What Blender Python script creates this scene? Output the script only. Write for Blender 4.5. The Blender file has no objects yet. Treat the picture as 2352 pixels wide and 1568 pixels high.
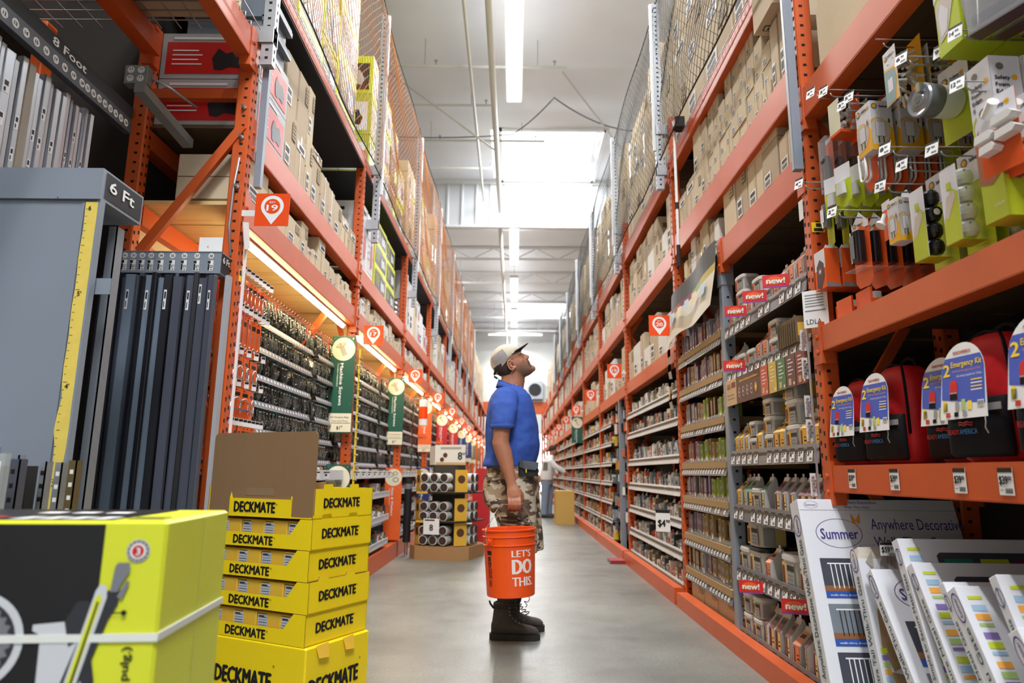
import bpy, math, random
from mathutils import Vector, Matrix
R = random.Random(7)
PI = math.pi
sc = bpy.context.scene
COL = sc.collection

# ------------------------------------------------------------------ camera
cam_d = bpy.data.cameras.new('camera'); cam = bpy.data.objects.new('camera', cam_d); COL.objects.link(cam)
sc.camera = cam
cam_d.sensor_width = 36.0; cam_d.lens = 24.0; cam_d.clip_start = 0.05; cam_d.clip_end = 200
_p = math.atan2(301, 1568); _r = -0.010; _y = 0.0050170
_f = Vector((0, math.cos(_p), math.sin(_p))); _rt = Vector((1, 0, 0)); _up = _rt.cross(_f)
_r2 = _rt * math.cos(_r) - _up * math.sin(_r); _u2 = _up * math.cos(_r) + _rt * math.sin(_r)
_q = Matrix.Rotation(_y, 3, 'Z'); _r2 = _q @ _r2; _u2 = _q @ _u2; _f = _q @ _f
_m = Matrix((_r2, _u2, -_f)).transposed().to_4x4(); _m.translation = Vector((0, 0, 0.95))
cam.matrix_world = _m
cam_d.dof.use_dof = True; cam_d.dof.focus_distance = 3.0; cam_d.dof.aperture_fstop = 2.8

# ------------------------------------------------------------------ view, world
sc.view_settings.view_transform = 'Standard'; sc.view_settings.look = 'None'
sc.view_settings.gamma = 1.0; sc.view_settings.use_curve_mapping = False
sc.view_settings.exposure = 0.0
w = bpy.data.worlds.new('world'); sc.world = w; w.use_nodes = True
w.node_tree.nodes['Background'].inputs[0].default_value = (0.93, 0.97, 1.0, 1)
w.node_tree.nodes['Background'].inputs[1].default_value = 3.0

# large area lights: the daylight under each roof skylight, the strip fixture tubes and an added ceiling fill
def area(name, loc, sx, sy, power, col=(1, 0.97, 0.92), rot=(0, 0, 0), spread=PI):
    d = bpy.data.lights.new(name, 'AREA'); d.shape = 'RECTANGLE'; d.size = sx; d.size_y = sy
    d.energy = power; d.color = col; d.spread = spread
    o = bpy.data.objects.new(name, d); o.location = loc; o.rotation_euler = rot; COL.objects.link(o)
    return o
STRIPS = [(-4.6, 2.44), (1.5, 2.44), (8.6, 4.88), (17.6, 3.2), (22.4, 3.1), (27.0, 3.2), (33.0, 3.0)]
for (_yy, _ln) in STRIPS:
    area('strip_tube_light', (-0.06, _yy + _ln / 2 if _yy != 8.6 else 8.68, 7.40), 0.2, _ln, (62 if _yy > 2 else 92) * _ln, (1, 0.985, 0.965))
    area('ceiling_fill', (-0.06, _yy + _ln / 2 if _yy != 8.6 else 8.68, 7.56), 0.2, _ln, 4 * _ln, (0.97, 0.985, 1.0), (PI, 0, 0))  # upward lamp added above each fixture to brighten the ceiling
SKY = [(-4.5, 0.8, 2.4, 3.0), (6.0, 3.6, 2.4, 3.0), (14.15, 0.8, 2.4, 2.7), (22.0, -4, 2.4, 3.0), (30.0, 1.0, 3.0, 3.0)]
for (_yy, _xx, _sx, _sy) in SKY:
    area('skylight_daylight', (_xx, _yy + _sy / 2, 8.52), _sx, _sy, 760 if _yy < 0 else (520 if _yy < 14 else 420), (0.90, 0.95, 1.0))

# ------------------------------------------------------------------ materials
_M = {}
def mat(name, col, rough=0.5, metal=0.0, emit=0.0, var=0.0, scale=8.0, bump=0.0, alpha=1.0, trans=0.0, stretch=(1, 1, 1), rnd=0.0, coat=0.0, spec=None, ior=None):
    if name in _M: return _M[name]
    m = bpy.data.materials.new(name); m.use_nodes = True; nt = m.node_tree; b = nt.nodes['Principled BSDF']
    b.inputs['Base Color'].default_value = (*col, 1); b.inputs['Roughness'].default_value = rough
    b.inputs['Metallic'].default_value = metal
    if coat: b.inputs['Coat Weight'].default_value = coat
    if spec is not None: b.inputs['Specular IOR Level'].default_value = spec
    if alpha < 1: b.inputs['Alpha'].default_value = alpha
    if trans: b.inputs['Transmission Weight'].default_value = trans
    if ior: b.inputs['IOR'].default_value = ior
    if emit:
        b.inputs['Emission Color'].default_value = (*col, 1); b.inputs['Emission Strength'].default_value = emit
    last = None
    if var or bump:
        tc = nt.nodes.new('ShaderNodeTexCoord'); mp = nt.nodes.new('ShaderNodeMapping'); mp.inputs['Scale'].default_value = stretch
        n = nt.nodes.new('ShaderNodeTexNoise'); n.inputs['Scale'].default_value = scale; n.inputs['Detail'].default_value = 4
        nt.links.new(tc.outputs['Object'], mp.inputs[0]); nt.links.new(mp.outputs[0], n.inputs['Vector'])
        if var:
            mx = nt.nodes.new('ShaderNodeMix'); mx.data_type = 'RGBA'
            mx.inputs['A'].default_value = (*[c * (1 - var) for c in col], 1); mx.inputs['B'].default_value = (*[min(1, c * (1 + var)) for c in col], 1)
            nt.links.new(n.outputs['Fac'], mx.inputs['Factor']); last = mx.outputs['Result']
        if bump:
            bp = nt.nodes.new('ShaderNodeBump'); bp.inputs['Strength'].default_value = bump; bp.inputs['Distance'].default_value = 0.01
            nt.links.new(n.outputs['Fac'], bp.inputs['Height']); nt.links.new(bp.outputs[0], b.inputs['Normal'])
    if rnd:   # every copy a little lighter or darker than the next, like separate print runs
        oi = nt.nodes.new('ShaderNodeObjectInfo'); hs = nt.nodes.new('ShaderNodeHueSaturation'); mr = nt.nodes.new('ShaderNodeMapRange')
        mr.inputs['To Min'].default_value = 1 - rnd; mr.inputs['To Max'].default_value = 1 + rnd
        nt.links.new(oi.outputs['Random'], mr.inputs['Value']); nt.links.new(mr.outputs[0], hs.inputs['Value'])
        hs.inputs['Color'].default_value = (*col, 1)
        if last: nt.links.new(last, hs.inputs['Color'])
        last = hs.outputs[0]
    if last: nt.links.new(last, b.inputs['Base Color'])
    _M[name] = m
    return m
def S(r, g, b):   # sRGB 0..255 to linear
    f = lambda c: (c / 255 / 12.92) if c <= 10.3 else ((c / 255 + 0.055) / 1.055) ** 2.4
    return (f(r), f(g), f(b))
orange = mat('orange_paint', S(204, 88, 34), 0.42, var=0.12, scale=6, bump=0.03)
orange_pl = mat('orange_plastic', S(238, 78, 22), 0.32, spec=0.4)
hole = mat('dark_hole', S(18, 12, 10), 0.9)
black = mat('black_matte', S(22, 22, 24), 0.7)
blackp = mat('black_print', S(20, 20, 22), 0.6)
white = mat('white_print', S(236, 236, 236), 0.6)
whitep = mat('white_plastic', S(228, 228, 226), 0.35)
grayp = mat('gray_print', S(120, 122, 128), 0.6)
galv = mat('galvanised_steel', S(168, 172, 178), 0.38, metal=0.55, var=0.15, scale=20)
galvp = mat('grey_paint', S(134, 143, 156), 0.4, var=0.05, scale=3)
steel = mat('bright_steel', S(196, 198, 202), 0.25, metal=0.9)
card = mat('cardboard', S(192, 174, 148), 0.85, var=0.08, scale=5, bump=0.05, rnd=0.12)
card_d = mat('cardboard_edge', S(120, 92, 62), 0.9)
tape = mat('packing_tape', S(206, 184, 150), 0.12, spec=0.8)
film = mat('clear_film', S(215, 220, 220), 0.12, alpha=0.35)
wood = mat('plank_wood', S(232, 204, 144), 0.6, var=0.24, scale=2.2, stretch=(1, 14, 1), bump=0.05)
ply = mat('dark_plywood', S(104, 84, 62), 0.8, var=0.25, scale=3, stretch=(6, 1, 1))
blackdeck = mat('black_deck', S(30, 31, 35), 0.75, var=0.2, scale=3)
lime = mat('lime_print', S(216, 222, 50), 0.42, var=0.05, scale=4)
yellow = mat('yellow_print', S(252, 220, 24), 0.36, var=0.03, scale=5)
red = mat('red_print', S(200, 30, 30), 0.45)
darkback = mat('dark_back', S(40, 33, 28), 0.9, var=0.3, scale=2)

# ------------------------------------------------------------------ mesh builder
_T = {}
def glyphs(s, bold):
    k = (s, bold)
    if k not in _T:
        c = bpy.data.curves.new('t', 'FONT'); c.body = s; c.size = 1; c.resolution_u = 2; c.offset = bold; c.fill_mode = 'FRONT'
        o = bpy.data.objects.new('t', c); me = bpy.data.meshes.new_from_object(o)
        v = [(p.co.x, p.co.y) for p in me.vertices]; f = [tuple(q.vertices) for q in me.polygons]
        x0 = min((p[0] for p in v), default=0); x1 = max((p[0] for p in v), default=1)
        y0 = min((p[1] for p in v), default=0); y1 = max((p[1] for p in v), default=1)
        bpy.data.objects.remove(o); bpy.data.curves.remove(c); bpy.data.meshes.remove(me)
        _T[k] = (v, f, x0, x1, y0, y1)
    return _T[k]
class MB:
    def __init__(s): s.v = []; s.f = []; s.m = []; s.mats = []; s.sm = []
    def mi(s, m):
        if m not in s.mats: s.mats.append(m)
        return s.mats.index(m)
    def add(s, vs, fs, m, smooth=False, M=None):
        n = len(s.v); i = s.mi(m)
        for p in vs: s.v.append(tuple(M @ Vector(p)) if M else tuple(p))
        for f in fs: s.f.append([n + k for k in f]); s.m.append(i); s.sm.append(smooth)
        return s
    def box(s, x0, x1, y0, y1, z0, z1, m, M=None):
        return s.add([(x0, y0, z0), (x1, y0, z0), (x1, y1, z0), (x0, y1, z0), (x0, y0, z1), (x1, y0, z1), (x1, y1, z1), (x0, y1, z1)],
                     [(0, 3, 2, 1), (4, 5, 6, 7), (0, 1, 5, 4), (1, 2, 6, 5), (2, 3, 7, 6), (3, 0, 4, 7)], m, M=M)
    def bbox(s, x0, x1, y0, y1, z0, z1, m, r=0.004, M=None):   # box with chamfered vertical and top edges
        p = [(x0 + r, y0), (x1 - r, y0), (x1, y0 + r), (x1, y1 - r), (x1 - r, y1), (x0 + r, y1), (x0, y1 - r), (x0, y0 + r)]
        cx, cy = (x0 + x1) / 2, (y0 + y1) / 2
        q = [(px + (r if px < cx else -r), py + (r if py < cy else -r)) for px, py in p]
        vs = [(a, b, z0) for a, b in p] + [(a, b, z1 - r) for a, b in p] + [(a, b, z1) for a, b in q]
        fs = [tuple(range(7, -1, -1)), tuple(range(16, 24))]
        for k in range(8):
            j = (k + 1) % 8; fs += [(k, j, 8 + j, 8 + k), (8 + k, 8 + j, 16 + j, 16 + k)]
        return s.add(vs, fs, m, M=M)
    def quad(s, a, b, c, d, m, M=None): return s.add([a, b, c, d], [(0, 1, 2, 3)], m, M=M)
    def rect(s, O, U, V, x0, x1, y0, y1, m, off=0.0005):   # a printed patch on the plane O + x U + y V
        O, U, V = Vector(O), Vector(U), Vector(V); N = U.cross(V).normalized() * off
        return s.add([O + U * x + V * y + N for x, y in ((x0, y0), (x1, y0), (x1, y1), (x0, y1))], [(0, 1, 2, 3)], m)
    def poly(s, O, U, V, pts, m, off=0.0005):
        O, U, V = Vector(O), Vector(U), Vector(V); N = U.cross(V).normalized() * off
        return s.add([O + U * x + V * y + N for x, y in pts], [tuple(range(len(pts)))], m)
    def disc(s, O, U, V, cx, cy, r, m, off=0.0005, n=24, ry=None):
        return s.poly(O, U, V, [(cx + r * math.cos(2 * PI * k / n), cy + (ry or r) * math.sin(2 * PI * k / n)) for k in range(n)], m, off)
    def ring(s, O, U, V, cx, cy, r0, r1, m, off=0.0006, n=28, ry=1.0):
        O, U, V = Vector(O), Vector(U), Vector(V); N = U.cross(V).normalized() * off
        vs = []; fs = []
        for k in range(n):
            a = 2 * PI * k / n
            for r in (r0, r1): vs.append(O + U * (cx + r * math.cos(a)) + V * (cy + r * ry * math.sin(a)) + N)
            j = (k + 1) % n; fs.append((2 * k, 2 * k + 1, 2 * j + 1, 2 * j))
        return s.add(vs, fs, m)
    def text(s, t, O, U, V, x, y, h, m, w=None, align='l', bold=0.0, off=0.001, valign='b'):
        # h = cap height, w = total width when given; bold thickens by drawing the glyphs a hair apart
        v, f, x0, x1, y0, y1 = glyphs(t, 0.0); sy = h / 0.73; sx = sy if w is None else w / max(1e-6, (x1 - x0))
        ww = (x1 - x0) * sx; ox = {'l': 0, 'c': -ww / 2, 'r': -ww}[align]
        O, U, V = Vector(O), Vector(U), Vector(V); N = U.cross(V).normalized() * off; q = bold * h
        for i, (dx, dy) in enumerate(((0, 0),) if not bold else ((-q, 0), (q, 0), (0, q * .6), (0, -q * .6))):
            s.add([O + U * (x + ox + (a - x0) * sx + dx) + V * (y + b * sy + dy) + N * (1 + .15 * i) for a, b in v], f, m)
        return s
    def cyl(s, p0, p1, r, m, n=10, r1=None, caps=True, smooth=True):
        p0, p1 = Vector(p0), Vector(p1); d = (p1 - p0).normalized(); a = d.orthogonal().normalized(); b = d.cross(a); r1 = r if r1 is None else r1
        vs = [p0 + (a * math.cos(2 * PI * k / n) + b * math.sin(2 * PI * k / n)) * r for k in range(n)]
        vs += [p1 + (a * math.cos(2 * PI * k / n) + b * math.sin(2 * PI * k / n)) * r1 for k in range(n)]
        s.add(vs, [(k, (k + 1) % n, n + (k + 1) % n, n + k) for k in range(n)], m, smooth)
        if caps: s.add(vs, [tuple(range(n - 1, -1, -1)), tuple(range(n, 2 * n))], m)
        return s
    def tube(s, pts, r, m, n=6):
        pts = [Vector(p) for p in pts]; L = len(pts); vs = []; a = None
        for i, p in enumerate(pts):
            d = (pts[min(i + 1, L - 1)] - pts[max(i - 1, 0)]).normalized()
            a = d.orthogonal().normalized() if a is None else (a - d * a.dot(d)).normalized()
            b = d.cross(a); rr = r[i] if isinstance(r, (list, tuple)) else r
            vs += [p + (a * math.cos(2 * PI * k / n) + b * math.sin(2 * PI * k / n)) * rr for k in range(n)]
        fs = [(i * n + k, i * n + (k + 1) % n, (i + 1) * n + (k + 1) % n, (i + 1) * n + k) for i in range(L - 1) for k in range(n)]
        fs += [tuple(range(n - 1, -1, -1)), tuple(range((L - 1) * n, L * n))]
        return s.add(vs, fs, m, True)
    def lathe(s, prof, m, c=(0, 0, 0), n=24, sx=1, sy=1, smooth=True, M=None, mats=None):
        L = len(prof); vs = [(c[0] + r * math.cos(2 * PI * k / n) * sx, c[1] + r * math.sin(2 * PI * k / n) * sy, c[2] + z) for r, z in prof for k in range(n)]
        for i in range(L - 1):
            mm = mats[i] if mats else m
            s.add([vs[i * n + k] for k in range(n)] + [vs[(i + 1) * n + k] for k in range(n)], [(k, (k + 1) % n, n + (k + 1) % n, n + k) for k in range(n)], mm, smooth, M=M)
        return s
    def sbox(s, cx, cy, z0, z1, w, d, e, m, n=20, top=1.0, M=None):   # rounded-rectangle (superellipse) solid, top = taper
        vs = []
        for z, k in ((z0, 1.0), (z1, top)):
            for i in range(n):
                a = 2 * PI * (i + 0.5) / n; c, q = math.cos(a), math.sin(a)
                vs.append((cx + math.copysign(abs(c) ** e, c) * w / 2 * k, cy + math.copysign(abs(q) ** e, q) * d / 2 * k, z))
        s.add(vs, [(i, (i + 1) % n, n + (i + 1) % n, n + i) for i in range(n)], m, True, M=M)
        return s.add(vs, [tuple(range(n - 1, -1, -1)), tuple(range(n, 2 * n))], m, M=M)
    def loft(s, rings, m, caps=True, smooth=True):   # list of equal-length closed rings of points
        n = len(rings[0]); vs = [p for r in rings for p in r]
        s.add(vs, [(i * n + k, i * n + (k + 1) % n, (i + 1) * n + (k + 1) % n, (i + 1) * n + k) for i in range(len(rings) - 1) for k in range(n)], m, smooth)
        if caps: s.add(vs, [tuple(range(n - 1, -1, -1)), tuple(range((len(rings) - 1) * n, len(rings) * n))], m, smooth)
        return s
    def mesh(s, name):
        me = bpy.data.meshes.new(name); me.from_pydata(s.v, [], s.f)
        for m in s.mats: me.materials.append(m)
        me.polygons.foreach_set('material_index', s.m); me.polygons.foreach_set('use_smooth', s.sm); me.update()
        return me
    def build(s, name, parent=None, loc=None, rz=0, label=None):
        o = bpy.data.objects.new(name, s.mesh(name)); COL.objects.link(o)
        if parent: o.parent = parent
        if loc is not None: o.location = loc
        if rz: o.rotation_euler = (0, 0, rz)
        if label: o['label'] = label
        return o
def tag(o, label, cat, group=None, kind=None):
    if label: o['label'] = label
    if cat: o['category'] = cat
    if group: o['group'] = group
    if kind: o['kind'] = kind
    return o
def thing(name, label, cat, loc=(0, 0, 0), rz=0, group=None):
    o = bpy.data.objects.new(name, None); o.empty_display_size = 0.1; COL.objects.link(o); o.location = loc; o.rotation_euler = (0, 0, rz)
    return tag(o, label, cat, group)
_first = set()
def dup(o, loc, rz=None, label=None, group=None, scale=None, rot=None, new=None):
    # the first placing moves the prototype itself, later ones copy it with its parts and sub-parts
    key = o.name
    if key in _first:
        r = o.copy(); COL.objects.link(r)
        for ch in list(o.children):
            c = ch.copy(); COL.objects.link(c); c.parent = r
            for g in list(ch.children):
                d = g.copy(); COL.objects.link(d); d.parent = c
    else: r = o; _first.add(key)
    r.location = loc
    r.rotation_euler = rot if rot is not None else (0, 0, rz or 0)
    if scale is not None: r.scale = scale
    if label: r['label'] = label
    if group: r['group'] = group
    return r
def unused(o):   # prototypes that were never placed
    if o.name not in _first:
        for c in list(o.children):
            for g in list(c.children): bpy.data.objects.remove(g)
            bpy.data.objects.remove(c)
        bpy.data.objects.remove(o)
def smooth(pts, k=4):   # Catmull-Rom through the points
    P = [Vector(p) for p in pts]; P = [P[0] * 2 - P[1]] + P + [P[-1] * 2 - P[-2]]; out = []
    for i in range(1, len(P) - 2):
        for j in range(k):
            t = j / k; a, b, c, d = P[i - 1:i + 3]; out.append(.5 * ((2 * b) + (c - a) * t + (2 * a - 5 * b + 4 * c - d) * t * t + (3 * b - a - 3 * c + d) * t ** 3))
    return out + [P[-2]]
ORD = ['first', 'second', 'third', 'fourth', 'fifth', 'sixth', 'seventh', 'eighth', 'ninth', 'tenth', 'eleventh', 'twelfth', 'thirteenth', 'fourteenth', 'fifteenth', 'sixteenth', 'seventeenth', 'eighteenth', 'nineteenth', 'twentieth',
       'twenty-first', 'twenty-second', 'twenty-third', 'twenty-fourth', 'twenty-fifth', 'twenty-sixth', 'twenty-seventh', 'twenty-eighth', 'twenty-ninth', 'thirtieth'] + ['%d-th' % k for k in range(31, 99)]
def struct(o): o['kind'] = 'structure'; return o
X, Y, Z = Vector((1, 0, 0)), Vector((0, 1, 0)), Vector((0, 0, 1))
LX, RX = -1.33, 1.27          # front planes of the left and right racks
# ================================================================== the building
def floor_mat():
    m = bpy.data.materials.new('polished_concrete'); m.use_nodes = True; nt = m.node_tree; b = nt.nodes['Principled BSDF']; L = nt.links.new
    tc = nt.nodes.new('ShaderNodeTexCoord')
    def noise(sc_, det):
        n = nt.nodes.new('ShaderNodeTexNoise'); n.inputs['Scale'].default_value = sc_; n.inputs['Detail'].default_value = det; L(tc.outputs['Object'], n.inputs['Vector']); return n
    n1, n2, n3 = noise(1.1, 6), noise(60, 4), noise(6, 8)
    r = nt.nodes.new('ShaderNodeValToRGB'); r.color_ramp.elements[0].color = (*S(102, 103, 98), 1); r.color_ramp.elements[1].color = (*S(138, 139, 132), 1)
    r.color_ramp.elements[0].position = 0.3; r.color_ramp.elements[1].position = 0.7
    L(n1.outputs['Fac'], r.inputs[0])
    mx = nt.nodes.new('ShaderNodeMix'); mx.data_type = 'RGBA'; mx.blend_type = 'MULTIPLY'; mx.inputs['Factor'].default_value = 0.5
    r2 = nt.nodes.new('ShaderNodeValToRGB'); r2.color_ramp.elements[0].color = (.62, .6, .58, 1); r2.color_ramp.elements[1].color = (1, 1, 1, 1)
    r2.color_ramp.elements[0].position = 0.35; r2.color_ramp.elements[1].position = 0.6
    L(n2.outputs['Fac'], r2.inputs[0]); L(r.outputs[0], mx.inputs['A']); L(r2.outputs[0], mx.inputs['B']); L(mx.outputs['Result'], b.inputs['Base Color'])
    rr = nt.nodes.new('ShaderNodeMapRange'); rr.inputs['To Min'].default_value = 0.26; rr.inputs['To Max'].default_value = 0.46
    L(n3.outputs['Fac'], rr.inputs['Value']); L(rr.outputs[0], b.inputs['Roughness'])
    return m
struct(MB().box(-9, 9, -8, 42, -0.2, 0, floor_mat()).build('floor'))
insul = mat('white_roof_insulation', S(236, 237, 242), 0.55, var=0.05, scale=1.5, bump=0.0)
wallm = mat('white_wall', S(216, 216, 212), 0.7, var=0.04, scale=2)
trimw = mat('white_steel_paint', S(226, 226, 226), 0.45)
pipe_m = mat('cream_pipe_paint', S(208, 206, 196), 0.5)
# ceiling: insulation sagging between purlins, with openings for the skylights
def ceiling():
    mb = MB(); Z0 = 8.62; holes = [(xx - sx / 2, xx + sx / 2, yy, yy + sy) for (yy, xx, sx, sy) in SKY]
    ny = 250
    ys = [-8 + 50 * k / ny for k in range(ny + 1)]
    xs = [-9 + 0.6 * k for k in range(31)]
    idx = {}
    for j, y in enumerate(ys):
        for i, x in enumerate(xs):
            ph = (y % 1.5) / 1.5; sag = 0.09 * math.sin(PI * ph) ** 0.7 + 0.025 * math.sin(x * 1.7 + y * 2.3) * math.sin(PI * ph)
            mb.v.append((x, y, Z0 - sag)); idx[(i, j)] = len(mb.v) - 1
    k = mb.mi(insul)
    for j in range(ny):
        for i in range(30):
            cx, cy = (xs[i] + xs[i + 1]) / 2, (ys[j] + ys[j + 1]) / 2
            if any(a < cx < b and c < cy < d for a, b, c, d in holes): continue
            mb.f.append([idx[(i, j)], idx[(i, j + 1)], idx[(i + 1, j + 1)], idx[(i + 1, j)]]); mb.m.append(k); mb.sm.append(True)
    return mb.build('ceiling')
struct(ceiling())
diff = mat('skylight_acrylic', (0.93, 0.97, 1.0), 0.5, emit=2.6)
for (yy, xx, sx, sy) in SKY:
    o = thing('skylight', {14.15: 'large glowing white rectangular skylight above the aisle, in front of ribbed panel wall'}.get(yy, 'white rooftop skylight panel above the racks, overhead'), 'skylight', (xx, yy + sy / 2, 8.62), group=None if yy == 14.15 else 'skylights overhead out of the main view')
    f = MB(); t = 0.05
    for a in (-1, 1):
        f.box(a * (sx / 2) - t, a * (sx / 2) + t, -sy / 2 - t, sy / 2 + t, -0.14, 0.2, trimw); f.box(-sx / 2, sx / 2, a * sy / 2 - t, a * sy / 2 + t, -0.14, 0.2, trimw)
    f.build('curb_frame', o)
    MB().box(-sx / 2, sx / 2, -sy / 2, sy / 2, 0.16, 0.18, diff).build('diffuser', o)
struct(MB().box(-9.1, -9, -8, 42, 0, 9, wallm).build('wall_left'))
struct(MB().box(9, 9.1, -8, 42, 0, 9, wallm).build('wall_right'))
struct(MB().box(-9, 9, -8.1, -8, 0, 9, wallm).build('wall_back'))
# far wall with an orange band and a bright doorway opening
fw = MB(); FY = 36.0
fw.box(-9, 0.95, FY, FY + .2, 0, 9, wallm); fw.box(2.3, 9, FY, FY + .2, 0, 9, wallm); fw.box(0.95, 2.3, FY, FY + .2, 2.95, 9, wallm)
fw.box(-9, 9, FY - .03, FY, 4.0, 4.62, orange)
struct(fw.build('wall_front'))
tag(MB().box(0.95, 2.3, FY + 1.2, FY + 1.25, 0.0, 2.95, mat('daylit_glass', (0.95, 0.98, 1), 0.3, emit=3.0)).build('door_1'), None, None, kind='structure')
u = thing('wall_heater', 'small grey unit with round fan mounted high on the far wall', 'fan unit', (1.05, FY - .05, 4.75))
b = MB(); b.box(-.42, .42, -.3, 0, 0, .95, galv); b.build('housing', u); b = MB(); b.cyl((0, -.31, .48), (0, -.34, .48), .33, black, 20); b.build('fan_grille', u)
# ribbed panel curtain hanging from the roof
rib = MB(); ribm = mat('ribbed_white_panel', S(214, 216, 218), 0.4)
CY = 17.0; x = -9.0; pts = []
while x < 9:
    pts += [(x, 0), (x + .30, 0), (x + .32, .035), (x + .36, .035), (x + .38, 0)]; x += .38
rib.add([(a, CY - b, 7.28) for a, b in pts] + [(a, CY - b, 8.62) for a, b in pts], [(i, i + 1, len(pts) + i + 1, len(pts) + i) for i in range(len(pts) - 1)], ribm)
rib.box(-9, 9, CY - .06, CY + .04, 7.24, 7.30, trimw); rib.box(-9, 9, CY - .08, CY + .04, 8.44, 8.56, trimw)
struct(rib.build('trim_1'))
# open web girders along the aisle, right and left
def truss(xx, y0, y1, z0, z1, name='roof_girder', label='', r=.05):
    t = thing(name, label, 'roof girder', (xx, y0, z0)); L = y1 - y0
    MB().box(-r, r, 0, L, 0, .09, trimw).build('bottom_chord', t); MB().box(-r, r, 0, L, z1 - z0 - .09, z1 - z0, trimw).build('top_chord', t)
    n = int(L / 1.5)
    for k in range(n):
        a = L * k / n; c = L * (k + 1) / n
        MB().cyl((0, a, .05), (0, (a + c) / 2, z1 - z0 - .05), .035, trimw, 6).cyl((0, (a + c) / 2, z1 - z0 - .05), (0, c, .05), .035, trimw, 6).build('web', t)
    return t
truss(2.62, 5, 17, 7.75, 8.58, label='white open web roof girder running along the right racks')
truss(2.9, 17.3, 35.5, 7.6, 8.58, label='white open web roof girder beyond the ribbed panel wall')
for k, yy in enumerate((19.5, 22.5, 25.5, 28.5, 31.5, 34.5)):
    t = thing('cross_joist', 'white roof joist crossing above the far aisle, %s beyond the ribbed panel' % ORD[k], 'roof joist', (0, yy, 8.1))
    MB().box(-8.9, 8.9, -.05, .05, 0, .08, trimw).build('bottom_chord', t)
    MB().box(-8.9, 8.9, -.05, .05, .4, .48, trimw).build('top_chord', t)
    for j in range(12):
        a = -8.8 + j * 1.46
        MB().cyl((a, 0, .05), (a + .73, 0, .42), .02, trimw, 5).cyl((a + .73, 0, .42), (a + 1.46, 0, .05), .02, trimw, 5).build('web', t)
def pipe(pts, r, label, name='sprinkler_pipe', cat='pipe', m=pipe_m): tag(MB().tube(pts, r, m, 8).build(name), label, cat)
pipe([(-.43, 4, 7.6), (-.43, 16.8, 7.6)], .055, 'thick cream sprinkler main running along the aisle left of the strip light')
pipe([(-.80, 4, 7.9), (-.86, 16.8, 7.9)], .028, 'thin cream pipe beside the thick sprinkler main over the aisle')
pipe([(-.43, 17.3, 7.3), (-.43, 35, 7.3)], .05, 'cream sprinkler main over the far aisle beyond the ribbed panel')
for k, (yy, xa, xb, z) in enumerate([(8.6, -8, 1.0, 8.3), (10.95, -8, .85, 8.0), (12.6, -8, -.43, 8.2), (13.9, -8, .6, 8.1), (15.5, -8, -.43, 8.2)]):
    pp = MB().tube([(xa, yy, z), (xb, yy, z)], .026, pipe_m, 8).build('sprinkler_pipe'); tag(pp, 'slim cream branch pipe crossing under the roof, %s from the camera' % ORD[k], 'pipe')
    for q in range(4): MB().cyl((xb - .5 - q * 2, yy, z), (xb - .5 - q * 2, yy, 8.62), .006, galv, 5).build('hanger', pp)
    for q in range(3):
        xs_ = xb - .2 - q * 2.1
        if xs_ < xa: continue
        s_ = MB().cyl((xs_, yy, z), (xs_, yy, z + .1), .012, galv, 6).cyl((xs_, yy, z + .1), (xs_, yy, z + .115), .03, galv, 8)
        s_.build('sprinkler_head', pp)
pipe([(-2.6, 11.5, 8.4), (-.43, 13.5, 7.65)], .02, 'slanted brace rod under the roof left of the thick main', 'brace_rod')
pipe([(.85, 11.8, 8.45), (2.6, 14.4, 7.85)], .018, 'slanted brace rod right of the strip light under the roof', 'brace_rod')
def sag(a, b, d, n=10): return [Vector(a).lerp(Vector(b), k / n) + Vector((0, 0, -d * 4 * (k / n) * (1 - k / n))) for k in range(n + 1)]
pipe(sag((-6, 13.5, 8.45), (-.1, 13.6, 8.1), .25) + sag((-.1, 13.6, 8.1), (.75, 12.8, 8.5), .06)[1:] + sag((.75, 12.8, 8.5), (2.5, 13.6, 8.2), .15)[1:], .014, 'grey cable sagging under the roof past the strip light', 'cable', 'cable', grayp)
# strip lights
tube_m = mat('lit_diffuser', (1.0, 0.98, 0.93), 0.4, emit=5.0)
nm = {8.6: 'long glowing strip light at the top over the aisle, nearest in view', 17.6: 'glowing strip light just beyond the ribbed panel', 22.4: 'glowing strip light second beyond the ribbed panel', 27.0: 'glowing strip light third beyond the ribbed panel', 33.0: 'small glowing strip light at the far end of the aisle'}
for (yy, ln) in STRIPS:
    if yy < 8: lab, g = 'strip light fixture overhead above the near aisle', 'strip lights overhead out of view'
    else: lab, g = nm[yy], None
    yc = yy + ln / 2 if yy != 8.6 else 8.68
    t = thing('strip_light', lab, 'strip light', (-.06, yc, 7.42), group=g)
    MB().box(-.14, .14, -ln / 2 - .02, ln / 2 + .02, .02, .12, trimw).build('housing', t)
    MB().box(-.12, .12, -ln / 2, ln / 2, 0, .02, tube_m).build('diffuser', t)
    for a in (-1, 1): MB().cyl((0, a * ln * .35, .12), (0, a * ln * .35, 1.15), .006, galv, 5).build('hanger', t)
for k, (yy, xx, ln) in enumerate([(30, 0, 2.4), (30, -3.2, 2.4), (24, -3.0, 2.4), (24, 3.6, 2.4)]):
    t = thing('cross_strip_light', 'glowing strip light set across the far aisle, %s' % ['above the middle near the end', 'left of the middle near the end', 'above the left racks', 'above the right racks'][k], 'strip light', (xx, yy, 7.0))
    MB().box(-ln / 2, ln / 2, -.1, .1, .02, .1, trimw).build('housing', t); MB().box(-ln / 2, ln / 2, -.08, .08, 0, .02, tube_m).build('diffuser', t)
    for a in (-1, 1): MB().cyl((a * ln * .4, 0, .12), (a * ln * .4, 0, 1.6), .006, galv, 5).build('hanger', t)
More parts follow.
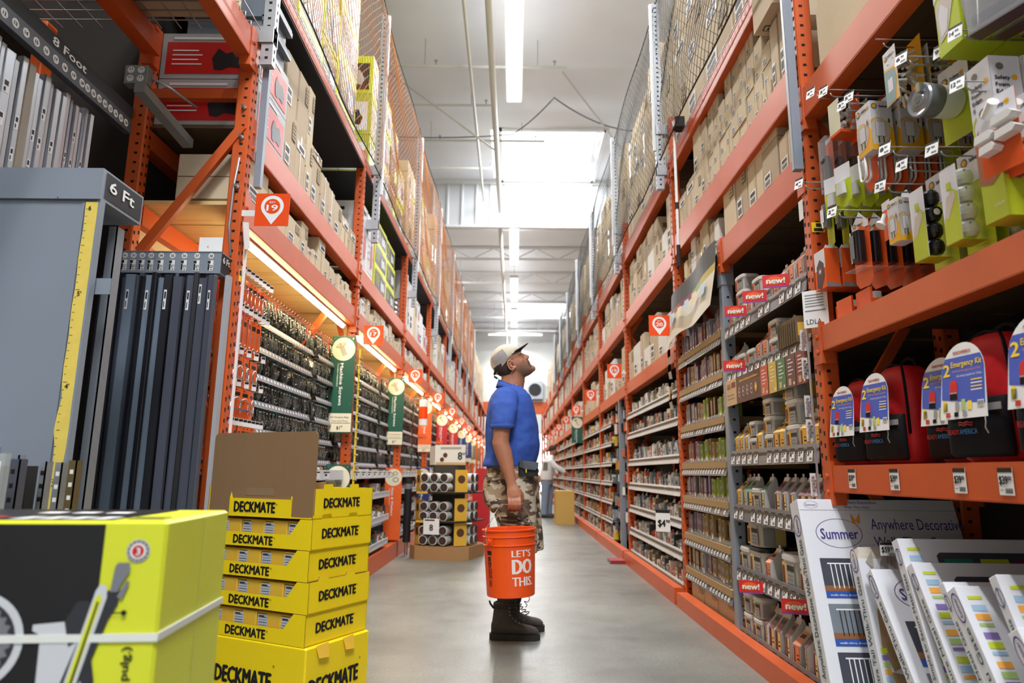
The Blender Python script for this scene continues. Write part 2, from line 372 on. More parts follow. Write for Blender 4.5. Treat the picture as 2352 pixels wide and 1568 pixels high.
# ================================================================== pallet racks
def post_bm(h, side, pink=False):   # upright channel, aisle face at x=0 (front), depth in -/+ x
    mb = MB(); W, D = 0.07, 0.075
    x0, x1 = (-D, 0) if side < 0 else (0, D)
    mb.bbox(x0, x1, -W / 2, W / 2, 0, h, orange, 0.006)
    fx = 0.0006 if side < 0 else -0.0006
    z = 0.12; k = 0
    while z < h - .05:
        for yy in (-.018, .018):
            zz = z + (0.012 if yy > 0 else 0)
            p = [(fx, yy - .006, zz - .009), (fx, yy + .006, zz - .009), (fx, yy + .0075, zz + .009), (fx, yy - .0075, zz + .009)]
            mb.add(p if side < 0 else p[::-1], [(0, 1, 2, 3)], hole)
        cx = (x0 + x1) / 2 + (.008 if side < 0 else -.008)
        mb.add([(cx - .008, -W / 2 - .0006, z), (cx + .008, -W / 2 - .0006, z), (cx + .008, -W / 2 - .0006, z + .012), (cx - .008, -W / 2 - .0006, z + .012)], [(0, 1, 2, 3)], hole)
        z += 0.05; k += 1
    return mb
_pc = {}
def add_post(parent, x, y, h, side, name='upright_post', m=None):
    key = (h, side)
    if key not in _pc: _pc[key] = post_bm(h, side).mesh('upright_post')
    o = bpy.data.objects.new(name, _pc[key]); COL.objects.link(o); o.parent = parent; o.location = (x, y, 0); return o
def beam_bm(L, h, side, brack=True):   # along +y from 0, aisle face at x=0, bottom at z=0
    mb = MB(); s = 1 if side < 0 else -1
    xs = sorted((0, -s * .045)); mb.box(xs[0], xs[1], .04, L - .04, 0.0, h * .72, orange)
    xs = sorted((-s * .0, -s * .045)); mb.box(xs[0], xs[1], .04, L - .04, h * .72, h, orange)
    xs = sorted((-s * .045, -s * .075)); mb.box(xs[0], xs[1], .04, L - .04, 0.0, h * .68, orange)
    mb.box(*sorted((s * .001, -s * .0015)), .04, L - .04, h * .04, h * .06, orange)
    if brack:
        for yy in (.0, L):
            a, b = (yy, yy + .05) if yy == 0 else (yy - .05, yy)
            mb.box(*sorted((s * .005, -s * .05)), a - .01, b + .01, -.05, h + .02, orange)
            for zz in (.0, h * .6):
                mb.cyl((s * .005, (a + b) / 2, zz), (s * .013, (a + b) / 2, zz), .011, orange, 8)
    return mb
_bc = {}
def add_beam(parent, x, y, z, L, h, side, name='shelf_beam', brack=True):
    key = (round(L, 3), h, side, brack)
    if key not in _bc: _bc[key] = beam_bm(L, h, side, brack).mesh('shelf_beam')
    o = bpy.data.objects.new(name, _bc[key]); COL.objects.link(o); o.parent = parent; o.location = (x, y, z); return o
def planks(x0, x1, y0, y1, z, m, t=.02, n=None):
    mb = MB(); n = n or max(2, int((y1 - y0) / .14)); d = (y1 - y0) / n
    for k in range(n): mb.box(x0, x1, y0 + k * d + .0025, y0 + (k + 1) * d - .0025, z + .003 * (k % 2), z + t, m)
    return mb
wire_m = mat('wire_zinc', S(176, 176, 172), 0.4, metal=0.6)
def wiredeck(x0, x1, y0, y1, z, front):   # grid with the lip folded over the front beam
    mb = MB(); r = .0025; n = int((y1 - y0) / .06)
    for k in range(n + 1):
        y = y0 + (y1 - y0) * k / n
        s = 1 if front == x1 else -1; back = x0 if front == x1 else x1
        mb.tube([(back, y, z), (front + s * .006, y, z), (front + s * .01, y + .004, z - .045)], r, wire_m, 4)
    for q in range(8): x = x0 + (x1 - x0) * q / 7; mb.cyl((x, y0, z), (x, y1, z), r, wire_m, 4, caps=False)
    s = 1 if front == x1 else -1
    mb.cyl((front + s * .012, y0, z - .045), (front + s * .012, y1, z - .045), r, wire_m, 4)
    return mb
POSTS_L = [3.15 + 2.45 * k for k in range(13)]
POSTS_R = [2.84 + 2.47 * k for k in range(13)]
def frame_braces(parent, xf, xr, y, h, n=3):
    for k in range(n):
        za = .35 + (h - .7) * k / n; zb = .35 + (h - .7) * (k + 1) / n
        a, b = (za, zb) if k % 2 else (zb, za)
        mb = MB(); p0, p1 = Vector((xf, y, a)), Vector((xr, y, b)); d = (p1 - p0).normalized(); nrm = Vector((0, 1, 0)); u = d.cross(nrm) * .02; v = nrm * .012
        mb.add([p0 - u - v, p0 + u - v, p0 + u + v, p0 - u + v, p1 - u - v, p1 + u - v, p1 + u + v, p1 - u + v], [(0, 1, 2, 3), (7, 6, 5, 4), (0, 4, 5, 1), (1, 5, 6, 2), (2, 6, 7, 3), (3, 7, 4, 0)], orange)
        mb.build('diagonal_brace', parent)
def net_mesh(L, H, cell, m, side):   # knotted netting in the plane x=0, hung from a top rope with a little slack
    mb = MB(); n = int(L / cell); q = int(H / cell); r = .0022
    def P(y, z): return Vector((.035 * math.sin(y * 2.6 + 1) * math.sin(PI * z / H) + .012 * math.sin(z * 9 + y * 3), y, z - .02 * math.sin(PI * y / L)))
    for k in range(-q, n + 1, 1):
        for sgn in (1, -1):
            pts = []
            for j in range(q + 1):
                y = (k + j) * cell if sgn > 0 else L - (k + j) * cell
                if -1e-6 <= y <= L + 1e-6: pts.append(P(y, j * cell))
            if len(pts) > 1: mb.tube(pts, r, m, 3)
    mb.tube([P(L * k / 12, 0) + Vector((0, 0, -.01)) for k in range(13)], .006, mat('net_rope', S(60, 58, 56), .8), 5)
    mb.tube([P(L * k / 12, H) for k in range(13)], .005, mat('net_rope', S(60, 58, 56), .8), 5)
    return mb
net_o = mat('tan_netting', S(196, 122, 62), 0.7); net_k = mat('dark_netting', S(70, 70, 66), 0.7)
_nets = {}
def safety_net(side, x, y, z, L, H, label):
    key = (side, round(L, 2), H)
    if key not in _nets:
        _nets[key] = net_mesh(L, H, .085, net_o if side < 0 else net_k, side).mesh('safety_net')
    o = bpy.data.objects.new('safety_net', _nets[key]); COL.objects.link(o); o.location = (x, y, z)
    return tag(o, label, 'netting')
def net_post(x, y, z0, z1, label, side):
    t = thing('net_post', label, 'steel post', (x, y, z0)); s = -side
    b = MB(); H = z1 - z0; b.box(-.03, .03, -.025, .025, 0, H, galv)
    z = .03
    while z < H: b.box(-.008, .008, -.0256, -.0255, z, z + .014, hole); b.box(*sorted((s * .0301, s * .0306)), -.006, .006, z, z + .02, hole); z += .045
    b.build('channel', t)
    MB().box(*sorted((s * .03, s * .05)), -.012, .012, H * .2, H + .0, mat('white_rail', S(214, 216, 220), .4)).build('rail', t)
    for zz in (.12, H * .28): MB().box(-.09 if s > 0 else -.03, .03 if s > 0 else .09, -.035, .035, zz, zz + .09, galv).build('clamp_bracket', t)
    return t
# ---------------------------------------------------------------- left rack bays
side_txt = {-1: 'left', 1: 'right'}
XR_L, XR_R = -1.92, 1.86
def bay_name(k, s):   # wording used to find a bay
    return ['bay nineteen', 'bay seventeen', 'bay fifteen', 'bay thirteen'][k] if (s < 0 and k < 4) else '%s bay from the camera' % ORD[k + 1]
BAYS_L, BAYS_R = [], []
for k, y0 in enumerate(POSTS_L[:-1]):
    t = thing('rack_bay', 'orange steel rack bay on the left, ' + bay_name(k, -1), 'rack', (0, 0, 0)); L = 2.45
    h = 3.1 if k == 0 else 3.72; BAYS_L.append(t)
    add_post(t, LX, y0, h, -1); add_post(t, XR_L + .075, y0, h, -1)
    frame_braces(t, LX - .06, XR_L + .06, y0, 2.3 if k == 0 else h, 2)
    if k == 0:   # the braces seen end-on beside the stock
        b = MB(); b.box(XR_L + .07, LX - .07, y0 - .02, y0 + .02, 2.78, 2.83, orange); b.build('cross_strut', t)
        p0, p1 = Vector((-1.36, y0 - .03, 2.62)), Vector((-1.80, y0 - .03, 1.97)); d = (p1 - p0).normalized(); u = d.cross(Y) * .022; v = Y * .014
        MB().add([p0 - u - v, p0 + u - v, p0 + u + v, p0 - u + v, p1 - u - v, p1 + u - v, p1 + u + v, p1 - u + v], [(0, 1, 2, 3), (7, 6, 5, 4), (0, 4, 5, 1), (1, 5, 6, 2), (2, 6, 7, 3), (3, 7, 4, 0)], orange).build('diagonal_brace', t)
        for zz in (2.30, 2.56, 2.72): MB().cyl((LX - .03, y0 - .036, zz), (LX - .03, y0 - .062, zz), .008, steel, 8).cyl((LX - .03, y0 - .036, zz), (LX - .03, y0 - .044, zz), .014, steel, 6).build('bolt', t)
    for z, hh in ((2.13, .145), (2.53, .14), (3.56, .085)):
        add_beam(t, LX, y0, z, L, hh, -1, brack=z < 3)
        if z < 3: add_beam(t, XR_L, y0, z, L, hh, 1, 'rear_beam')
    planks(XR_L, LX - .05, y0 + .04, y0 + L - .04, 2.24, wood).build('wood_deck', t)
    planks(XR_L, LX - .05, y0 + .04, y0 + L - .04, 2.65, ply).build('wood_deck', t, label='dark weathered wood deck')
    MB().box(-2.4, LX - .003, y0 + .04, y0 + L - .04, 3.545, 3.558, blackdeck).build('top_deck', t, label='black deck panel')
    if k < 6: wiredeck(-2.4, LX, y0 + .05, y0 + L - .05, 3.66, LX).build('wire_deck', t)
    MB().box(XR_L - .02, XR_L, y0 + .001, y0 + L - .001, 0.25, 3.5, darkback).build('light_block_sheet', t)  # sheet added so light does not pour through the rack
    MB().box(LX - .06, LX + .01, y0 + .035, y0 + L - .035, 0.0, 0.17, orange).build('base_beam', t)
    if k > 0 or True:
        # warm tube under the first beam
        MB().box(LX - .10, LX - .055, y0 + .12, y0 + L - .14, 2.118, 2.135, trimw).build('light_channel', t)
    # pegboard with header rail
    pb = MB(); pbm = mat('cream_pegboard', S(206, 192, 160), .6)
    pb.box(-1.90, -1.895, y0 + .04, y0 + L - .04, .95, 2.23, pbm)
    pb.build('pegboard', t)
    if k < 4:
        a = MB(); p0, p1 = Vector((-1.45, y0 + 1.9, 2.12)), Vector((-1.72, y0 + 1.9, 1.72)); d = (p1 - p0).normalized(); u = d.cross(Y) * .02; v = Y * .02
        a.add([p0 - u - v, p0 + u - v, p0 + u + v, p0 - u + v, p1 - u - v, p1 + u - v, p1 + u + v, p1 - u + v], [(0, 1, 2, 3), (7, 6, 5, 4), (0, 4, 5, 1), (1, 5, 6, 2), (2, 6, 7, 3), (3, 7, 4, 0)], orange)
        a.build('diagonal_arm', t)
        MB().box(-1.70, LX - .01, y0 + 2.36, y0 + 2.40, 1.46, 1.515, orange).build('support_arm', t)
    ln = L - .30
    f = thing('tube_light', 'glowing warm tube light under the lowest left rack beam, %s' % bay_name(k, -1), 'tube light', (LX - .078, y0 + L / 2, 2.105))
    for q in (-1, 1):
        MB().cyl((0, q * ln / 4 - ln / 4 + .02, 0), (0, q * ln / 4 + ln / 4 - .02, 0), .013, mat('warm_tube', (1.0, 0.80, 0.46), .4, emit=42.0), 8).build('tube', f)
    if k < 5: area('tube_glow', (LX - .09, y0 + L / 2, 2.088), .03, ln, 3.5, (1.0, 0.74, 0.38))
    if k < 7: safety_net(-1, LX + .07, y0 + .03, 3.62, 2.4, 1.66, 'tan safety net before the top shelf on the left, ' + bay_name(k, -1))
for k, y0 in enumerate(POSTS_L[:8]):
    net_post(LX + .045, y0 + (0.02 if k == 0 else .3), 2.98, 5.6 if k == 0 else 5.28, 'perforated grey steel net post on the left rack, %s' % bay_name(k, -1), -1)
tag(MB().box(LX + .012, LX + .045, 3.20, 3.235, 2.34, 3.02, galvp).build('grey_strut'), 'slim grey metal strut fixed along the post above the bay 19 sign', 'strut')
# ---------------------------------------------------------------- right rack bays
for k, y0 in enumerate([POSTS_R[0] - 2.47] + POSTS_R[:-1]):
    L = 2.47; near = k == 0
    t = thing('rack_bay', 'orange steel rack bay on the right of the aisle, ' + ('nearest the camera, holding backpacks' if near else ['', 'with grey middle post and banner', 'second beyond the grey middle post', 'third beyond the grey middle post'][k] if k < 4 else bay_name(k, 1)), 'rack', (0, 0, 0))
    BAYS_R.append(t)
    if near: add_post(t, RX, y0, 3.9, 1, 'upright_post')
    add_post(t, RX, y0 + L, 3.9, 1); add_post(t, XR_R - .075, y0 + L, 3.9, 1)
    frame_braces(t, RX + .06, XR_R - .06, y0 + L, 3.6, 4)
    if near: lv = [(2.50, .145, .59, ply), (1.455, .105, 0, None), (.885, .105, .59, ply)]
    elif k == 1: lv = [(2.66, .165, .59, ply), (3.40, .14, .59, ply)]
    else: lv = [(2.62, .15, .59, ply), (3.38, .14, .59, ply), (1.83, .13, .59, ply)]
    for z, hh, dd, dm in lv:
        add_beam(t, RX, y0, z, L, hh, 1)
        if dm: add_beam(t, XR_R, y0, z, L, hh, -1, 'rear_beam'); planks(RX + .05, XR_R, y0 + .04, y0 + L - .04, z + hh - .03, dm).build('wood_deck', t)
    if k == 1:
        add_beam(t, RX, y0, 2.225, 1.27, .15, 1); planks(RX + .05, XR_R, y0 + .04, y0 + L - .04, 2.34, ply).build('wood_deck', t)
        # grey middle post
        gp = MB(); gp.bbox(RX, RX + .07, 4.075, 4.145, 0, 2.24, galvp, .005); gp.box(RX - .004, RX + .074, 4.07, 4.15, 2.1, 2.24, galvp)
        z = .14
        while z < 2.08: gp.box(RX + .027, RX + .043, 4.0743, 4.0745, z, z + .014, hole); z += .075
        gp.build('middle_post', t, label='grey perforated middle post')
    MB().box(XR_R, XR_R + .02, y0 + .001, y0 + L - .001, 0.0, 3.35, darkback).build('light_block_sheet', t)  # added sheet, keeps light out and the bay dark behind its goods
    if not near: MB().box(RX - .07, RX + .01, y0 + .035, y0 + L - .035, 0.0, 0.10 if k == 1 else .12, orange).build('base_beam', t)
    wm = 3.54 if k else 3.6
    if k and k < 7:
        wiredeck(RX, XR_R + .4, y0 + .05, y0 + L - .05, wm, RX).build('wire_deck', t)
    if k: MB().box(RX + .05, XR_R + .5, y0 + .04, y0 + L - .04, wm - .03, wm - .015, ply).build('top_deck', t)
    if 1 <= k < 8: safety_net(1, RX - .09, y0 + .03, 3.52, 2.42, 1.45, 'dark safety net over the top cartons on the right, %s bay past the near post' % ORD[k - 1])
for k, y0 in enumerate(POSTS_R[1:8]):
    net_post(RX - .06, y0 + .1, 3.3, 5.05, 'grey steel net post on the right rack, %s past the near orange post' % ORD[k], 1)
tag(MB().box(RX - .05, RX - .012, 2.80, 2.835, 2.27, 4.2, galvp).box(RX - .052, RX - .05, 2.81, 2.825, 2.27, 4.2, galv).build('grey_strut'), 'long grey metal strut along the near orange post on the right', 'strut')
# ================================================================== metal stock bay, nearest on the left
t = thing('rack_bay', 'orange steel rack bay nearest the camera on the left, holding metal stock', 'rack')
add_beam(t, LX, 0.66, 2.97, 2.45, .145, -1); add_beam(t, -1.86, 0.66, 2.97, 2.45, .145, 1, 'rear_beam')
add_post(t, LX, 0.66, 3.1, -1)
dk = MB()
for q in range(34): dk.cyl((-2.6, .7 + q * .07, 3.13), (LX, .7 + q * .07, 3.13), .0028, wire_m, 4, caps=False)
for q in range(14): dk.cyl((-2.6 + q * .1, .7, 3.133), (-2.6 + q * .1, 3.08, 3.133), .0028, wire_m, 4, caps=False)
for q in range(34): dk.tube([(LX, .7 + q * .07, 3.13), (LX + .01, .7 + q * .07, 3.128), (LX + .012, .7 + q * .07, 3.085)], .0028, wire_m, 4)
dk.build('wire_deck', t)
for yy in (1.0, 1.6, 2.2, 2.75): MB().box(-2.6, LX - .05, yy, yy + .05, 3.09, 3.125, galvp).build('deck_support', t)
struct(MB().box(-2.62, -2.6, .3, 9, 0, 3.5, darkback).box(-2.6, -1.97, 3.3, 3.32, 0, 3.5, darkback).build('dark_backdrop'))  # dark sheets added to stand in for the unlit space behind the racks
b = MB(); b.bbox(-2.4, -2.32, 3.0, 3.08, 0, 3.12, orange, .006)
for q in range(40): b.box(-2.368, -2.352, 2.9985, 2.9995, .2 + q * .07, .214 + q * .07, hole)
b.build('rear_post', t)
MB().box(-2.58, -2.33, .3, 3.0, 2.3, 2.42, orange).build('rear_beam', t)
MB().box(-1.97, -1.90, .66, 3.1, 2.66, 2.70, mat('rust_brown', S(92, 58, 40), .8, var=.2)).build('shelf_edge', t)
for (a, c, h, d) in [(.9, 1.35, .35, .5), (1.4, 1.95, .5, .5), (2.0, 2.4, .42, .4), (2.45, 2.72, .3, .35), (2.75, 3.02, .38, .4)]:
    pass
numtag = mat('number_tag_white', S(225, 225, 222), .6)
darkrail = mat('dark_grey_rail', S(58, 61, 68), .5)
t = thing('stock_rail', 'dark rail reading 8 Foot with numbered tags above the aluminium bars', 'rail', (-1.73, 1.2, 2.43))
b = MB(); b.box(-.03, 0, 0, 1.62, -.01, .055, darkrail)
for n, yy in zip(range(5, 29), [2.776 - .0395 * (28 - k) if k > 20 else 2.463 - .0525 * (20 - k) for k in range(5, 29)]):
    O = (0, yy - 1.2, .022); b.disc(O, Y, Z, 0, 0, .0165, numtag); b.text(str(n), O, Y, Z, 0, -.007, .014, blackp, align='c', bold=.02, off=.0012)
b.build('number_strip', t)
b = MB(); b.box(-.028, -.002, 0, 1.62, .055, .115, black); b.text('8 Foot', (-.002, 0, .072), Y, Z, 1.08, 0, .034, white, w=.20, bold=.04); b.build('label_strip', t)
# aluminium profiles standing under the rail
alu = mat('mill_aluminium', S(206, 212, 222), .3, metal=.6, var=.06, scale=3, stretch=(20, 20, .3))
alu_m = mat('brushed_brown_wrap', S(150, 138, 122), .5, var=.1)
def profile(w, d, kind, h, m, name='aluminium_bar'):
    b = MB()
    if kind == 'flat': b.box(-d / 2, d / 2, -w / 2, w / 2, 0, h, m)
    elif kind == 'angle': b.box(-d, 0, -w / 2, -w / 2 + .004, 0, h, m); b.box(-.004, 0, -w / 2, w / 2, 0, h, m)
    elif kind == 'channel': b.box(-.004, 0, -w / 2, w / 2, 0, h, m); b.box(-d, 0, -w / 2, -w / 2 + .004, 0, h, m); b.box(-d, 0, w / 2 - .004, w / 2, 0, h, m)
    elif kind == 'tube': b.bbox(-d, 0, -w / 2, w / 2, 0, h, m, .003)
    elif kind == 'round': b.cyl((-w / 2, 0, 0), (-w / 2, 0, h), w / 2, m, 10)
    return b
def sticker(b, x, yy, z, w=.022, h=.06):
    O = (x, yy, z); b.rect(O, Y, Z, 0, w, 0, h, white, .0008)
    b.rect(O, Y, Z, w * .2, w * .8, h * .55, h * .9, blackp, .0014); b.rect(O, Y, Z, w * .2, w * .5, h * .1, h * .4, blackp, .0014)
yy = 1.93; kinds = ['channel', 'tube', 'angle', 'flat', 'tube', 'channel']
for k in range(22):
    w_ = [.055, .03, .03, .05, .03, .022, .04, .026, .024, .03, .02, .024, .03, .02, .026, .02, .024, .02, .022, .02, .022, .018][k]
    b = profile(w_, .025, kinds[k % 6], 2.40 - .01 * (k % 4), alu_m if k in (2, 9) else alu)
    if k % 3 != 1: sticker(b, 0, -w_ * .4, 2.22 - .05 * (k % 3), w_ * .7, .05); sticker(b, 0, -w_ * .4, 2.10 - .05 * (k % 3), w_ * .6, .05)
    o = b.build('aluminium_bar', loc=(-1.768 - .006 * (k % 2), yy, 0), rz=R.uniform(-.12, .12))
    tag(o, 'upright aluminium bar hanging under the 8 Foot rail, %s from its near end' % ORD[k], 'metal bar', 'aluminium bars under the 8 Foot rail'); yy += w_ / 2 + .018
# grey end panel, 6 ft
t = thing('stock_divider', 'large grey steel divider panel with a 6 Ft header and yellow measuring tape', 'divider panel', (-1.40, 2.17, 0))
b = MB(); b.box(-1.1, -.0, 0, .02, 0, 1.84, galvp); b.box(-1.1, -.055, -.004, 0, 0, 1.835, galvp); b.box(-.06, -.052, -.007, -.004, 0, 1.835, galvp); b.box(-.012, 0, -.008, .0, 0, 1.84, galvp); b.build('panel', t)
b = MB(); b.box(-1.1, .0, -.012, .24, 1.84, 1.95, galvp); b.box(-1.1, 0.001, -.016, -.012, 1.838, 1.845, galvp)
for xx in (-.42, -.28, -.14): b.cyl((xx, -.017, 1.842), (xx, -.013, 1.842), .003, steel, 6)
b.build('header', t)
b = MB(); O = (.0005, 0, 1.845); b.rect(O, Y, Z, .008, .232, .006, .098, black, .001); b.text('6 Ft', O, Y, Z, .03, .038, .042, white, w=.15, bold=.04, off=.002); b.build('size_label', t)
tp = MB(); ty = mat('yellow_tape', S(232, 206, 96), .6, var=.1, scale=30)
npt = 36; L_ = []; R_ = []
for k in range(npt + 1):
    z = 1.83 * k / npt; L_.append((-.047 + .006 * math.sin(k * 1.7) * (1 if k < 24 else .3), z)); R_.append((-.006 - .004 * abs(math.sin(k * .9)) * (1 if k < 20 else .2), z))
tp.add([(a, -.0085, z) for a, z in L_] + [(a, -.0085, z) for a, z in R_], [(k, npt + 1 + k, npt + 2 + k, k + 1) for k in range(npt)], ty)
for inch in range(24, 73):
    z = inch * .0254
    if z > 1.82: break
    ln_ = .014 if inch % 12 == 0 else (.01 if inch % 6 == 0 else .006)
    tp.box(-.044, -.044 + ln_, -.0092, -.0088, z, z + .0015, blackp)
for f_ in (2, 3, 4, 5): tp.text("%d'" % f_, (-.036, -.0088, f_ * .3048 - .02), X, Z, 0, 0, .016, blackp, bold=.03)
tp.text('6', (-.036, -.0088, 1.80), X, Z, 0, 0, .016, blackp, bold=.03)
tp.build('measuring_tape', t)
MB().box(-.02, .045, .03, .034, 1.52, 1.575, galvp).build('side_tab', t)
for k, (xx, yv, w_) in enumerate([(-1.425, 2.34, .05)]):
    o = profile(w_, .03, 'channel', 1.80, mat('zinc_channel', S(150, 156, 164), .45, metal=.5, var=.1, scale=2)).build('metal_channel', loc=(xx, yv, 0))
    tag(o, 'pale zinc channel standing just behind the yellow measuring tape', 'metal bar')
# second divider with numbers 29 to 38 and dark steel bars below it
t = thing('stock_header', 'grey header box with numbered price tags 29 to 38 and a 6 Ft label', 'header', (-1.353, 3.0, 1.83))
b = MB(); b.box(-.512, 0, 0, .1, 0, .104, galvp); b.box(-.514, .002, -.003, 0, .1, .104, galvp); b.box(-.514, .002, -.003, 0, 0, .004, galvp)
px_ = [270, 291, 311, 331, 351, 374, 400, 427, 456, 488]
for n, p in zip(range(29, 39), px_):
    O = (-.512 + .512 * (p - 257) / 254, -.0005, 0); b.disc(O, X, Z, 0, .083, .0135, numtag); b.text(str(n), O, X, Z, 0, .0775, .011, blackp, align='c', bold=.02, off=.0012)
    b.rect(O, X, Z, -.013, .013, .012, .062, white); b.rect(O, X, Z, -.013, .0, .046, .060, blackp, .0012); b.rect(O, X, Z, -.012, -.004, .014, .044, blackp, .0012)
    b.text('$%d' % (n - 18), O, X, Z, -.002, .026, .014, blackp, w=.013, bold=.02, off=.0012); b.rect(O, X, Z, .001, .010, .015, .021, grayp, .0012)
b.build('housing', t)
b = MB(); b.rect((.0, 0, 0), Y, Z, .004, .098, .006, .098, black, .0015); b.text('6 Ft', (0, 0, 0), Y, Z, .015, .055, .03, white, w=.072, bold=.04, off=.003); b.build('size_label', t)
bar_d = mat('dark_steel', S(84, 88, 102), .34, metal=.12, var=.25, scale=3, stretch=(10, 10, .4))
bar_b = mat('blue_grey_steel', S(126, 140, 158), .32, metal=.12, var=.12, scale=3, stretch=(10, 10, .4))
bar_k = mat('black_steel', S(34, 35, 42), .4, metal=.1, var=.2, scale=3)
spec_ = [(.020, bar_k, 'flat'), (.036, bar_b, 'angle'), (.022, bar_k, 'tube'), (.018, bar_d, 'angle'), (.042, bar_b, 'channel'), (.018, bar_d, 'tube'), (.014, bar_k, 'flat'), (.030, bar_b, 'angle'), (.02, bar_k, 'tube'), (.034, bar_b, 'angle'), (.03, bar_k, 'tube'), (.016, bar_d, 'round'), (.034, bar_d, 'flat'), (.03, bar_d, 'angle'), (.02, bar_k, 'tube'), (.04, bar_d, 'channel'), (.03, bar_d, 'tube')]
xx = -1.865
_tw = sum(w for w, _, _ in spec_)
for k, (w_, m_, kd) in enumerate(spec_):
    w_ *= .505 / _tw
    b = profile(w_, .02 + .006 * (k % 3), kd, 1.80 + .012 * (k % 3), m_, 'steel_bar')
    if k in (4, 7, 10, 11, 13, 15, 16): sticker(b, 0.0004, -w_ * .3, 1.68 - .03 * (k % 3), .012, .09)
    o = b.build('steel_bar', loc=(xx + w_ / 2, 2.96 + .012 * (k % 2), 0), rz=-PI / 2 + R.uniform(-.25, .25)); o.rotation_euler.x = R.uniform(-.003, .006)
    tag(o, 'dark steel bar under the price-tagged 6 Ft header, %s from the left' % ORD[k], 'metal bar'); xx += w_ + .0005
b = MB(); [b.box(-1.86 + q * .04, -1.86 + q * .04 + .036, 3.01, 3.02, 0, 1.83, [bar_k, bar_d][q % 2]) for q in range(12)]; tag(b.build('steel_bar_row'), 'dark steel bars standing behind the front ones under the header', 'metal bars', kind='stuff')
MB_ = MB(); MB_.box(-1.353, -1.336, 3.06, 3.10, 0, 1.84, mat('light_grey_edge', S(170, 174, 184), .4))
tag(MB_.build('end_strip'), 'pale grey upright edging strip beside the near orange post', 'edging strip')
# small perforated angles and offcuts low on the left
for k, (xx, yv, h, w_, m_) in enumerate([(-1.43, 1.86, 1.005, .05, galvp), (-1.40, 1.93, .985, .035, galvp), (-1.30, 1.80, .972, .03, bar_d), (-1.325, 1.95, .968, .016, galv), (-1.295, 1.97, .966, .02, galv), (-1.262, 1.98, .972, .022, mat('bronze_angle', S(120, 104, 72), .5, metal=.5))]):
    b = MB(); b.box(-w_ / 2, w_ / 2, -.002, .002, 0, h, m_); b.box(w_ / 2 - .003, w_ / 2, -.002, .028, 0, h, m_)
    z = h - .02
    while z > h - .35: b.box(-.005, .005, -.0026, -.0022, z - .018, z - .006, white if k > 3 else hole); z -= .036
    tag(b.build('slotted_angle', loc=(xx, yv, 0)), 'short slotted metal angle standing low by the grey panel, %s from the left' % ORD[k], 'metal angle')
b = MB(); b.box(-.03, .03, -.01, .01, 0, .985, mat('clear_sleeve', S(190, 196, 200), .15, alpha=.45)); b.rect((-.03, -.0105, .9), X, Z, .008, .052, .0, .065, white); b.text('LEVEL', (-.022, -.011, .915), X, Z, .004, 0, .012, blackp, w=.034, bold=.03); b.box(-.012, .012, -.004, .006, 0, .9, steel)
tag(b.build('sleeved_bar', loc=(-1.29, 1.72, 0)), 'bar in clear sleeve with white label at the lower left edge', 'metal bar')
tag(MB().box(-.04, .04, -.02, .02, 0, .955, black).build('black_bar', loc=(-1.345, 1.88, 0)), 'short black upright block low beside the slotted angles', 'metal bar')
# outlet box and its conduit
t = thing('outlet_box', 'grey four-socket outlet box on a conduit high beside the 8 Foot rail', 'outlet box', (-1.79, 2.9, 2.72))
b = MB(); b.bbox(-.055, .055, 0, .05, 0, .095, mat('outlet_steel', S(140, 142, 140), .5, metal=.3), .004)
for a in (-.024, .024):
    for c in (.025, .068):
        b.disc((a, -.0005, c), X, Z, 0, 0, .017, numtag)
        for q in (-.005, .005): b.box(a + q - .0012, a + q + .0012, -.0022, -.0012, c, c + .009, blackp)
b.build('box', t)
MB().add([(.0, .0, -.0), (.05, .0, -.0), (.16, .28, -.14), (.11, .28, -.14), (.0, 0, -.045), (.05, 0, -.045), (.16, .28, -.185), (.11, .28, -.185)], [(0, 1, 2, 3), (7, 6, 5, 4), (0, 4, 5, 1), (1, 5, 6, 2), (3, 2, 6, 7), (0, 3, 7, 4)], mat('outlet_steel', S(140, 142, 140), .5)).build('channel', t)
MB().tube([(.05, .03, .05), (.12, .1, .03), (.2, .2, -.01)], .006, galv, 6).build('cable', t)
tag(MB().tube([(-1.30 - .06, 3.11, 2.45), (-1.37, 3.10, 2.3), (-1.375, 3.10, 2.1), (-1.36, 3.11, 1.95)], .006, galv, 6).build('flexible_conduit'), 'flexible metal conduit running down beside the near orange post', 'conduit')
tag(MB().rect((-1.50, 3.08, 2.0), X, Z, 0, .11, -.13, .03, white).box(-1.50, -1.39, 3.081, 3.083, 1.87, 2.03, white).rect((-1.46, 3.0795, 2.0), X, Z, 0, .006, -.02, -.014, orange_pl).build('blank_white_tag'), 'blank white card hanging beside the near orange post above the header', 'card')
tag(MB().box(LX + .0, LX + .012, 3.19, 3.20, .0, 2.12, mat('white_edge', S(232, 234, 240), .4)).build('white_edge_strip'), 'thin white edging strip running down the near orange post', 'edging strip')
b = MB(); b.box(0, .004, -.035, .035, -.13, 0, whitep, M=Matrix.Rotation(.35, 4, 'X')); tag(b.build('tilted_tag', loc=(LX + .014, 3.14, 2.13)), 'white plastic flap tilted under the bay nineteen sign', 'tag')
b = MB(); b.box(LX + .0, LX + .001, 3.155, 3.18, 1.84, 1.9, yellow); b.box(LX + .001, LX + .0014, 3.158, 3.178, 1.87, 1.895, blackp); tag(b.build('caution_label'), 'small yellow sticker on the near orange post by the 6 Ft label', 'sticker')

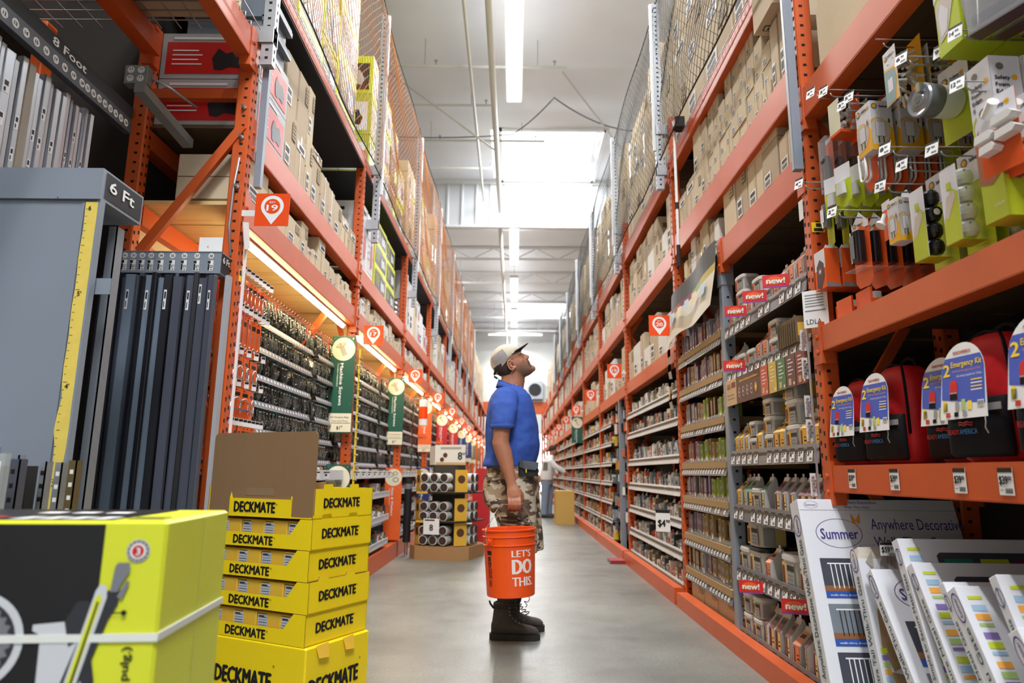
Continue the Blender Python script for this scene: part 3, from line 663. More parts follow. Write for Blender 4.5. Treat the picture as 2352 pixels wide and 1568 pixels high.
# ================================================================== bay number signs
NUM = dict(zip(range(1, 21), 'one two three four five six seven eight nine ten eleven twelve thirteen fourteen fifteen sixteen seventeen eighteen nineteen twenty'.split()))
def bay_sign(n, x, y, z, s, lab):
    t = thing('bay_sign', lab, 'bay sign', (x, y, z)); W = .165; H = .165
    x0 = 0 if s < 0 else -W
    b = MB(); b.box(x0, x0 + W, 0, .003, 0, H, orange_pl); O = (x0 + W / 2, 0, H * .60); r = .055
    pts = []
    for k in range(33):
        a = -PI * .19 + (PI * 1.38) * k / 32; pts.append((r * math.cos(a), r * math.sin(a)))
    pts += [(0, -.092)]
    b.poly(O, X, Z, pts, white, .0006); b.disc(O, X, Z, 0, 0, r * .70, orange_pl, .0012)
    b.text(str(n), O, X, Z, 0, -.022, .031, white, w=.052, align='c', bold=.06, off=.0018)
    b.text('BAY', O, X, Z, 0, .016, .010, white, w=.027, align='c', bold=.03, off=.0018)
    b.build('panel', t)
    MB().box(*sorted((0, s * (.066 if s < 0 else .051))), .003, .006, .05, .08, whitep).build('clip', t)
    return t
for k in range(10):
    n = 19 - 2 * k
    if n < 1: break
    bay_sign(n, LX + .065, POSTS_L[k] - .03, 1.98 if k else 2.105, -1, 'orange bay sign with a white map pin numbered %s, left rack' % NUM[n])
for k, n in enumerate([20, 18, 16, 14, 12, 10, 8, 6]):
    bay_sign(n, RX - .05 - (.0 if k == 0 else .0), POSTS_R[k + 1] - .03, 2.02, 1, 'orange bay sign with a white map pin numbered %s, right rack' % NUM[n])
# ================================================================== hanging category banners
def banner(name, lab, x, y, z0, h, w_, col, l1, l2, drawing, foot, footcol=None):
    t = thing(name, lab, 'sign', (x, y, z0)); cm = mat('banner_' + name + str(col), col, .5)
    b = MB(); b.box(0, w_, 0, .004, 0, h, cm); O = (0, -.0005, 0); r = w_ * .50
    cream = mat('banner_cream', S(226, 220, 198), .5); cy = h - r - .012
    b.disc(O, X, Z, w_ / 2, cy, r, cream); g = mat('drawing_grey', S(176, 174, 160), .6); gd = mat('drawing_dark', S(120, 120, 110), .6)
    if drawing == 'screw':
        a = -1.15; U = Vector((math.cos(a), 0, math.sin(a))); V = Vector((-math.sin(a), 0, math.cos(a))); P = Vector((w_ / 2 - .028, -.0008, cy + .045))
        b.rect(P, U, V, 0, .105, -.018, .018, gd, .0004); b.rect(P, U, V, 0, .104, -.015, .015, g, .0008)
        for q in range(3): b.rect(P, U, V, 0, .104, -.008 + q * .008, -.007 + q * .008, gd, .001)
        b.poly(P, U, V, [(.012 + .02 * math.cos(k * PI / 10), .044 * math.sin(k * PI / 10)) for k in range(20)], gd, .0012)
        b.poly(P, U, V, [(.010 + .018 * math.cos(k * PI / 10), .041 * math.sin(k * PI / 10)) for k in range(20)], g, .0016)
        b.rect(P, U, V, -.008, .022, -.005, .002, gd, .002)
    elif drawing == 'rings':
        for (a, c, q) in ((-.03, .03, .032), (.02, .045, .028), (.025, -.025, .036)): b.ring(O, X, Z, w_ / 2 + a, cy + c, q * .55, q, gd, .0009, ry=.85); b.ring(O, X, Z, w_ / 2 + a, cy + c, q * .6, q * .93, g, .0013, ry=.85)
    else:
        P = Vector((w_ / 2 - .03, -.0008, cy + .05)); U = Vector((.5, 0, -.86)); V = Vector((.86, 0, .5)); b.rect(P, U, V, 0, .11, -.01, .01, gd, .0004); b.rect(P, U, V, .003, .107, -.007, .007, g, .0008); b.rect(P, U, V, -.01, .012, -.024, .024, gd, .001)
    # lettering runs downwards
    D = -Z; b.text(l1, (0, -.0008, 0), D, X, -(cy - r - .02), w_ * .40, w_ * .14, white, w=min(.34, h - 2 * r - .02 - foot) * (1 if foot else .9), bold=.04)
    b.text(l2, (0, -.0008, 0), D, X, -(cy - r - .02), w_ * .28, w_ * .065, white, w=.19, bold=.02)
    if foot:
        b.rect(O, X, Z, .004, w_ - .004, .008, foot - .01, cream); b.text('All Hanging Bags,', O, X, Z, w_ / 2, foot * .72, .012, blackp, w=w_ * .8, align='c', off=.0016); b.text('One Low Price', O, X, Z, w_ / 2, foot * .54, .012, blackp, w=w_ * .68, align='c', off=.0016)
        b.rect(O, X, Z, .012, w_ - .012, foot * .46, foot * .48, blackp, .0014); b.text('$1', O, X, Z, w_ * .38, foot * .17, .026, blackp, w=.026, bold=.03, off=.0016); b.text('18', O, X, Z, w_ * .55, foot * .28, .012, blackp, bold=.03, off=.0016)
    b.build('panel', t)
    sc_ = MB()
    for a in (.02, w_ - .02): sc_.cyl((a, -.004, h - .02), (a, 0, h - .02), .005, steel, 8)
    sc_.cyl((w_ - .02, -.004, foot + .06), (w_ - .02, 0, foot + .06), .005, steel, 8); sc_.build('screws', t)
    return t
green = S(14, 82, 66)
banner('green_banner', 'tall green Machine Screws banner with a cream disc, nearest on the left rack', -1.485, 5.44, 1.245, .78, .19, green, 'Machine Screws', 'Tornillos maquinados', 'screw', .165)
banner('green_banner', 'green Machine Screws banner farther along, below the bay fifteen sign', -1.480, 7.93, 1.245, .78, .19, green, 'Machine Screws', 'Tornillos maquinados', 'screw', .165)
banner('orange_banner', 'tall orange Nuts and Washers banner with a cream disc, upper one', -1.46, 10.42, 1.24, .78, .20, S(226, 96, 34), 'Nuts & Washers', 'Tuercas y arandelas', 'rings', .12)
for k, (yy, cc, l1) in enumerate([(12.88, S(170, 24, 38), 'Wood Screws'), (15.33, S(170, 24, 38), 'Wood Screws'), (17.78, S(30, 44, 110), 'Hex Bolts'), (20.2, S(30, 44, 110), 'Hex Bolts'), (22.7, S(120, 110, 90), 'Anchors'), (25.2, S(120, 110, 90), 'Anchors')]):
    banner('category_banner', '%s hanging banner with cream disc, %s of the small far ones' % (['dark red', 'dark red', 'navy blue', 'navy blue', 'tan', 'tan'][k], ORD[k]), -1.47, yy, 1.24, .78, .21, cc, l1, 'Tornillos', 'bolt', .12)
banner('low_banner', 'green banner with cream disc mostly hidden behind the yellow boxes', -1.46, 5.38, .30, .70, .19, green, 'Machine Screws', 'Tornillos', 'screw', 0)
banner('low_orange_banner', 'low orange Nuts and Washers banner beside the small-parts shelves', -1.46, 7.88, .20, .79, .19, S(226, 96, 34), 'Nuts & Washers', 'Tuercas y arandelas', 'rings', 0)
banner('low_navy_banner', 'low navy banner with a cream disc and bolt, behind the tube display', -1.46, 10.35, .25, .76, .2, S(30, 44, 110), 'Hex Bolts', 'Tornillos', 'bolt', 0)
b = MB(); b.box(-.004, .004, -.006, .03, .82, 1.95, yellow)
for q in range(16): b.cyl((.004, -.01, .88 + q * .066), (.03, -.01, .88 + q * .066), .008, steel, 6)
tag(b.build('clip_strip', loc=(LX + .03, 5.62, 0)), 'narrow yellow clip strip beside the green banner', 'clip strip')
# ================================================================== deck screw trays stacked on a big case
DW, DD, DH = .555, .345, .1105; DX, DY, DRZ = -.738, 2.58, math.radians(-26.5)
yel_in = mat('yellow_inner_carton', S(232, 186, 62), .5, var=.04, scale=5)
edgec = mat('corrugated_edge', S(140, 108, 66), .9)
def dpos(x, y, z): c, s = math.cos(DRZ), math.sin(DRZ); return (DX + c * x - s * y, DY + s * x + c * y, z)
def tray_text(b, front_h, side=True):
    b.text('DECKMATE', (0, -.0005, 0), X, Z, -.395, front_h * .20, front_h * .62, blackp, w=.205, bold=.065, off=.0012); b.text('®', (0, -.0005, 0), X, Z, -.185, front_h * .62, .008, blackp, off=.0012)
    b.text('DECKMATE', (.0005, 0, 0), Y, Z, .055, .040, .036, blackp, w=.205, bold=.065, off=.0012); b.text('®', (.0005, 0, 0), Y, Z, .264, .068, .007, blackp, off=.0012)
def side_panel(b, x, h):   # end panel with two interlocking tabs on its top edge
    for xx in (x - .004, x): pass
    pts = [(0, 0), (DD, 0), (DD, h), (.255, h), (.252, h + .016), (.205, h + .016), (.20, h + .002), (.105, h + .002), (.10, h + .018), (.052, h + .016), (.048, h), (0, h)]
    vs = [(x - .004, a, c) for a, c in pts] + [(x, a, c) for a, c in pts]; n = len(pts)
    b.add(vs, [tuple(range(n - 1, -1, -1)), tuple(range(n, 2 * n))], yellow); b.add(vs, [(k, (k + 1) % n, n + (k + 1) % n, n + k) for k in range(n)], edgec)
TR = ['topmost, with the brown board', 'second from the top', 'third from the top', 'fourth from the top', 'lowest tray, right on the big case']
for k in range(5):
    z0 = .7735 - .1105 * k; sh = [0, .0, -.006, .003, -.003][k]
    t = thing('screw_tray', 'yellow open DECKMATE tray, %s of the stack' % TR[k], 'display tray', dpos(sh, 0, z0), DRZ)
    b = MB(); b.box(-DW, 0, 0, DD, 0, .004, yellow); b.box(-DW, 0, DD - .004, DD, 0, DH - .002, yellow)
    side_panel(b, 0, DH - .001); side_panel(b, -DW + .004, DH - .001)
    fh = .052
    if k == 0:
        fh = .068; b.box(-.43, -.105, -.0045, -.0005, 0, fh, yellow); b.text('DECKMATE', (0, -.005, 0), X, Z, -.40, .018, .040, blackp, w=.215, bold=.065, off=.001); b.text('®', (0, -.005, 0), X, Z, -.18, .045, .008, blackp, off=.001)
        b.add([(-.43, -.0045, fh), (-.43, -.0005, fh), (-.425, -.0025, fh + .025), (-.418, -.0045, fh), (-.418, -.0005, fh)], [(0, 3, 2), (1, 2, 4), (0, 2, 1), (3, 4, 2)], yellow); b.box(-.108, -.104, -.004, 0, fh, fh + .012, yellow)
        b.text('DECKMATE', (.0005, 0, 0), Y, Z, .055, .040, .036, blackp, w=.205, bold=.065, off=.0012)
    else:
        pts = [(-DW, 0), (0, 0), (0, DH - .002), (-.058, DH - .002), (-.105, fh), (-.46, fh), (-DW, DH - .002)]; n = len(pts)
        vs = [(a, -.0005, c) for a, c in pts] + [(a, .0035, c) for a, c in pts]
        b.add(vs, [tuple(range(n)), tuple(range(2 * n - 1, n - 1, -1))], yellow); b.add(vs, [(j, n + j, n + (j + 1) % n, (j + 1) % n) for j in range(n)], edgec)
        tray_text(b, fh)
    b.build('tray', t)
    if k:
        for j in range(4 if k else 0):
            x1 = -.012 - j * .12; lab = 'small yellow screw box with a pale label inside the %s tray, %s from the right' % (['', 'second', 'third', 'fourth', 'lowest'][k], ORD[j])
            s_ = thing('screw_box', lab, 'box', dpos(x1 + sh, .010 + .003 * ((j + k) % 2), z0 + .0045), DRZ + (.03 if (k, j) == (2, 0) else 0))
            q = MB(); q.bbox(-.117, 0, 0, .28, 0, .094, yel_in, .003)
            O = (0, -.0005, 0); bl = mat('pale_blue_label', S(190, 196, 214), .6)
            q.rect(O, X, Z, -.112, -.064, .042, .086, bl); q.rect(O, X, Z, -.112, -.070, .088, .090, blackp)
            for r_ in range(4): q.rect(O, X, Z, -.108, -.068, .048 + r_ * .009, .050 + r_ * .009, blackp if r_ % 2 else grayp, .001)
            q.rect(O, X, Z, -.108, -.08, .078, .082, blackp, .001)
            q.build('carton', s_)
t = thing('display_board', 'large blank brown corrugated board standing in front of the top yellow tray', 'board', dpos(.002, .0008, .7785), DRZ)
b = MB(); pts = []; W_, H_, r_ = .55, .318, .022
for (cx, cz, a0) in ((-r_, r_ * .6, -90), (-r_, H_ - r_, 0), (-W_ + r_, H_ - r_, 90), (-W_ + r_, r_ * .6, 180)):
    for q in range(6): a = math.radians(a0 + 18 * q); pts.append((cx + r_ * math.cos(a), cz + r_ * (.6 if cz < .1 else 1) * math.sin(a)))
brown = mat('brown_corrugated', S(140, 108, 76), .85, var=.06, scale=40, stretch=(1, 1, .1), bump=.04); n = len(pts)
vs = [(a, .0, c) for a, c in pts] + [(a, .004, c) for a, c in pts]
b.add(vs, [tuple(range(n)), tuple(range(2 * n - 1, n - 1, -1))], brown); b.add(vs, [(j, n + j, n + (j + 1) % n, (j + 1) % n) for j in range(n)], edgec)
b.rect((0, -.0005, 0), X, Z, -.35, -.20, .075, .105, mat('clear_tape_strip', S(150, 122, 94), .2, spec=.8)); b.build('board', t)
# the board leans on the lip: put the lip in front of it
t = thing('open_carton', 'small open-flapped brown box inside the top yellow tray', 'box', dpos(-.10, .10, .778), DRZ)
b = MB(); b.box(0, .085, 0, .10, 0, .085, yel_in); b.build('body', t)
b = MB(); b.add([(0, 0, .085), (.085, 0, .085), (.08, -.02, .132), (.01, -.02, .125)], [(0, 1, 2, 3)], card); b.add([(0, 0, .085), (.085, 0, .085), (.08, -.02, .132), (.01, -.02, .125)], [(3, 2, 1, 0)], card); b.build('flap', t)
for j in range(3):
    s_ = thing('screw_box', 'small yellow screw box in the top tray behind the brown board, %s from the right' % ORD[j], 'box', dpos(-.13 - j * .12, .012, .7785), DRZ)
    q = MB(); q.bbox(-.117, 0, 0, .28, 0, .088, yel_in, .003); q.build('carton', s_)
t = thing('master_case', 'big yellow DECKMATE case on the floor at the bottom of the stack', 'case', dpos(0, 0, 0), DRZ)
b = MB(); b.bbox(-DW - .005, .012, -.004, DD + .004, 0, .330, yellow, .005)
b.text('DECKMATE', (0, -.0045, 0), X, Z, -.43, .175, .058, blackp, w=.285, bold=.065, off=.0012); b.text('®', (0, -.0045, 0), X, Z, -.14, .25, .01, blackp, off=.0012)
b.text('DECKMATE', (.0125, 0, 0), Y, Z, .02, .165, .058, blackp, w=.265, bold=.065, off=.0012); b.text('®', (.0125, 0, 0), Y, Z, .29, .235, .009, blackp, off=.0012)
b.build('case', t)
for (a, c, zz) in ((.045, .11, .329), (.19, .25, .329)):
    b = MB()
    b.add([(.014, a, zz), (.014, c, zz + .004), (.026, c - .006, zz - .045), (.026, a + .006, zz - .04), (.013, a, zz), (.013, c, zz + .004), (.024, c - .006, zz - .045), (.024, a + .006, zz - .04)], [(0, 3, 2, 1), (4, 5, 6, 7), (3, 7, 6, 2), (1, 2, 6, 5), (0, 4, 7, 3)], yel_in)
    b.build('torn_flap', t)

# ================================================================== saw cartons, bottom left corner of the view
def saw_case(lab, z0, detail):
    W_, D_, H_ = .62, .325, .43
    t = thing('saw_carton', lab, 'carton', (-.572, 1.165, z0), .10)
    b = MB(); pk = mat('black_glossy_print', S(24, 24, 28), .35, var=.2, scale=30, stretch=(8, 8, .3))
    b.bbox(-W_, 0, 0, D_, 0, H_, lime, .005)
    O = (0, -.0006, 0); b.rect(O, X, Z, -W_ + .004, -.097, .004, H_ - .006, pk)
    if detail:
        T = (0, 0, H_ + .0005); b.rect(T, X, Y, -W_ + .06, -.092, .006, D_ - .02, pk)
        for q in range(4): b.poly(T, X, Y, [(-.135 - q * .042, .016), (-.108 - q * .042, .016), (-.100 - q * .042, .075), (-.127 - q * .042, .075)], white, .001)
        for q in range(5): b.poly(T, X, Y, [(-.32 - q * .035, .03 + .006 * (q % 2)), (-.296 - q * .035, .03), (-.29 - q * .035, .085), (-.315 - q * .035, .09)], red if q != 2 else lime, .001)
        for q in range(3): b.rect(T, X, Y, -.30 + q * .06, -.26 + q * .06, .17, .215, white, .001)
        for q in range(2): b.rect(T, X, Y, -.080, -.02, .03 + q * .03, .045 + q * .03, blackp, .001)
        # warranty roundel
        cx, cz = -.042, H_ - .048; b.disc(O, X, Z, cx, cz, .0185, white, .0008, 32); b.disc(O, X, Z, cx, cz, .0178, grayp, .0011, 32); b.disc(O, X, Z, cx, cz, .0125, white, .0016, 32); b.disc(O, X, Z, cx, cz, .0095, red, .002, 24)
        b.text('3', O, X, Z, cx + .001, cz - .006, .012, white, align='c', bold=.05, off=.003)
        for q in range(14):
            a = 2 * PI * q / 14; b.disc(O, X, Z, cx + .0152 * math.cos(a), cz + .0152 * math.sin(a), .0011, white, .002, 6)
        # printed picture of the saw: round blade with guard, slanted rail, handle and table
        O = (.008, -.0006, -.014)
        g1, g2, g3 = mat('saw_grey', S(120, 122, 130), .5), mat('saw_light', S(205, 208, 214), .5), mat('saw_dark', S(46, 47, 54), .5)
        bx, bz = -.283, H_ - .170
        b.disc(O, X, Z, bx, bz, .074, g2, .0010, 40); b.disc(O, X, Z, bx, bz, .062, g3, .0014, 36)
        b.poly(O, X, Z, [(bx + (.058 if q % 2 else .050) * math.cos(2 * PI * q / 48), bz + (.058 if q % 2 else .050) * math.sin(2 * PI * q / 48)) for q in range(48)], g1, .0018)
        for q in range(7): a = .3 + q * .75; U_ = Vector((math.cos(a), 0, math.sin(a))); V_ = Vector((-math.sin(a), 0, math.cos(a))); b.rect((bx, -.0006, bz), U_, V_, .014, .044, -.0006, .0006, g2, .0022)
        b.disc(O, X, Z, bx, bz, .014, g3, .0024, 16); b.ring(O, X, Z, bx, bz, .007, .010, g2, .0028, 16)
        b.poly(O, X, Z, [(-.335, .14), (-.30, .175), (-.22, .165), (-.20, .09), (-.20, .0), (-.40, .0), (-.40, .14)], g3, .0012)
        b.poly(O, X, Z, [(-.21, .0), (-.16, .05), (-.155, .10), (-.195, .09), (-.24, .03), (-.26, .0)], g2, .0014)
        # table and fence
        b.poly(O, X, Z, [(-.197, .284), (-.150, .288), (-.132, .318), (-.120, .318), (-.128, .255), (-.150, .185), (-.182, .185), (-.184, .268), (-.197, .275)], g2, .0016)
        b.poly(O, X, Z, [(-.150, .288), (-.135, .318), (-.105, .318), (-.112, .27), (-.14, .25)], g3, .0020)
        # curved black motor belt and body on the right side of the picture
        b.poly(O, X, Z, [(-.165, .02), (-.15, .19), (-.128, .232), (-.105, .24), (-.096, .20), (-.098, .06), (-.11, .0), (-.17, .0)], g3, .0018)
        b.poly(O, X, Z, [(-.14, .05), (-.132, .18), (-.118, .205), (-.112, .19), (-.118, .04), (-.14, .0)], g2, .0021)
        # slanted rail
        b.poly(O, X, Z, [(-.160, .112), (-.108, .335), (-.102, .345), (-.092, .342), (-.090, .325), (-.142, .112), (-.152, .104)], g2, .0026)
        b.poly(O, X, Z, [(-.155, .115), (-.107, .325), (-.100, .330), (-.097, .322), (-.146, .115)], lime, .0030); b.poly(O, X, Z, [(-.146, .13), (-.104, .318), (-.101, .318), (-.142, .13)], blackp, .0034)
        b.poly(O, X, Z, [(-.142, .12), (-.090, .335), (-.072, .338), (-.072, .315), (-.085, .29), (-.10, .24), (-.12, .19)], g3, .0024)
        # handle, lever, knob, wire
        b.poly(O, X, Z, [(-.086, .333), (-.082, .372), (-.078, .378), (-.060, .378), (-.058, .366), (-.070, .345), (-.074, .333)], g1, .0036)
        b.poly(O, X, Z, [(-.075, .325), (-.062, .350), (-.057, .349), (-.066, .322)], g1, .0032)
        b.rect(O, X, Z, -.080, -.062, .300, .302, blackp, .0036); b.disc(O, X, Z, -.061, .301, .0045, blackp, .004, 12)
        for (x0, z0_, x1, z1_) in ((-.158, .318, -.164, .338), (-.164, .338, -.152, .356), (-.152, .356, -.143, .345), (-.143, .345, -.137, .318)):
            P0, P1 = Vector((x0, -.0006, z0_)), Vector((x1, -.0006, z1_)); d = (P1 - P0).normalized(); b.rect(P0, d, d.cross(Y), 0, (P1 - P0).length, -.0008, .0008, g3 if False else grayp, -.0028)
        b.text('254 mm (10 pulg.)', (-.044, -.0006, .06), Z, -X, .0, -.006, .014, blackp, w=.175, bold=.03, off=.001)
        b.rect((.0006, 0, 0), Y, Z, .18, .183, .004, H_ - .006, mat('film_seam', S(222, 226, 120), .3), .0004)
    b.build('box', t)
    st = mat('white_strap', S(226, 230, 224), .45); s_ = MB(); zz = .249 if detail else .2
    s_.box(-W_ - .001, .0015, -.0035, -.0008, zz - .006, zz + .006, st); s_.box(.0004, .0026, -.003, D_ + .001, zz - .006, zz + .006, st); s_.build('strap', t)
saw_case('black and lime saw carton with white strap, nearest the camera, lower left', .436, True)
saw_case('lime and black carton under the front saw carton, below the frame', .0, False)
# ================================================================== safety gate cartons leaning in the nearest right bay
gw = mat('gate_white', S(224, 226, 234), .38, var=.03, scale=4)
gv = mat('gate_violet', S(74, 58, 140), .5); gg = mat('gate_green_text', S(60, 92, 88), .5); gor = mat('gate_orange', S(238, 150, 50), .5); gbl = mat('gate_blue', S(40, 84, 170), .5)
gdk = mat('gate_photo_dark', S(62, 66, 78), .5, var=.3, scale=20); gph = mat('gate_photo_grey', S(120, 128, 138), .5, var=.2, scale=20); gfl = mat('gate_floor', S(142, 92, 52), .5)
STR = [mat('stripe_%d' % i, c, .5) for i, c in enumerate([S(196, 208, 40), S(240, 170, 70), S(132, 112, 178), S(158, 192, 220), S(170, 196, 120)])]
def gate_box(n, lab, ptop, yfloor, t_, W_, text, deco, batter=False):
    (x0, y0, z0) = ptop; a = math.atan2(y0 - yfloor, z0); HB = math.hypot(y0 - yfloor, z0); band = .043 if n == 0 else 0; H_ = HB
    t = thing('gate_carton', lab, 'carton', (x0, yfloor, 0)); t.rotation_euler = (-a, 0, 0)
    # local: front face at y=0, thickness +y, panel up = +z, width +x
    b = MB(); lift = t_ * math.sin(a) * 0
    if batter:
        b.box(0, W_, 0, t_, 0, H_ - .05, gw); b.add([(0, 0, H_ - .05), (W_, 0, H_ - .05), (W_, t_, H_ - .05), (0, t_, H_ - .05), (.015, .012, H_ - .008), (W_, .0, H_), (W_, t_, H_), (.004, t_, H_ - .018)], [(0, 1, 5, 4), (1, 2, 6, 5), (2, 3, 7, 6), (3, 0, 4, 7), (4, 5, 6, 7)], mat('torn_card', S(196, 188, 176), .8, var=.2, scale=40, bump=.4))
        for q in range(7): xx = .02 + R.random() * .12; b.add([(xx, -.001, H_ - .03 - R.random() * .05), (xx + .03, -.002, H_ - .02), (xx + .02, -.014, H_ - .06 - R.random() * .03)], [(0, 1, 2), (2, 1, 0)], mat('torn_card', (0, 0, 0)))
    else: b.bbox(0, W_, 0, t_, 0, H_, gw, .002)
    OF, OS, OT = (0, -.0005, 0), (-.0005, t_, 0), (0, 0, H_ + .0003)
    if band:
        b.rect(OF, X, Z, 0, W_, HB - band - .0008, HB - band + .0004, grayp, .0008); b.ring(OF, X, Z, .05, HB - .022, .026, .0272, gv, .0008, ry=.55); b.text('Summer', OF, X, Z, .05, HB - .027, .010, gv, w=.042, align='c'); b.text(text[1], OF, X, Z, .16, HB - .018, .013, gv, w=.15); b.text(text[2], OF, X, Z, .18, HB - .036, .010, gv, w=.10)
        H_ = HB - band
    U = -Y
    # spine: oval logo at the top, vertical title, icons
    ry = min(.034, t_ * .8); cz = H_ - .055
    b.ring(OS, U, Z, t_ / 2, cz, t_ * .38, t_ * .43, gv, .0008, ry=.042 / (t_ * .43) if t_ > .04 else 1.6)
    b.text('Summer', (-.0005, t_ * .5, cz), Z, Y, 0, -t_ * .12, t_ * .24, gv, w=.055, align='c', off=.0012, bold=.01)
    tw = min(H_ - .36, .016 * len(text[0])) if len(text[0]) > 18 else H_ - .42
    b.text(text[0], (-.0005, t_ * .5, H_ - .11), Z, Y, 0, -t_ * .18, t_ * .42, gg, w=tw, align='r', off=.001, bold=.01)
    for i, (c_, zz) in enumerate([(gor, .20), (mat('icon_magenta', S(186, 60, 130), .5), .165), (STR[0], .125), (mat('icon_yellow', S(220, 200, 50), .5), .085)]):
        b.rect(OS, U, Z, t_ * .12, t_ * .88, zz - (.006 if i == 0 else .015), zz + (.006 if i == 0 else .015), c_, .0008)
        if i: b.rect(OS, U, Z, t_ * .3, t_ * .7, zz - .006, zz + .006, gw, .0012)
    # front panel
    if deco == 'logo':
        cx = .14; cz = H_ - .09; b.ring(OF, X, Z, cx, cz, .088, .0905, gv, .0008, 40, ry=.62); b.text('Summer', OF, X, Z, cx, cz - .022, .042, gv, w=.145, align='c', off=.0014, bold=.015)
        for s_ in (-1, 1): b.poly(OF, X, Z, [(cx + .075, cz + .05), (cx + .075 + s_ * .018, cz + .078), (cx + .075 + s_ * .016, cz + .045), (cx + .075 + s_ * .006, cz + .032)], gor, .002)
        if text[1]: b.text(text[1], OF, X, Z, .27, H_ - .075, .045, gv, w=.36, off=.0012); b.text(text[2], OF, X, Z, .27, H_ - .14, .040, gv, w=.30, off=.0012)
        for q in range(4):
            zt = H_ - .185 - q * .165; b.rect(OF, X, Z, .045, .24, zt - .12, zt, gdk if q % 2 == 0 else gph, .0008); b.rect(OF, X, Z, .045, .24, zt - .145, zt - .12, gbl, .0008)
            b.text('walk-thru door', OF, X, Z, .06, zt - .137, .008, white, w=.10, off=.0014)
            for r_ in range(8): b.rect(OF, X, Z, .08 + r_ * .018, .084 + r_ * .018, zt - .11, zt - .02, white if q % 2 == 0 else blackp, .0013)
            b.rect(OF, X, Z, .07, .225, zt - .022, zt - .017, white, .0015); b.rect(OF, X, Z, .045, .24, zt - .12, zt - .10, gfl, .0011)
        b.rect(OF, X, Z, .27, W_ - .04, .1, H_ - .20, gph, .0008)
        for r_ in range(14): b.rect(OF, X, Z, .30 + r_ * .03, .306 + r_ * .03, .14, H_ - .27, white, .0014)
    elif deco == 'bare':
        b.rect(OF, X, Z, .2, .62, H_ - .16, H_ - .04, gdk, .0008); b.rect(OF, X, Z, .215, .30, H_ - .14, H_ - .055, gbl, .0012); b.rect(OF, X, Z, .32, .40, H_ - .14, H_ - .055, mat('maroon_patch', S(110, 36, 60), .5), .0012)
        for r_ in range(12): b.rect(OF, X, Z, .10 + r_ * .02, .116 + r_ * .02, H_ - .21, H_ - .185, STR[(r_ * 2) % 5] if r_ % 3 else gv, .001)
        b.poly(OF, X, Z, [(.03, H_ - .22), (.07, H_ - .23), (.10, H_ - .30), (.09, H_ - .40), (.045, H_ - .42), (.02, H_ - .34)], mat('damp_stain', S(170, 136, 96), .8, var=.4, scale=30), .0009)
        b.poly(OF, X, Z, [(.03, H_ - .42), (.12, H_ - .44), (.11, H_ - .50), (.05, H_ - .49)], mat('damp_stain', (0, 0, 0)), .0009)
        for r_ in range(16): b.rect(OF, X, Z, .012, .035, .04 + r_ * .022, .056 + r_ * .022, STR[(r_ * 3) % 5], .001)
        b.rect(OF, X, Z, .12, .6, .05, H_ - .28, gph, .0008)
    elif deco == 'stripe':
        for r_ in range(30):
            zz = H_ - .03 - r_ * .025
            if zz < .03: break
            b.rect(OF, X, Z, .022, .062, zz - (.017 if r_ % 3 else .009), zz, STR[(r_ * 3) % 5], .001)
        b.poly(OF, X, Z, [(.11 + .012, H_ - .045), (.48, H_ - .045), (.49, H_ - .057), (.49, H_ - .15), (.12, H_ - .21), (.11, H_ - .2), (.11, H_ - .055)], gdk, .0009)
        for q, c_ in enumerate([mat('teal_patch', S(30, 120, 108), .5), STR[0], mat('maroon_patch', S(110, 36, 60), .5)]): b.rect(OF, X, Z, .13 + q * .115, .22 + q * .115, H_ - .135 + .01 * q, H_ - .065, c_, .0013)
        b.rect(OF, X, Z, .52, W_ - .02, H_ - .17, H_ - .05, gbl, .0009)
        for q in range(4):
            for r_ in range(1): b.rect((.09 + q * .014, -.0005, 0), X, Z, 0, .003, .12, H_ - .24 - .02 * (q % 2), gv if q % 2 else grayp, .0009)
        b.rect(OF, X, Z, .16, W_ - .03, .06, H_ - .26, gph, .0008)
        for r_ in range(12): b.rect(OF, X, Z, .19 + r_ * .04, .197 + r_ * .04, .09, H_ - .30, white, .0013)
        b.disc(OF, X, Z, .10, .07, .014, STR[3], .0016, 8); b.disc(OF, X, Z, .10, .07, .005, gor, .002, 8)
    # top face
    b.ring((0, 0, HB + .0003), X, Y, .06, t_ / 2, t_ * .40, t_ * .44, gv, .0006, 24); b.text('Summer', (0, 0, HB + .0003), X, Y, .06, t_ * .38, t_ * .22, gv, w=t_ * .72, align='c', off=.001)
    if text[1]: b.text(text[1], OT, X, Y, .17, t_ * .55, t_ * .26, gv, w=.19, off=.001); b.text(text[2], OT, X, Y, .20, t_ * .15, t_ * .22, gg, w=.13, off=.001)
    for q, c_ in enumerate([gw, gor, mat('icon_magenta', (0, 0, 0)), STR[0], mat('icon_yellow', (0, 0, 0)), STR[4]]): b.rect(OT, X, Y, .44 + q * .045, .47 + q * .045, t_ * .2, t_ * .8, c_, .0006)
    b.build('box', t)
    return t, a, H_
AD = ('Anywhere Decorative Walk-Thru Gate', 'Anywhere Decorative', 'Walk-Thru Gate')
ET = ('Extra Tall Walk-Thru Gate', 'Multi Use White', 'Walk-Thru Gate')
TS = ('Top of Stairs Simple to Secure Metal Gate', 'Simple to Secure', 'Metal Gate')
SS = ('Simple to Secure Metal Gate', 'Simple to Secure', 'Metal Gate'); WT = ('Walk-Thru Gate', 'Walk-Thru Gate', 'Metal')
gate_box(0, 'tallest white gate carton with purple oval logo, farthest back of the leaning row', (1.13, 2.80, .858), 2.545, .082, .62, AD, 'logo')
gate_box(1, 'battered white gate carton with torn corner and brown stain', (1.25, 2.60, .705), 2.40, .06, .58, ET, 'bare', True)
gate_box(2, 'white gate carton with purple oval logo and door photos, in front of the battered one', (1.25, 2.50, .632), 2.06, .046, .58, ET, 'logo')
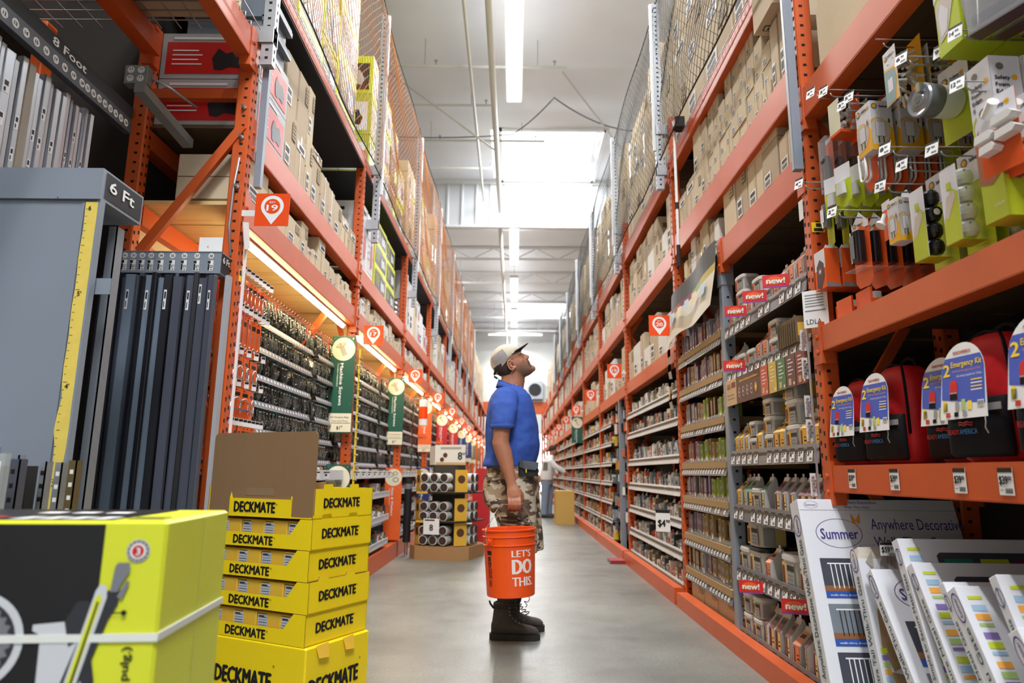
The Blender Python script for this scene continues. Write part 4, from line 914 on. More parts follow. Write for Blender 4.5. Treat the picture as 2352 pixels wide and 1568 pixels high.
gate_box(3, 'striped white gate carton whose top rises behind its twin, mid row', (1.25, 2.311, .752), 2.005, .040, .60, TS, 'stripe')
gate_box(4, 'striped white gate carton with a long spine title, in front of its taller twin', (1.25, 2.24, .686), 1.84, .036, .60, SS, 'stripe')
gate_box(5, 'slim white gate carton squeezed behind the Walk-Thru Gate one', (1.25, 2.087, .651), 1.69, .030, .60, SS, 'bare')
gate_box(6, 'white gate carton with Walk-Thru Gate in large letters on its spine', (1.25, 2.035, .648), 1.63, .045, .60, WT, 'stripe')
gate_box(7, 'white gate carton raised behind the two at the lower right corner', (1.27, 1.885, .700), 1.545, .035, .58, TS, 'stripe')
gate_box(8, 'plain white gate carton second from the lower right corner', (1.25, 1.800, .585), 1.43, .045, .58, ET, 'bare')
gate_box(9, 'nearest white gate carton, at the lower right corner', (1.27, 1.700, .575), 1.31, .04, .58, TS, 'bare')
b = MB(); b.box(-.03, .03, 0, .001, -.045, .0, white); b.rect((0, -.0005, 0), X, Z, -.03, .03, -.009, 0, blackp); b.text('$59', (0, -.0005, 0), X, Z, -.025, -.034, .02, blackp, w=.028, bold=.03); b.text('99', (0, -.0005, 0), X, Z, .006, -.025, .010, blackp, bold=.03)
for q in range(7): b.rect((0, -.0005, 0), X, Z, .0 + q * .004, .002 + q * .004, -.044, -.036, blackp)
tag(b.build('price_card', loc=(1.318, 2.497, .722)), 'small 59.99 price card standing among the gate cartons', 'price card')
# ================================================================== shared goods
BW = ['bay nineteen', 'bay seventeen', 'bay fifteen', 'bay thirteen', 'bay eleven', 'bay nine', 'bay seven', 'bay five', 'bay three', 'bay one', 'the last left bay but one', 'the last left bay']
BR = ['the backpack bay', 'bay twenty', 'bay eighteen', 'bay sixteen', 'bay fourteen', 'bay twelve', 'bay ten', 'bay eight', 'bay six', 'the tenth right bay', 'the eleventh right bay', 'the last right bay but one', 'the last right bay']
def carton_bm(style, m=None):   # unit carton: x -.5...5 (width), y 0..1 (depth, front at 0), z 0..1
    b = MB(); m = m or card; b.bbox(-.5, .5, 0, 1, 0, 1, m, .012)
    O = (0, -.002, 0); T = (0, 0, 1.002)
    b.rect(O, X, Z, -.06, .06, .0, 1, tape, .001) if style in (1, 3) else None
    b.rect(T, X, Y, -.5, .5, .46, .54, tape, .001)
    b.rect((-.502, 1, 0), -Y, Z, 0, 1, .48, .5, card_d, .001)
    if style in (0, 1, 4): b.rect(O, X, Z, -.38, .02, .12, .42, white, .004); b.rect(O, X, Z, -.34, -.04, .30, .38, blackp, .006); [b.rect(O, X, Z, -.34 + q * .045, -.315 + q * .045, .15, .26, blackp, .006) for q in range(7)]
    if style in (2, 4): b.rect(O, X, Z, .1, .42, .6, .9, card_d, .004); b.rect(O, X, Z, .12, .4, .62, .88, m, .006); [b.rect(O, X, Z, .15, .37, .66 + q * .06, .68 + q * .06, blackp, .008) for q in range(4)]
    if style == 3: b.rect(O, X, Z, -.42, .42, .68, .84, white, .004); b.rect(O, X, Z, -.2, .3, .72, .80, blackp, .006)
    if style == 2: b.rect((-.502, 1, 0), -Y, Z, .2, .7, .2, .5, white, .003)
    b.rect((.502, 0, 0), Y, Z, .12, .5, .55, .75, card_d, .003)
    return b
card_l = mat('pale_cardboard', S(206, 190, 162), .85, var=.06, scale=5, rnd=.10)
card_w = mat('white_carton', S(222, 222, 220), .6, var=.03, rnd=.08)
CM = [carton_bm(k % 5, card if k < 5 else card_l).mesh('carton') for k in range(10)]
CW = [carton_bm(0, card_w).mesh('carton'), carton_bm(3, card_w).mesh('carton')]
def picture_bm(base, panel, blotch, accent):   # printed retail carton
    b = MB(); b.bbox(-.5, .5, 0, 1, 0, 1, base, .01)
    for (O, U, W_) in (((-.5, -.002, 0), X, 1), ((.502, 0, 0), Y, 1), ((-.502, 1, 0), -Y, 1)):
        b.rect(O, U, Z, .06, .94, .10, .80, panel, .001)
        b.poly(O, U, Z, [(.55, .2), (.62, .18), (.7, .26), (.82, .22), (.86, .4), (.78, .62), (.66, .55), (.58, .66), (.52, .45)], blotch, .004)
        for q in range(4): b.rect(O, U, Z, .12, .42 - .04 * (q % 2), .30 + q * .1, .325 + q * .1, accent, .004)
        b.rect(O, U, Z, .12, .7, .86, .91, accent if base is not white else blackp, .003)
    return b.mesh('carton')
lp_dark = mat('dark_print', S(34, 34, 38), .4)
redbox = picture_bm(mat('grey_carton_print', S(176, 178, 182), .5), mat('red_carton_print', S(196, 34, 30), .4), lp_dark, white)
limebox = picture_bm(lime, lp_dark, mat('saw_light', (0, 0, 0)), lime)
limebox2 = picture_bm(mat('brown_stripe_print', S(134, 104, 70), .6, var=.3, scale=30, stretch=(1, 1, 12)), mat('brown_stripe_print', (0, 0, 0)), lime, white)
limebox3 = picture_bm(mat('worn_lime', S(188, 198, 60), .5), white, lp_dark, lime)
whred = picture_bm(white, mat('white_soft', S(214, 214, 220), .5), red, mat('pale_grey_print', S(150, 152, 160), .5))
_TB = {}
def put_box(me, x, y, z, w_, d_, h_, s, name, lab, cat, group=None, wob=.0, rz=0.0):
    # x = front plane; s=-1 left rack (front faces +x), s=+1 right rack (front faces -x)
    o = bpy.data.objects.new(name, me); COL.objects.link(o); o.scale = (w_, d_, h_); o.location = (x + (wob if s > 0 else -wob), y, z)
    o.rotation_euler = (0, 0, (PI / 2 if s < 0 else -PI / 2) + rz); return tag(o, lab, cat, group)
def row_of_cartons(s, x, y0, y1, z, spec, phrase, depth=.4, group=None, meshes=None, name='carton', cat='box', noun='brown carton'):
    # spec: list of (width, [heights]); stacks side by side
    if group == 'far':
        for (w_, hs) in spec:
            if y0 + w_ > y1 + .02: break
            zz = z
            for h_ in hs:
                me = (meshes or CM)[R.randrange(len(meshes or CM))]; M_ = Matrix.Translation((x - R.uniform(0, .012) * s * -1, y0 + w_ / 2, zz)) @ Matrix.Rotation(PI / 2 if s < 0 else -PI / 2, 4, 'Z') @ Matrix.Diagonal((w_ - .008, depth, h_ - .002, 1))
                vs = [v.co[:] for v in me.vertices]
                for i, m_ in enumerate(me.materials): FAR.add(vs, [tuple(q.vertices) for q in me.polygons if q.material_index == i], m_, M=M_)
                zz += h_
            y0 += w_ + .004
        return
    y = y0; n = 0
    for (w_, hs) in spec:
        if y + w_ > y1 + .02: break
        zz = z
        for j, h_ in enumerate(hs):
            n += 1; me = (meshes or CM)[R.randrange(len(meshes or CM))]
            where = '' if len(hs) == 1 else (', bottom' if j == 0 else (', top' if j == len(hs) - 1 else ', %s up' % ORD[j]))
            o = put_box(me, x, y + w_ / 2, zz, w_ - .008, depth * (1 if j == 0 else .94), h_ - .002, s, name, '%s %s, %s stack along%s' % (noun, phrase, ORD[_si[0]], where), cat, group, wob=R.uniform(0, .012) + .004 * j, rz=0)
            zz += h_
        _si[0] += 1; y += w_ + .004
_si = [0]; FAR = MB()
def cartons(s, x, y0, y1, z, spec, phrase, **kw): _si[0] = 0; row_of_cartons(s, x, y0, y1, z, spec, phrase, **kw)

# price rails with tags
rail_g = mat('grey_price_rail', S(112, 112, 116), .4); rail_c = mat('clear_price_rail', S(118, 118, 128), .35, spec=.4); rail_w = mat('white_price_rail', S(214, 214, 216), .4)
board_m = mat('shelf_board', S(96, 82, 66), .7, var=.2)
def price_tag(b, O, U, V, x, w_, h_, n, fine=True):
    b.rect(O, U, V, x, x + w_, .0, h_, white, .0014)
    b.rect(O, U, V, x, x + w_, h_ * .84, h_, blackp, .002)
    if fine:
        b.text(str(n), O, U, V, x + w_ * .14, h_ * .42, h_ * .32, blackp, w=w_ * .28, bold=.06, off=.002); b.rect(O, U, V, x + w_ * .5, x + w_ * .75, h_ * .6, h_ * .72, blackp, .002)
        for q in range(4): b.rect(O, U, V, x + w_ * (.45 + q * .12), x + w_ * (.51 + q * .12), h_ * .08, h_ * .28, blackp, .002)
    else: b.rect(O, U, V, x + w_ * .2, x + w_ * .55, h_ * .4, h_ * .7, blackp, .002)
def shelf(parent, s, x, y0, y1, z, depth, rail, rh, tags, tilt=0.0, fine=True, board=board_m, step=.075, pegs=False, thick=.012):
    # board with its top at z, price rail in front; returns nothing
    bx = sorted((x, x + (depth if s > 0 else -depth)))
    b = MB(); b.box(bx[0], bx[1], y0, y1, z - thick, z, board); so = b.build('shelf_board', parent)
    r = MB(); fx = x - .004 if s > 0 else x + .004
    U = -Y if s > 0 else Y; ys = y1 if s > 0 else y0
    V = Vector((-.0 if s > 0 else 0, 0, 1)); dx = (math.sin(tilt) * rh) * (1 if s > 0 else -1)
    P = [(fx, y0, z - rh * .75), (fx, y1, z - rh * .75), (fx + dx, y1, z + rh * .25), (fx + dx, y0, z + rh * .25)]
    Q = [(p[0] + (.005 if s > 0 else -.005), p[1], p[2]) for p in P]
    r.add(P + Q, [(0, 1, 2, 3), (7, 6, 5, 4), (0, 4, 5, 1), (3, 2, 6, 7), (0, 3, 7, 4), (1, 5, 6, 2)], rail)
    V = (Vector(P[3]) - Vector(P[0])).normalized(); O = Vector((fx, ys, z - rh * .75)) + V * rh * .10 + U.cross(V) * .001
    yy = .012; L = y1 - y0
    while yy < L - step * .7:
        if R.random() < tags: price_tag(r, O, U, V, yy, step * .62, rh * .72 if not pegs else rh * .5, R.choice([3, 4, 5, 6, 8, 9]), fine)
        if pegs: r.cyl(O + U * (yy + step * .3) + V * rh * .7, O + U * (yy + step * .3) + V * rh * .7 + U.cross(V) * .02, .005, steel, 6)
        yy += step
    r.build('price_rail', so)
# ------------------------------------------------------------------ hanging packs on the left pegs
def pouch_bm(hc, body, bits, seed):
    rr = random.Random(seed); b = MB(); w_, h_ = .044, .125
    b.box(-w_ / 2, w_ / 2, -.001, .001, -.032, 0, hc); b.rect((0, -.001, 0), X, Z, -w_ * .36, w_ * .36, -.026, -.018, white, .0005); b.disc((0, -.001, 0), X, Z, 0, -.006, .003, hole, .0008, 8)
    n = 8; rings = []
    for i, (z, tw) in enumerate([(-.03, .002), (-.05, .006), (-.085, .013), (-.11, .011), (-.125, .002)]):
        rings.append([((w_ / 2) * c, -tw * sgn, z) for c, sgn in ((-1, 0), (-.6, .8), (0, 1), (.6, .8), (1, 0), (.6, -.5), (0, -.6), (-.6, -.5))])
    b.loft(rings, body)
    for q in range(7):
        x0, z0 = rr.uniform(-.015, .015), rr.uniform(-.115, -.06); a = rr.uniform(0, PI)
        b.cyl((x0, -.013, z0), (x0 + .011 * math.cos(a), -.015, z0 + .011 * math.sin(a)), .0022, bits, 5)
    return b.mesh('screw_pack')
gl = mat('dark_pouch', S(34, 44, 40), .22, var=.4, scale=60, spec=.7, rnd=.3); gl2 = mat('smoky_pouch', S(88, 96, 92), .18, var=.5, scale=60, spec=.8, rnd=.3); gcard = mat('green_header', S(22, 66, 50), .5, rnd=.2); kcard = mat('black_header', S(26, 28, 28), .5)
PK = [pouch_bm(gcard, gl, steel, 1), pouch_bm(kcard, gl2, steel, 2), pouch_bm(gcard, gl2, steel, 3), pouch_bm(kcard, gl, steel, 4)]
HOOKZ = [1.965, 1.775, 1.62, 1.462, 1.31, 1.155, 1.0]
ROWN = ['top', 'second', 'third', 'fourth', 'fifth', 'sixth', 'lowest']
def peg_rows(k, individually, budget):
    y0 = POSTS_L[k]; secs = [(.62, 1.72), (1.86, 2.36)] if k == 0 else [(.12, 1.72), (1.86, 2.36)]
    parent = BAYS_L[k]; back = MB(); cnt = 0; front = MB()
    for si, (a, c) in enumerate(secs):
        n = int((c - a) / .056)
        for ri, hz in enumerate(HOOKZ):
            hk = MB()
            for j in range(n + 1): yy = y0 + a + .03 + j * .056; hk.tube([(-1.895, yy, hz), (-1.47, yy, hz), (-1.462, yy, hz + .012)], .0022, galv, 4)
            if ri:
                r = MB(); P = [(-1.455, y0 + a, hz - .012), (-1.455, y0 + c, hz - .012), (-1.470, y0 + c, hz + .028), (-1.470, y0 + a, hz + .028)]
                Q = [(p[0] - .003, p[1], p[2]) for p in P]
                r.add(P + Q, [(0, 1, 2, 3), (7, 6, 5, 4), (0, 4, 5, 1), (3, 2, 6, 7), (0, 3, 7, 4), (1, 5, 6, 2)], rail_c)
                V = (Vector(P[3]) - Vector(P[0])).normalized()
                for j in range(n): r.rect(P[0], Y, V, .006 + j * .056, .05 + j * .056, .007, .011, grayp, .001); r.rect(P[0], Y, V, .012 + j * .056, .03 + j * .056, .018, .034, white, .001)
                po = r.build('price_rail', parent); hk.build('peg_hooks', po)
            else: hk.build('peg_hooks', parent)
            for j in range(n + 1):
                yy = y0 + a + .03 + j * .056
                if R.random() < .06: continue
                me = PK[R.randrange(4)]
                for dd in range(1, 4):
                    M_ = Matrix.Translation((-1.50 - .07 * dd, yy, hz)) @ Matrix.Rotation(PI / 2, 4, 'Z')
                    back.add([p.co[:] for p in me.vertices][:18 + 40] if False else [(-.021, 0, -.125), (.021, 0, -.125), (.021, 0, 0), (-.021, 0, 0), (-.018, -.02, -.10), (.018, -.02, -.10), (.018, -.018, -.05), (-.018, -.018, -.05)],
                             [(4, 5, 6, 7), (0, 1, 5, 4), (2, 3, 7, 6), (0, 4, 7, 3), (1, 2, 6, 5), (3, 2, 1, 0)], gl if j % 2 else gl2, M=M_)
                if individually and cnt < budget:
                    o = bpy.data.objects.new('screw_pack', me); COL.objects.link(o); o.location = (-1.50, yy, hz - .002); o.rotation_euler = (R.uniform(-.06, .06), R.uniform(-.03, .03), PI / 2 + R.uniform(-.25, .25))
                    o.scale = (1, 1, R.uniform(.85, 1.05)); cnt += 1
                    tag(o, 'dark glossy screw pack hanging on the %s peg row of %s%s' % (ROWN[ri], BW[k], ', far section' if si else ', main section'), 'hardware pack', 'dark screw packs on the %s peg row of %s, section %s' % (ROWN[ri], BW[k], 'near' if si == 0 else 'far'))
                else:
                    M_ = Matrix.Translation((-1.50, yy, hz)) @ Matrix.Rotation(PI / 2 + R.uniform(-.25, .25), 4, 'Z')
                    front.add([v.co[:] for v in me.vertices], [tuple(p.vertices) for p in me.polygons], [gl, gl2, kcard, gl2][R.randrange(4)], M=M_)
    tag(back.build('screw_pack_rows'), 'dark screw packs hanging deeper on the pegs of %s behind the front ones' % BW[k], 'hardware packs', kind='stuff')
    if front.v: tag(front.build('screw_pack_rows'), 'rows of dark screw packs on the pegs of %s on the left' % BW[k], 'hardware packs', kind='stuff')
    return cnt
used = peg_rows(0, True, 300); used += peg_rows(1, True, 300 - used)
for k in (2, 3, 4, 5): peg_rows(k, False, 0)
# lit header strips on the rear beam and the rest of the bay fittings
for k in range(7):
    y0 = POSTS_L[k]; b = MB(); st = mat('cream_header_strip', S(232, 214, 160), .4)
    P = [(-1.80, y0 + .7 if k == 0 else y0 + .1, 2.02), (-1.80, y0 + 2.35, 2.02), (-1.825, y0 + 2.35, 2.10), (-1.825, y0 + .7 if k == 0 else y0 + .1, 2.10)]; Q = [(p[0] - .004, p[1], p[2]) for p in P]
    b.add(P + Q, [(0, 1, 2, 3), (7, 6, 5, 4), (0, 4, 5, 1), (3, 2, 6, 7), (0, 3, 7, 4), (1, 5, 6, 2)], st)
    for j in range(34): b.rect(P[0], Y, (Vector(P[3]) - Vector(P[0])).normalized(), .02 + j * .05, .055 + j * .05, .03, .05, mat('cream_tick', S(200, 184, 140), .5), .001)
    ho = b.build('header_strip', BAYS_L[k]); MB().box(-1.90, -1.80, y0 + .05, y0 + 2.4, 1.99, 2.02, orange).build('header_bar', BAYS_L[k])
# orange carded hardware, near part of bay nineteen
oc = mat('orange_card', S(240, 104, 36), .45, rnd=.08)
def ocard(w_, h_, kind):
    t = thing('hardware_card', '', 'hardware pack'); b = MB(); b.box(-w_ / 2, w_ / 2, -.001, .001, -h_, 0, oc); O = (0, -.0012, 0)
    b.disc(O, X, Z, 0, -.008, .004, hole, .0006, 8); b.rect(O, X, Z, -w_ * .3, w_ * .3, -h_ * .25, -h_ * .13, blackp, .0006); b.build('card', t)
    f = MB()
    if kind == 'u': f.tube([(-w_ * .28, -.01, -h_ * .85), (-w_ * .28, -.01, -h_ * .5)] + [(w_ * .28 * math.cos(PI - a * PI / 8), -.01, -h_ * .5 + w_ * .28 * math.sin(a * PI / 8)) for a in range(9)] + [(w_ * .28, -.01, -h_ * .5), (w_ * .28, -.01, -h_ * .85)], .004, steel, 8); f.box(-w_ * .36, w_ * .36, -.014, -.008, -h_ * .74, -h_ * .69, steel)
    elif kind == 'hook': f.tube([(0, -.008, -h_ * .35), (0, -.008, -h_ * .7)] + [(.012 - .012 * math.cos(a * PI / 8), -.008, -h_ * .7 - .012 * math.sin(a * PI / 8)) for a in range(9)], .0028, steel, 6); f.tube([(.008 * math.cos(a * PI / 6), -.008, -h_ * .3 + .008 * math.sin(a * PI / 6)) for a in range(13)], .0024, steel, 6)
    else: f.tube([(.011 * math.cos(a * PI / 8), -.008, -h_ * .8 + .011 * math.sin(a * PI / 8)) for a in range(17)], .003, steel, 6); f.cyl((0, -.008, -h_ * .72), (0, -.008, -h_ * .3), .0025, steel, 6)
    f.build('fitting', t, label='shiny steel fitting'); return t
protos = [ocard(.055, .17, 'hook'), ocard(.05, .20, 'eye'), ocard(.095, .15, 'u')]
wtag = MB().rect((0, 0, 0), Y, Z, -.014, .014, -.018, .018, white).rect((0, 0, 0), Y, Z, -.012, .012, .004, .016, blackp, .001).box(-.002, 0, -.014, .014, -.018, .018, white).mesh('peg_tag')
ROW = [(1.925, 0, 9, .055), (1.735, 1, 8, .06), (1.52, 2, 5, .10), (1.36, 2, 5, .10), (1.17, 0, 9, .055), (.98, 1, 8, .06)]
for ri, (hz, pk, n, st) in enumerate(ROW):
    for j in range(n):
        yy = 3.235 + j * st; xf = -1.40 - .0 * j
        hk = MB().tube([(-1.895, yy, hz), (xf + .03, yy, hz), (xf + .036, yy, hz + .01)], .0025, galv, 4)
        hk.build('peg_hook', BAYS_L[0])
        for dd in range(2):
            o = dup(protos[pk], (xf - .01 - dd * .045, yy, hz - .002), PI / 2 + R.uniform(-.35, .2), 'orange carded fitting%s, %s from the near post, %s orange row of bay nineteen' % (' set behind' if dd else '', ORD[j], ORD[ri]), 'orange hardware cards by the near post')
        tg = bpy.data.objects.new('peg_tag', wtag); COL.objects.link(tg); tg.parent = BAYS_L[0]; tg.location = (xf + .04, yy + .0, hz + .012); tg.rotation_euler = (0, 0, -.5)
for p in protos: unused(p)
# ------------------------------------------------------------------ low shelves of small parts on the left
shelf_w = mat('white_shelf', S(216, 218, 224), .4)
def small_goods(b, s, x, y0, y1, z, hmin, hmax, cols, dens=1.0, depth=.2, wmin=.03, wmax=.07):
    y = y0 + .01
    while y < y1 - wmax:
        w_ = R.uniform(wmin, wmax); h_ = R.uniform(hmin, hmax)
        if R.random() < dens:
            for q in range(3):
                xx = x + (.01 + q * .07) * (1 if s > 0 else -1); dx = .05 * (1 if s > 0 else -1); a, c = sorted((xx, xx + dx))
                hh = h_ * R.uniform(.8, 1.05); b.box(a, c, y, y + w_ - .004, z, z + hh, R.choice(cols))
                if q == 0: fx = a - .0006 if s > 0 else c + .0006; U = -Y if s > 0 else Y; b.rect((fx, y + (w_ - .004 if s > 0 else 0), z), U, Z, w_ * .15, w_ * .75, hh * .3, hh * .6, R.choice([white, blackp, grayp, R.choice(cols)]), .0008)
        y += w_ + .003
parts_m = [mat('bin_goods_%d' % i, c, .45) for i, c in enumerate([S(196, 192, 184), S(90, 88, 84), S(150, 140, 120), S(226, 120, 60), S(60, 66, 76), S(230, 230, 230), S(170, 130, 84)])]
for k in range(6):
    y0 = POSTS_L[k] + .05; y1 = POSTS_L[k] + (1.85 if k else 2.2); p = BAYS_L[k]
    b = MB(); b.box(-1.86, LX, y0, y1, .925, .94, shelf_w); b.box(LX, LX + .012, y0, y1, .885, .955, shelf_w)
    for q in range(7): price_tag(b, (LX + .012, y0, .893), Y, Z, .1 + q * .25, .16, .05, 9, False)
    b.build('wide_shelf', p, label='white shelf with price edge')
    for zi, z in enumerate((.735, .50, .255)):
        shelf(p, -1, LX, y0, y1, z, .45, rail_w, .06, .9, fine=False, board=shelf_w, step=.055)
        g = MB(); small_goods(g, -1, LX - .01, y0, y1, z, .04, .11, parts_m, .8, wmin=.04, wmax=.10)
        tag(g.build('small_parts'), 'loose bolts and boxed small parts on the %s white shelf under %s' % (['upper', 'middle', 'lowest'][zi], BW[k]), 'small parts', kind='stuff')
    g = MB(); small_goods(g, -1, LX - .02, y0, y1, .94, .02, .05, parts_m, .5, wmin=.05, wmax=.14)
    tag(g.build('small_parts'), 'low bins of small parts on the wide white shelf under %s' % BW[k], 'small parts', kind='stuff')
# ------------------------------------------------------------------ cartons on the left beams
zA, zB, zT = 2.277, 2.672, 3.672
cartons(-1, -1.345, 3.20, 5.56, zA, [(.30, [.24]), (.30, [.19]), (.26, [.17]), (.14, [.22]), (.11, [.10]), (.12, [.12]), (.17, [.25]), (.14, [.16]), (.12, [.14]), (.10, [.13]), (.10, [.15]), (.11, [.13]), (.12, [.15]), (.10, [.12])], 'on the lowest beam of bay nineteen', noun='small carton', depth=.35, meshes=CM[5:])
for k in range(1, 8):
    sp = [(R.uniform(.08, .17), [R.uniform(.10, .22)] if R.random() < .6 else [.10, .10]) for _ in range(22)]
    cartons(-1, -1.345, POSTS_L[k] + .05, POSTS_L[k] + 2.4, zA, sp, 'on the lowest beam of %s' % BW[k], noun='small carton', depth=.35, meshes=CM[5:] + CW, group='far' if k > 1 else None)
for j in range(2):
    o = put_box(redbox, -1.34, 3.42, zB + j * .262, .43, .52, .26, -1, 'red_carton', 'red and grey printed carton beside the near left post, %s of the pair' % ['lower', 'upper'][j], 'box')
for j in range(2):
    t = thing('lidded_tote', 'grey plastic lidded tote high on the red cartons, %s' % ['lower', 'upper'][j], 'tote', (-1.36, 3.42, zB + .524 + j * .15)); tm = mat('grey_tote', S(112, 122, 134), .4)
    MB().box(-.40, 0, -.17, .17, 0, .12, tm).build('bin', t); MB().box(-.42, .025, -.19, .19, .12, .148, tm).box(.0, .03, -.19, .19, .10, .13, tm).build('lid', t)
cartons(-1, -1.35, 3.65, 5.56, zB, [(.22, [.38, .36]), (.20, [.34, .40]), (.13, [.40, .36]), (.22, [.34, .06]), (.20, [.32]), (.16, [.30]), (.24, [.28]), (.22, [.25]), (.20, [.22]), (.16, [.14])], 'on the middle beam of bay nineteen', depth=.5, noun='taped brown carton')
cartons(-1, -1.35, POSTS_L[1] + .06, POSTS_L[1] + .68, zB, [(.26, [.62]), (.28, [.60])], 'on the middle beam of bay seventeen', noun='tall white and red carton', meshes=[whred], depth=.5)
cartons(-1, -1.35, POSTS_L[1] + .66, POSTS_L[1] + 1.9, zB, [(.60, [.24, .24, .22]), (.52, [.22, .26, .22])], 'mid-beam of bay seventeen', noun='lime and black carton', meshes=[limebox], depth=.5)
for j in range(4):
    b = MB(); b.lathe([(.0, 0), (.12, 0), (.17, .03), (.18, .05), (.16, .05), (.0, .02)], steel, n=20); tag(b.build('steel_bowl', loc=(-1.53, POSTS_L[1] + 2.1, zB + .002 + j * .055)), 'shiny steel bowl stacked at the far end of bay seventeen, %s from the bottom' % ORD[j], 'bowl')
cartons(-1, -1.35, POSTS_L[2] + .06, POSTS_L[2] + 2.4, zB, [(.22, [.72]), (.2, [.66]), (.30, [.66]), (.32, [.60]), (.28, [.3, .3]), (.3, [.5]), (.3, [.4]), (.25, [.3])], 'on the middle beam of bay fifteen', noun='upright printed carton', meshes=[whred, CW[0], CM[7]], depth=.5)
for k in range(3, 9):
    sp = [(R.uniform(.2, .34), [R.uniform(.25, .7)]) for _ in range(10)]
    cartons(-1, -1.35, POSTS_L[k] + .06, POSTS_L[k] + 2.4, zB, sp, 'on the middle beam of %s' % BW[k], noun='carton', meshes=[whred, CW[1], CM[6], CM[2]] if k < 6 else CM + CW, depth=.5, group='far')
# top shelf, behind the net
cartons(-1, -1.38, 3.22, 3.85, zT, [(.30, [.5, .5, .5]), (.28, [.45, .5, .4])], 'behind the net atop bay nineteen', noun='brown carton', depth=.6)
cartons(-1, -1.38, 3.84, 5.58, zT, [(.52, [.16, .42, .40, .42]), (.40, [.36, .40, .38, .30]), (.60, [.10, .42, .42, .42, .20])], 'behind the net atop bay nineteen', noun='lime saw carton', meshes=[limebox, limebox, limebox3], depth=.62)
cartons(-1, -1.38, POSTS_L[1] + .35, POSTS_L[1] + 2.4, zT, [(.5, [.4, .42, .4]), (.5, [.42, .40, .36]), (.48, [.4, .4, .3]), (.45, [.4, .4])], 'behind the net atop bay seventeen', noun='lime printed carton', meshes=[limebox2, limebox3, limebox], depth=.62)
cartons(-1, -1.38, POSTS_L[2] + .1, POSTS_L[2] + 2.4, zT, [(.5, [.45, .45, .3]), (.5, [.42, .5, .3]), (.4, [.5, .5]), (.5, [.5, .5, .3]), (.4, [.5, .5])], 'behind the net atop bay fifteen', noun='carton', meshes=[limebox3, CM[2], CM[5], CM[6]], depth=.62)
for k in range(3, 11):
    sp = [(R.uniform(.36, .55), [R.uniform(.4, .55) for _ in range(3 if k > 4 else 2 + (j % 2))]) for j in range(6)]
    cartons(-1, -1.38, POSTS_L[k] + .1, POSTS_L[k] + 2.4, zT, sp, 'on the top shelf of %s' % BW[k], noun='tan carton', meshes=CM[5:] + CM[:2] + ([whred] if k in (5, 6) else []), depth=.62, group='far')
cartons(-1, -1.36, 1.5, 3.08, 3.135, [(.35, [.42]), (.30, [.40]), (.30, [.44]), (.28, [.40]), (.25, [.42])], 'on the wire deck above the metal stock', noun='brown carton', depth=.5)
for k in range(3):
    g = MB(); small_goods(g, -1, -2.0, POSTS_L[0] - 2.4 + k * .8, POSTS_L[0] - 1.7 + k * .8, 2.45, .2, .4, [ply, card, darkback], .7, wmin=.15, wmax=.3)
    tag(g.build('stored_boxes'), 'dim boxes stored behind the 8 Foot rail, %s group from the camera' % ORD[k], 'boxes', kind='stuff')
# ================================================================== right side goods
zR = 2.81; XF = 1.29
# --- tubs and clamshell packs
lidm = mat('frosted_lid', S(214, 216, 216), .35); tubm = mat('frosted_tub', S(196, 192, 184), .3, var=.1); blk_l = mat('black_lid', S(26, 26, 28), .35)
def tub(w_, d_, h_, band, lid, name='screw_tub'):
    t = thing(name, '', 'tub'); b = MB(); b.sbox(0, d_ / 2, 0, h_ - .012, w_ * .90, d_ * .90, .45, tubm, 24, 1.06)
    b.rect((-w_ / 2, -.0005 + d_ * .035, .004), X, Z, w_ * .14, w_ * .42, .004, h_ * .70, band); b.rect((-w_ / 2, -.001 + d_ * .035, .004), X, Z, w_ * .44, w_ * .86, .004, h_ * .70, mat('tub_label_grey', S(168, 168, 170), .5))
    b.rect((-w_ / 2, -.001 + d_ * .03, .004), X, Z, w_ * .45, w_ * .85, h_ * .48, h_ * .64, blackp, .001); b.rect((-w_ / 2, -.001 + d_ * .03, .004), X, Z, w_ * .18, w_ * .30, h_ * .1, h_ * .6, mat('maroon_band', S(120, 40, 36), .5), .001)
    for q in range(3): b.rect((-w_ / 2, -.001 + d_ * .03, .004), X, Z, w_ * .48, w_ * .8, h_ * (.1 + .12 * q), h_ * (.14 + .12 * q), grayp, .001)
    Os = (-w_ * .445, d_ * .5, .004); b.rect((-w_ * .462, d_ * .92, .006), -Y, Z, 0, d_ * .8, .004, h_ * .66, band, .003)
    Os2 = (w_ * .462, d_ * .10, .006); b.rect(Os2, Y, Z, d_ * .05, d_ * .40, .004, h_ * .66, mat('tub_label_grey', (0, 0, 0)), .003); b.rect(Os2, Y, Z, d_ * .44, d_ * .75, .004, h_ * .66, band, .003)
    b.build('body', t)
    l = MB(); l.sbox(0, d_ / 2, h_ - .020, h_ - .006, w_, d_, .42, lid, 24, 1.0); l.sbox(0, d_ / 2, h_ - .006, h_, w_ * .95, d_ * .95, .42, lid, 24, .98); l.build('lid', t)
    return t
clear_p = mat('clear_blister', S(206, 206, 204), .15, spec=.7, rnd=.08)
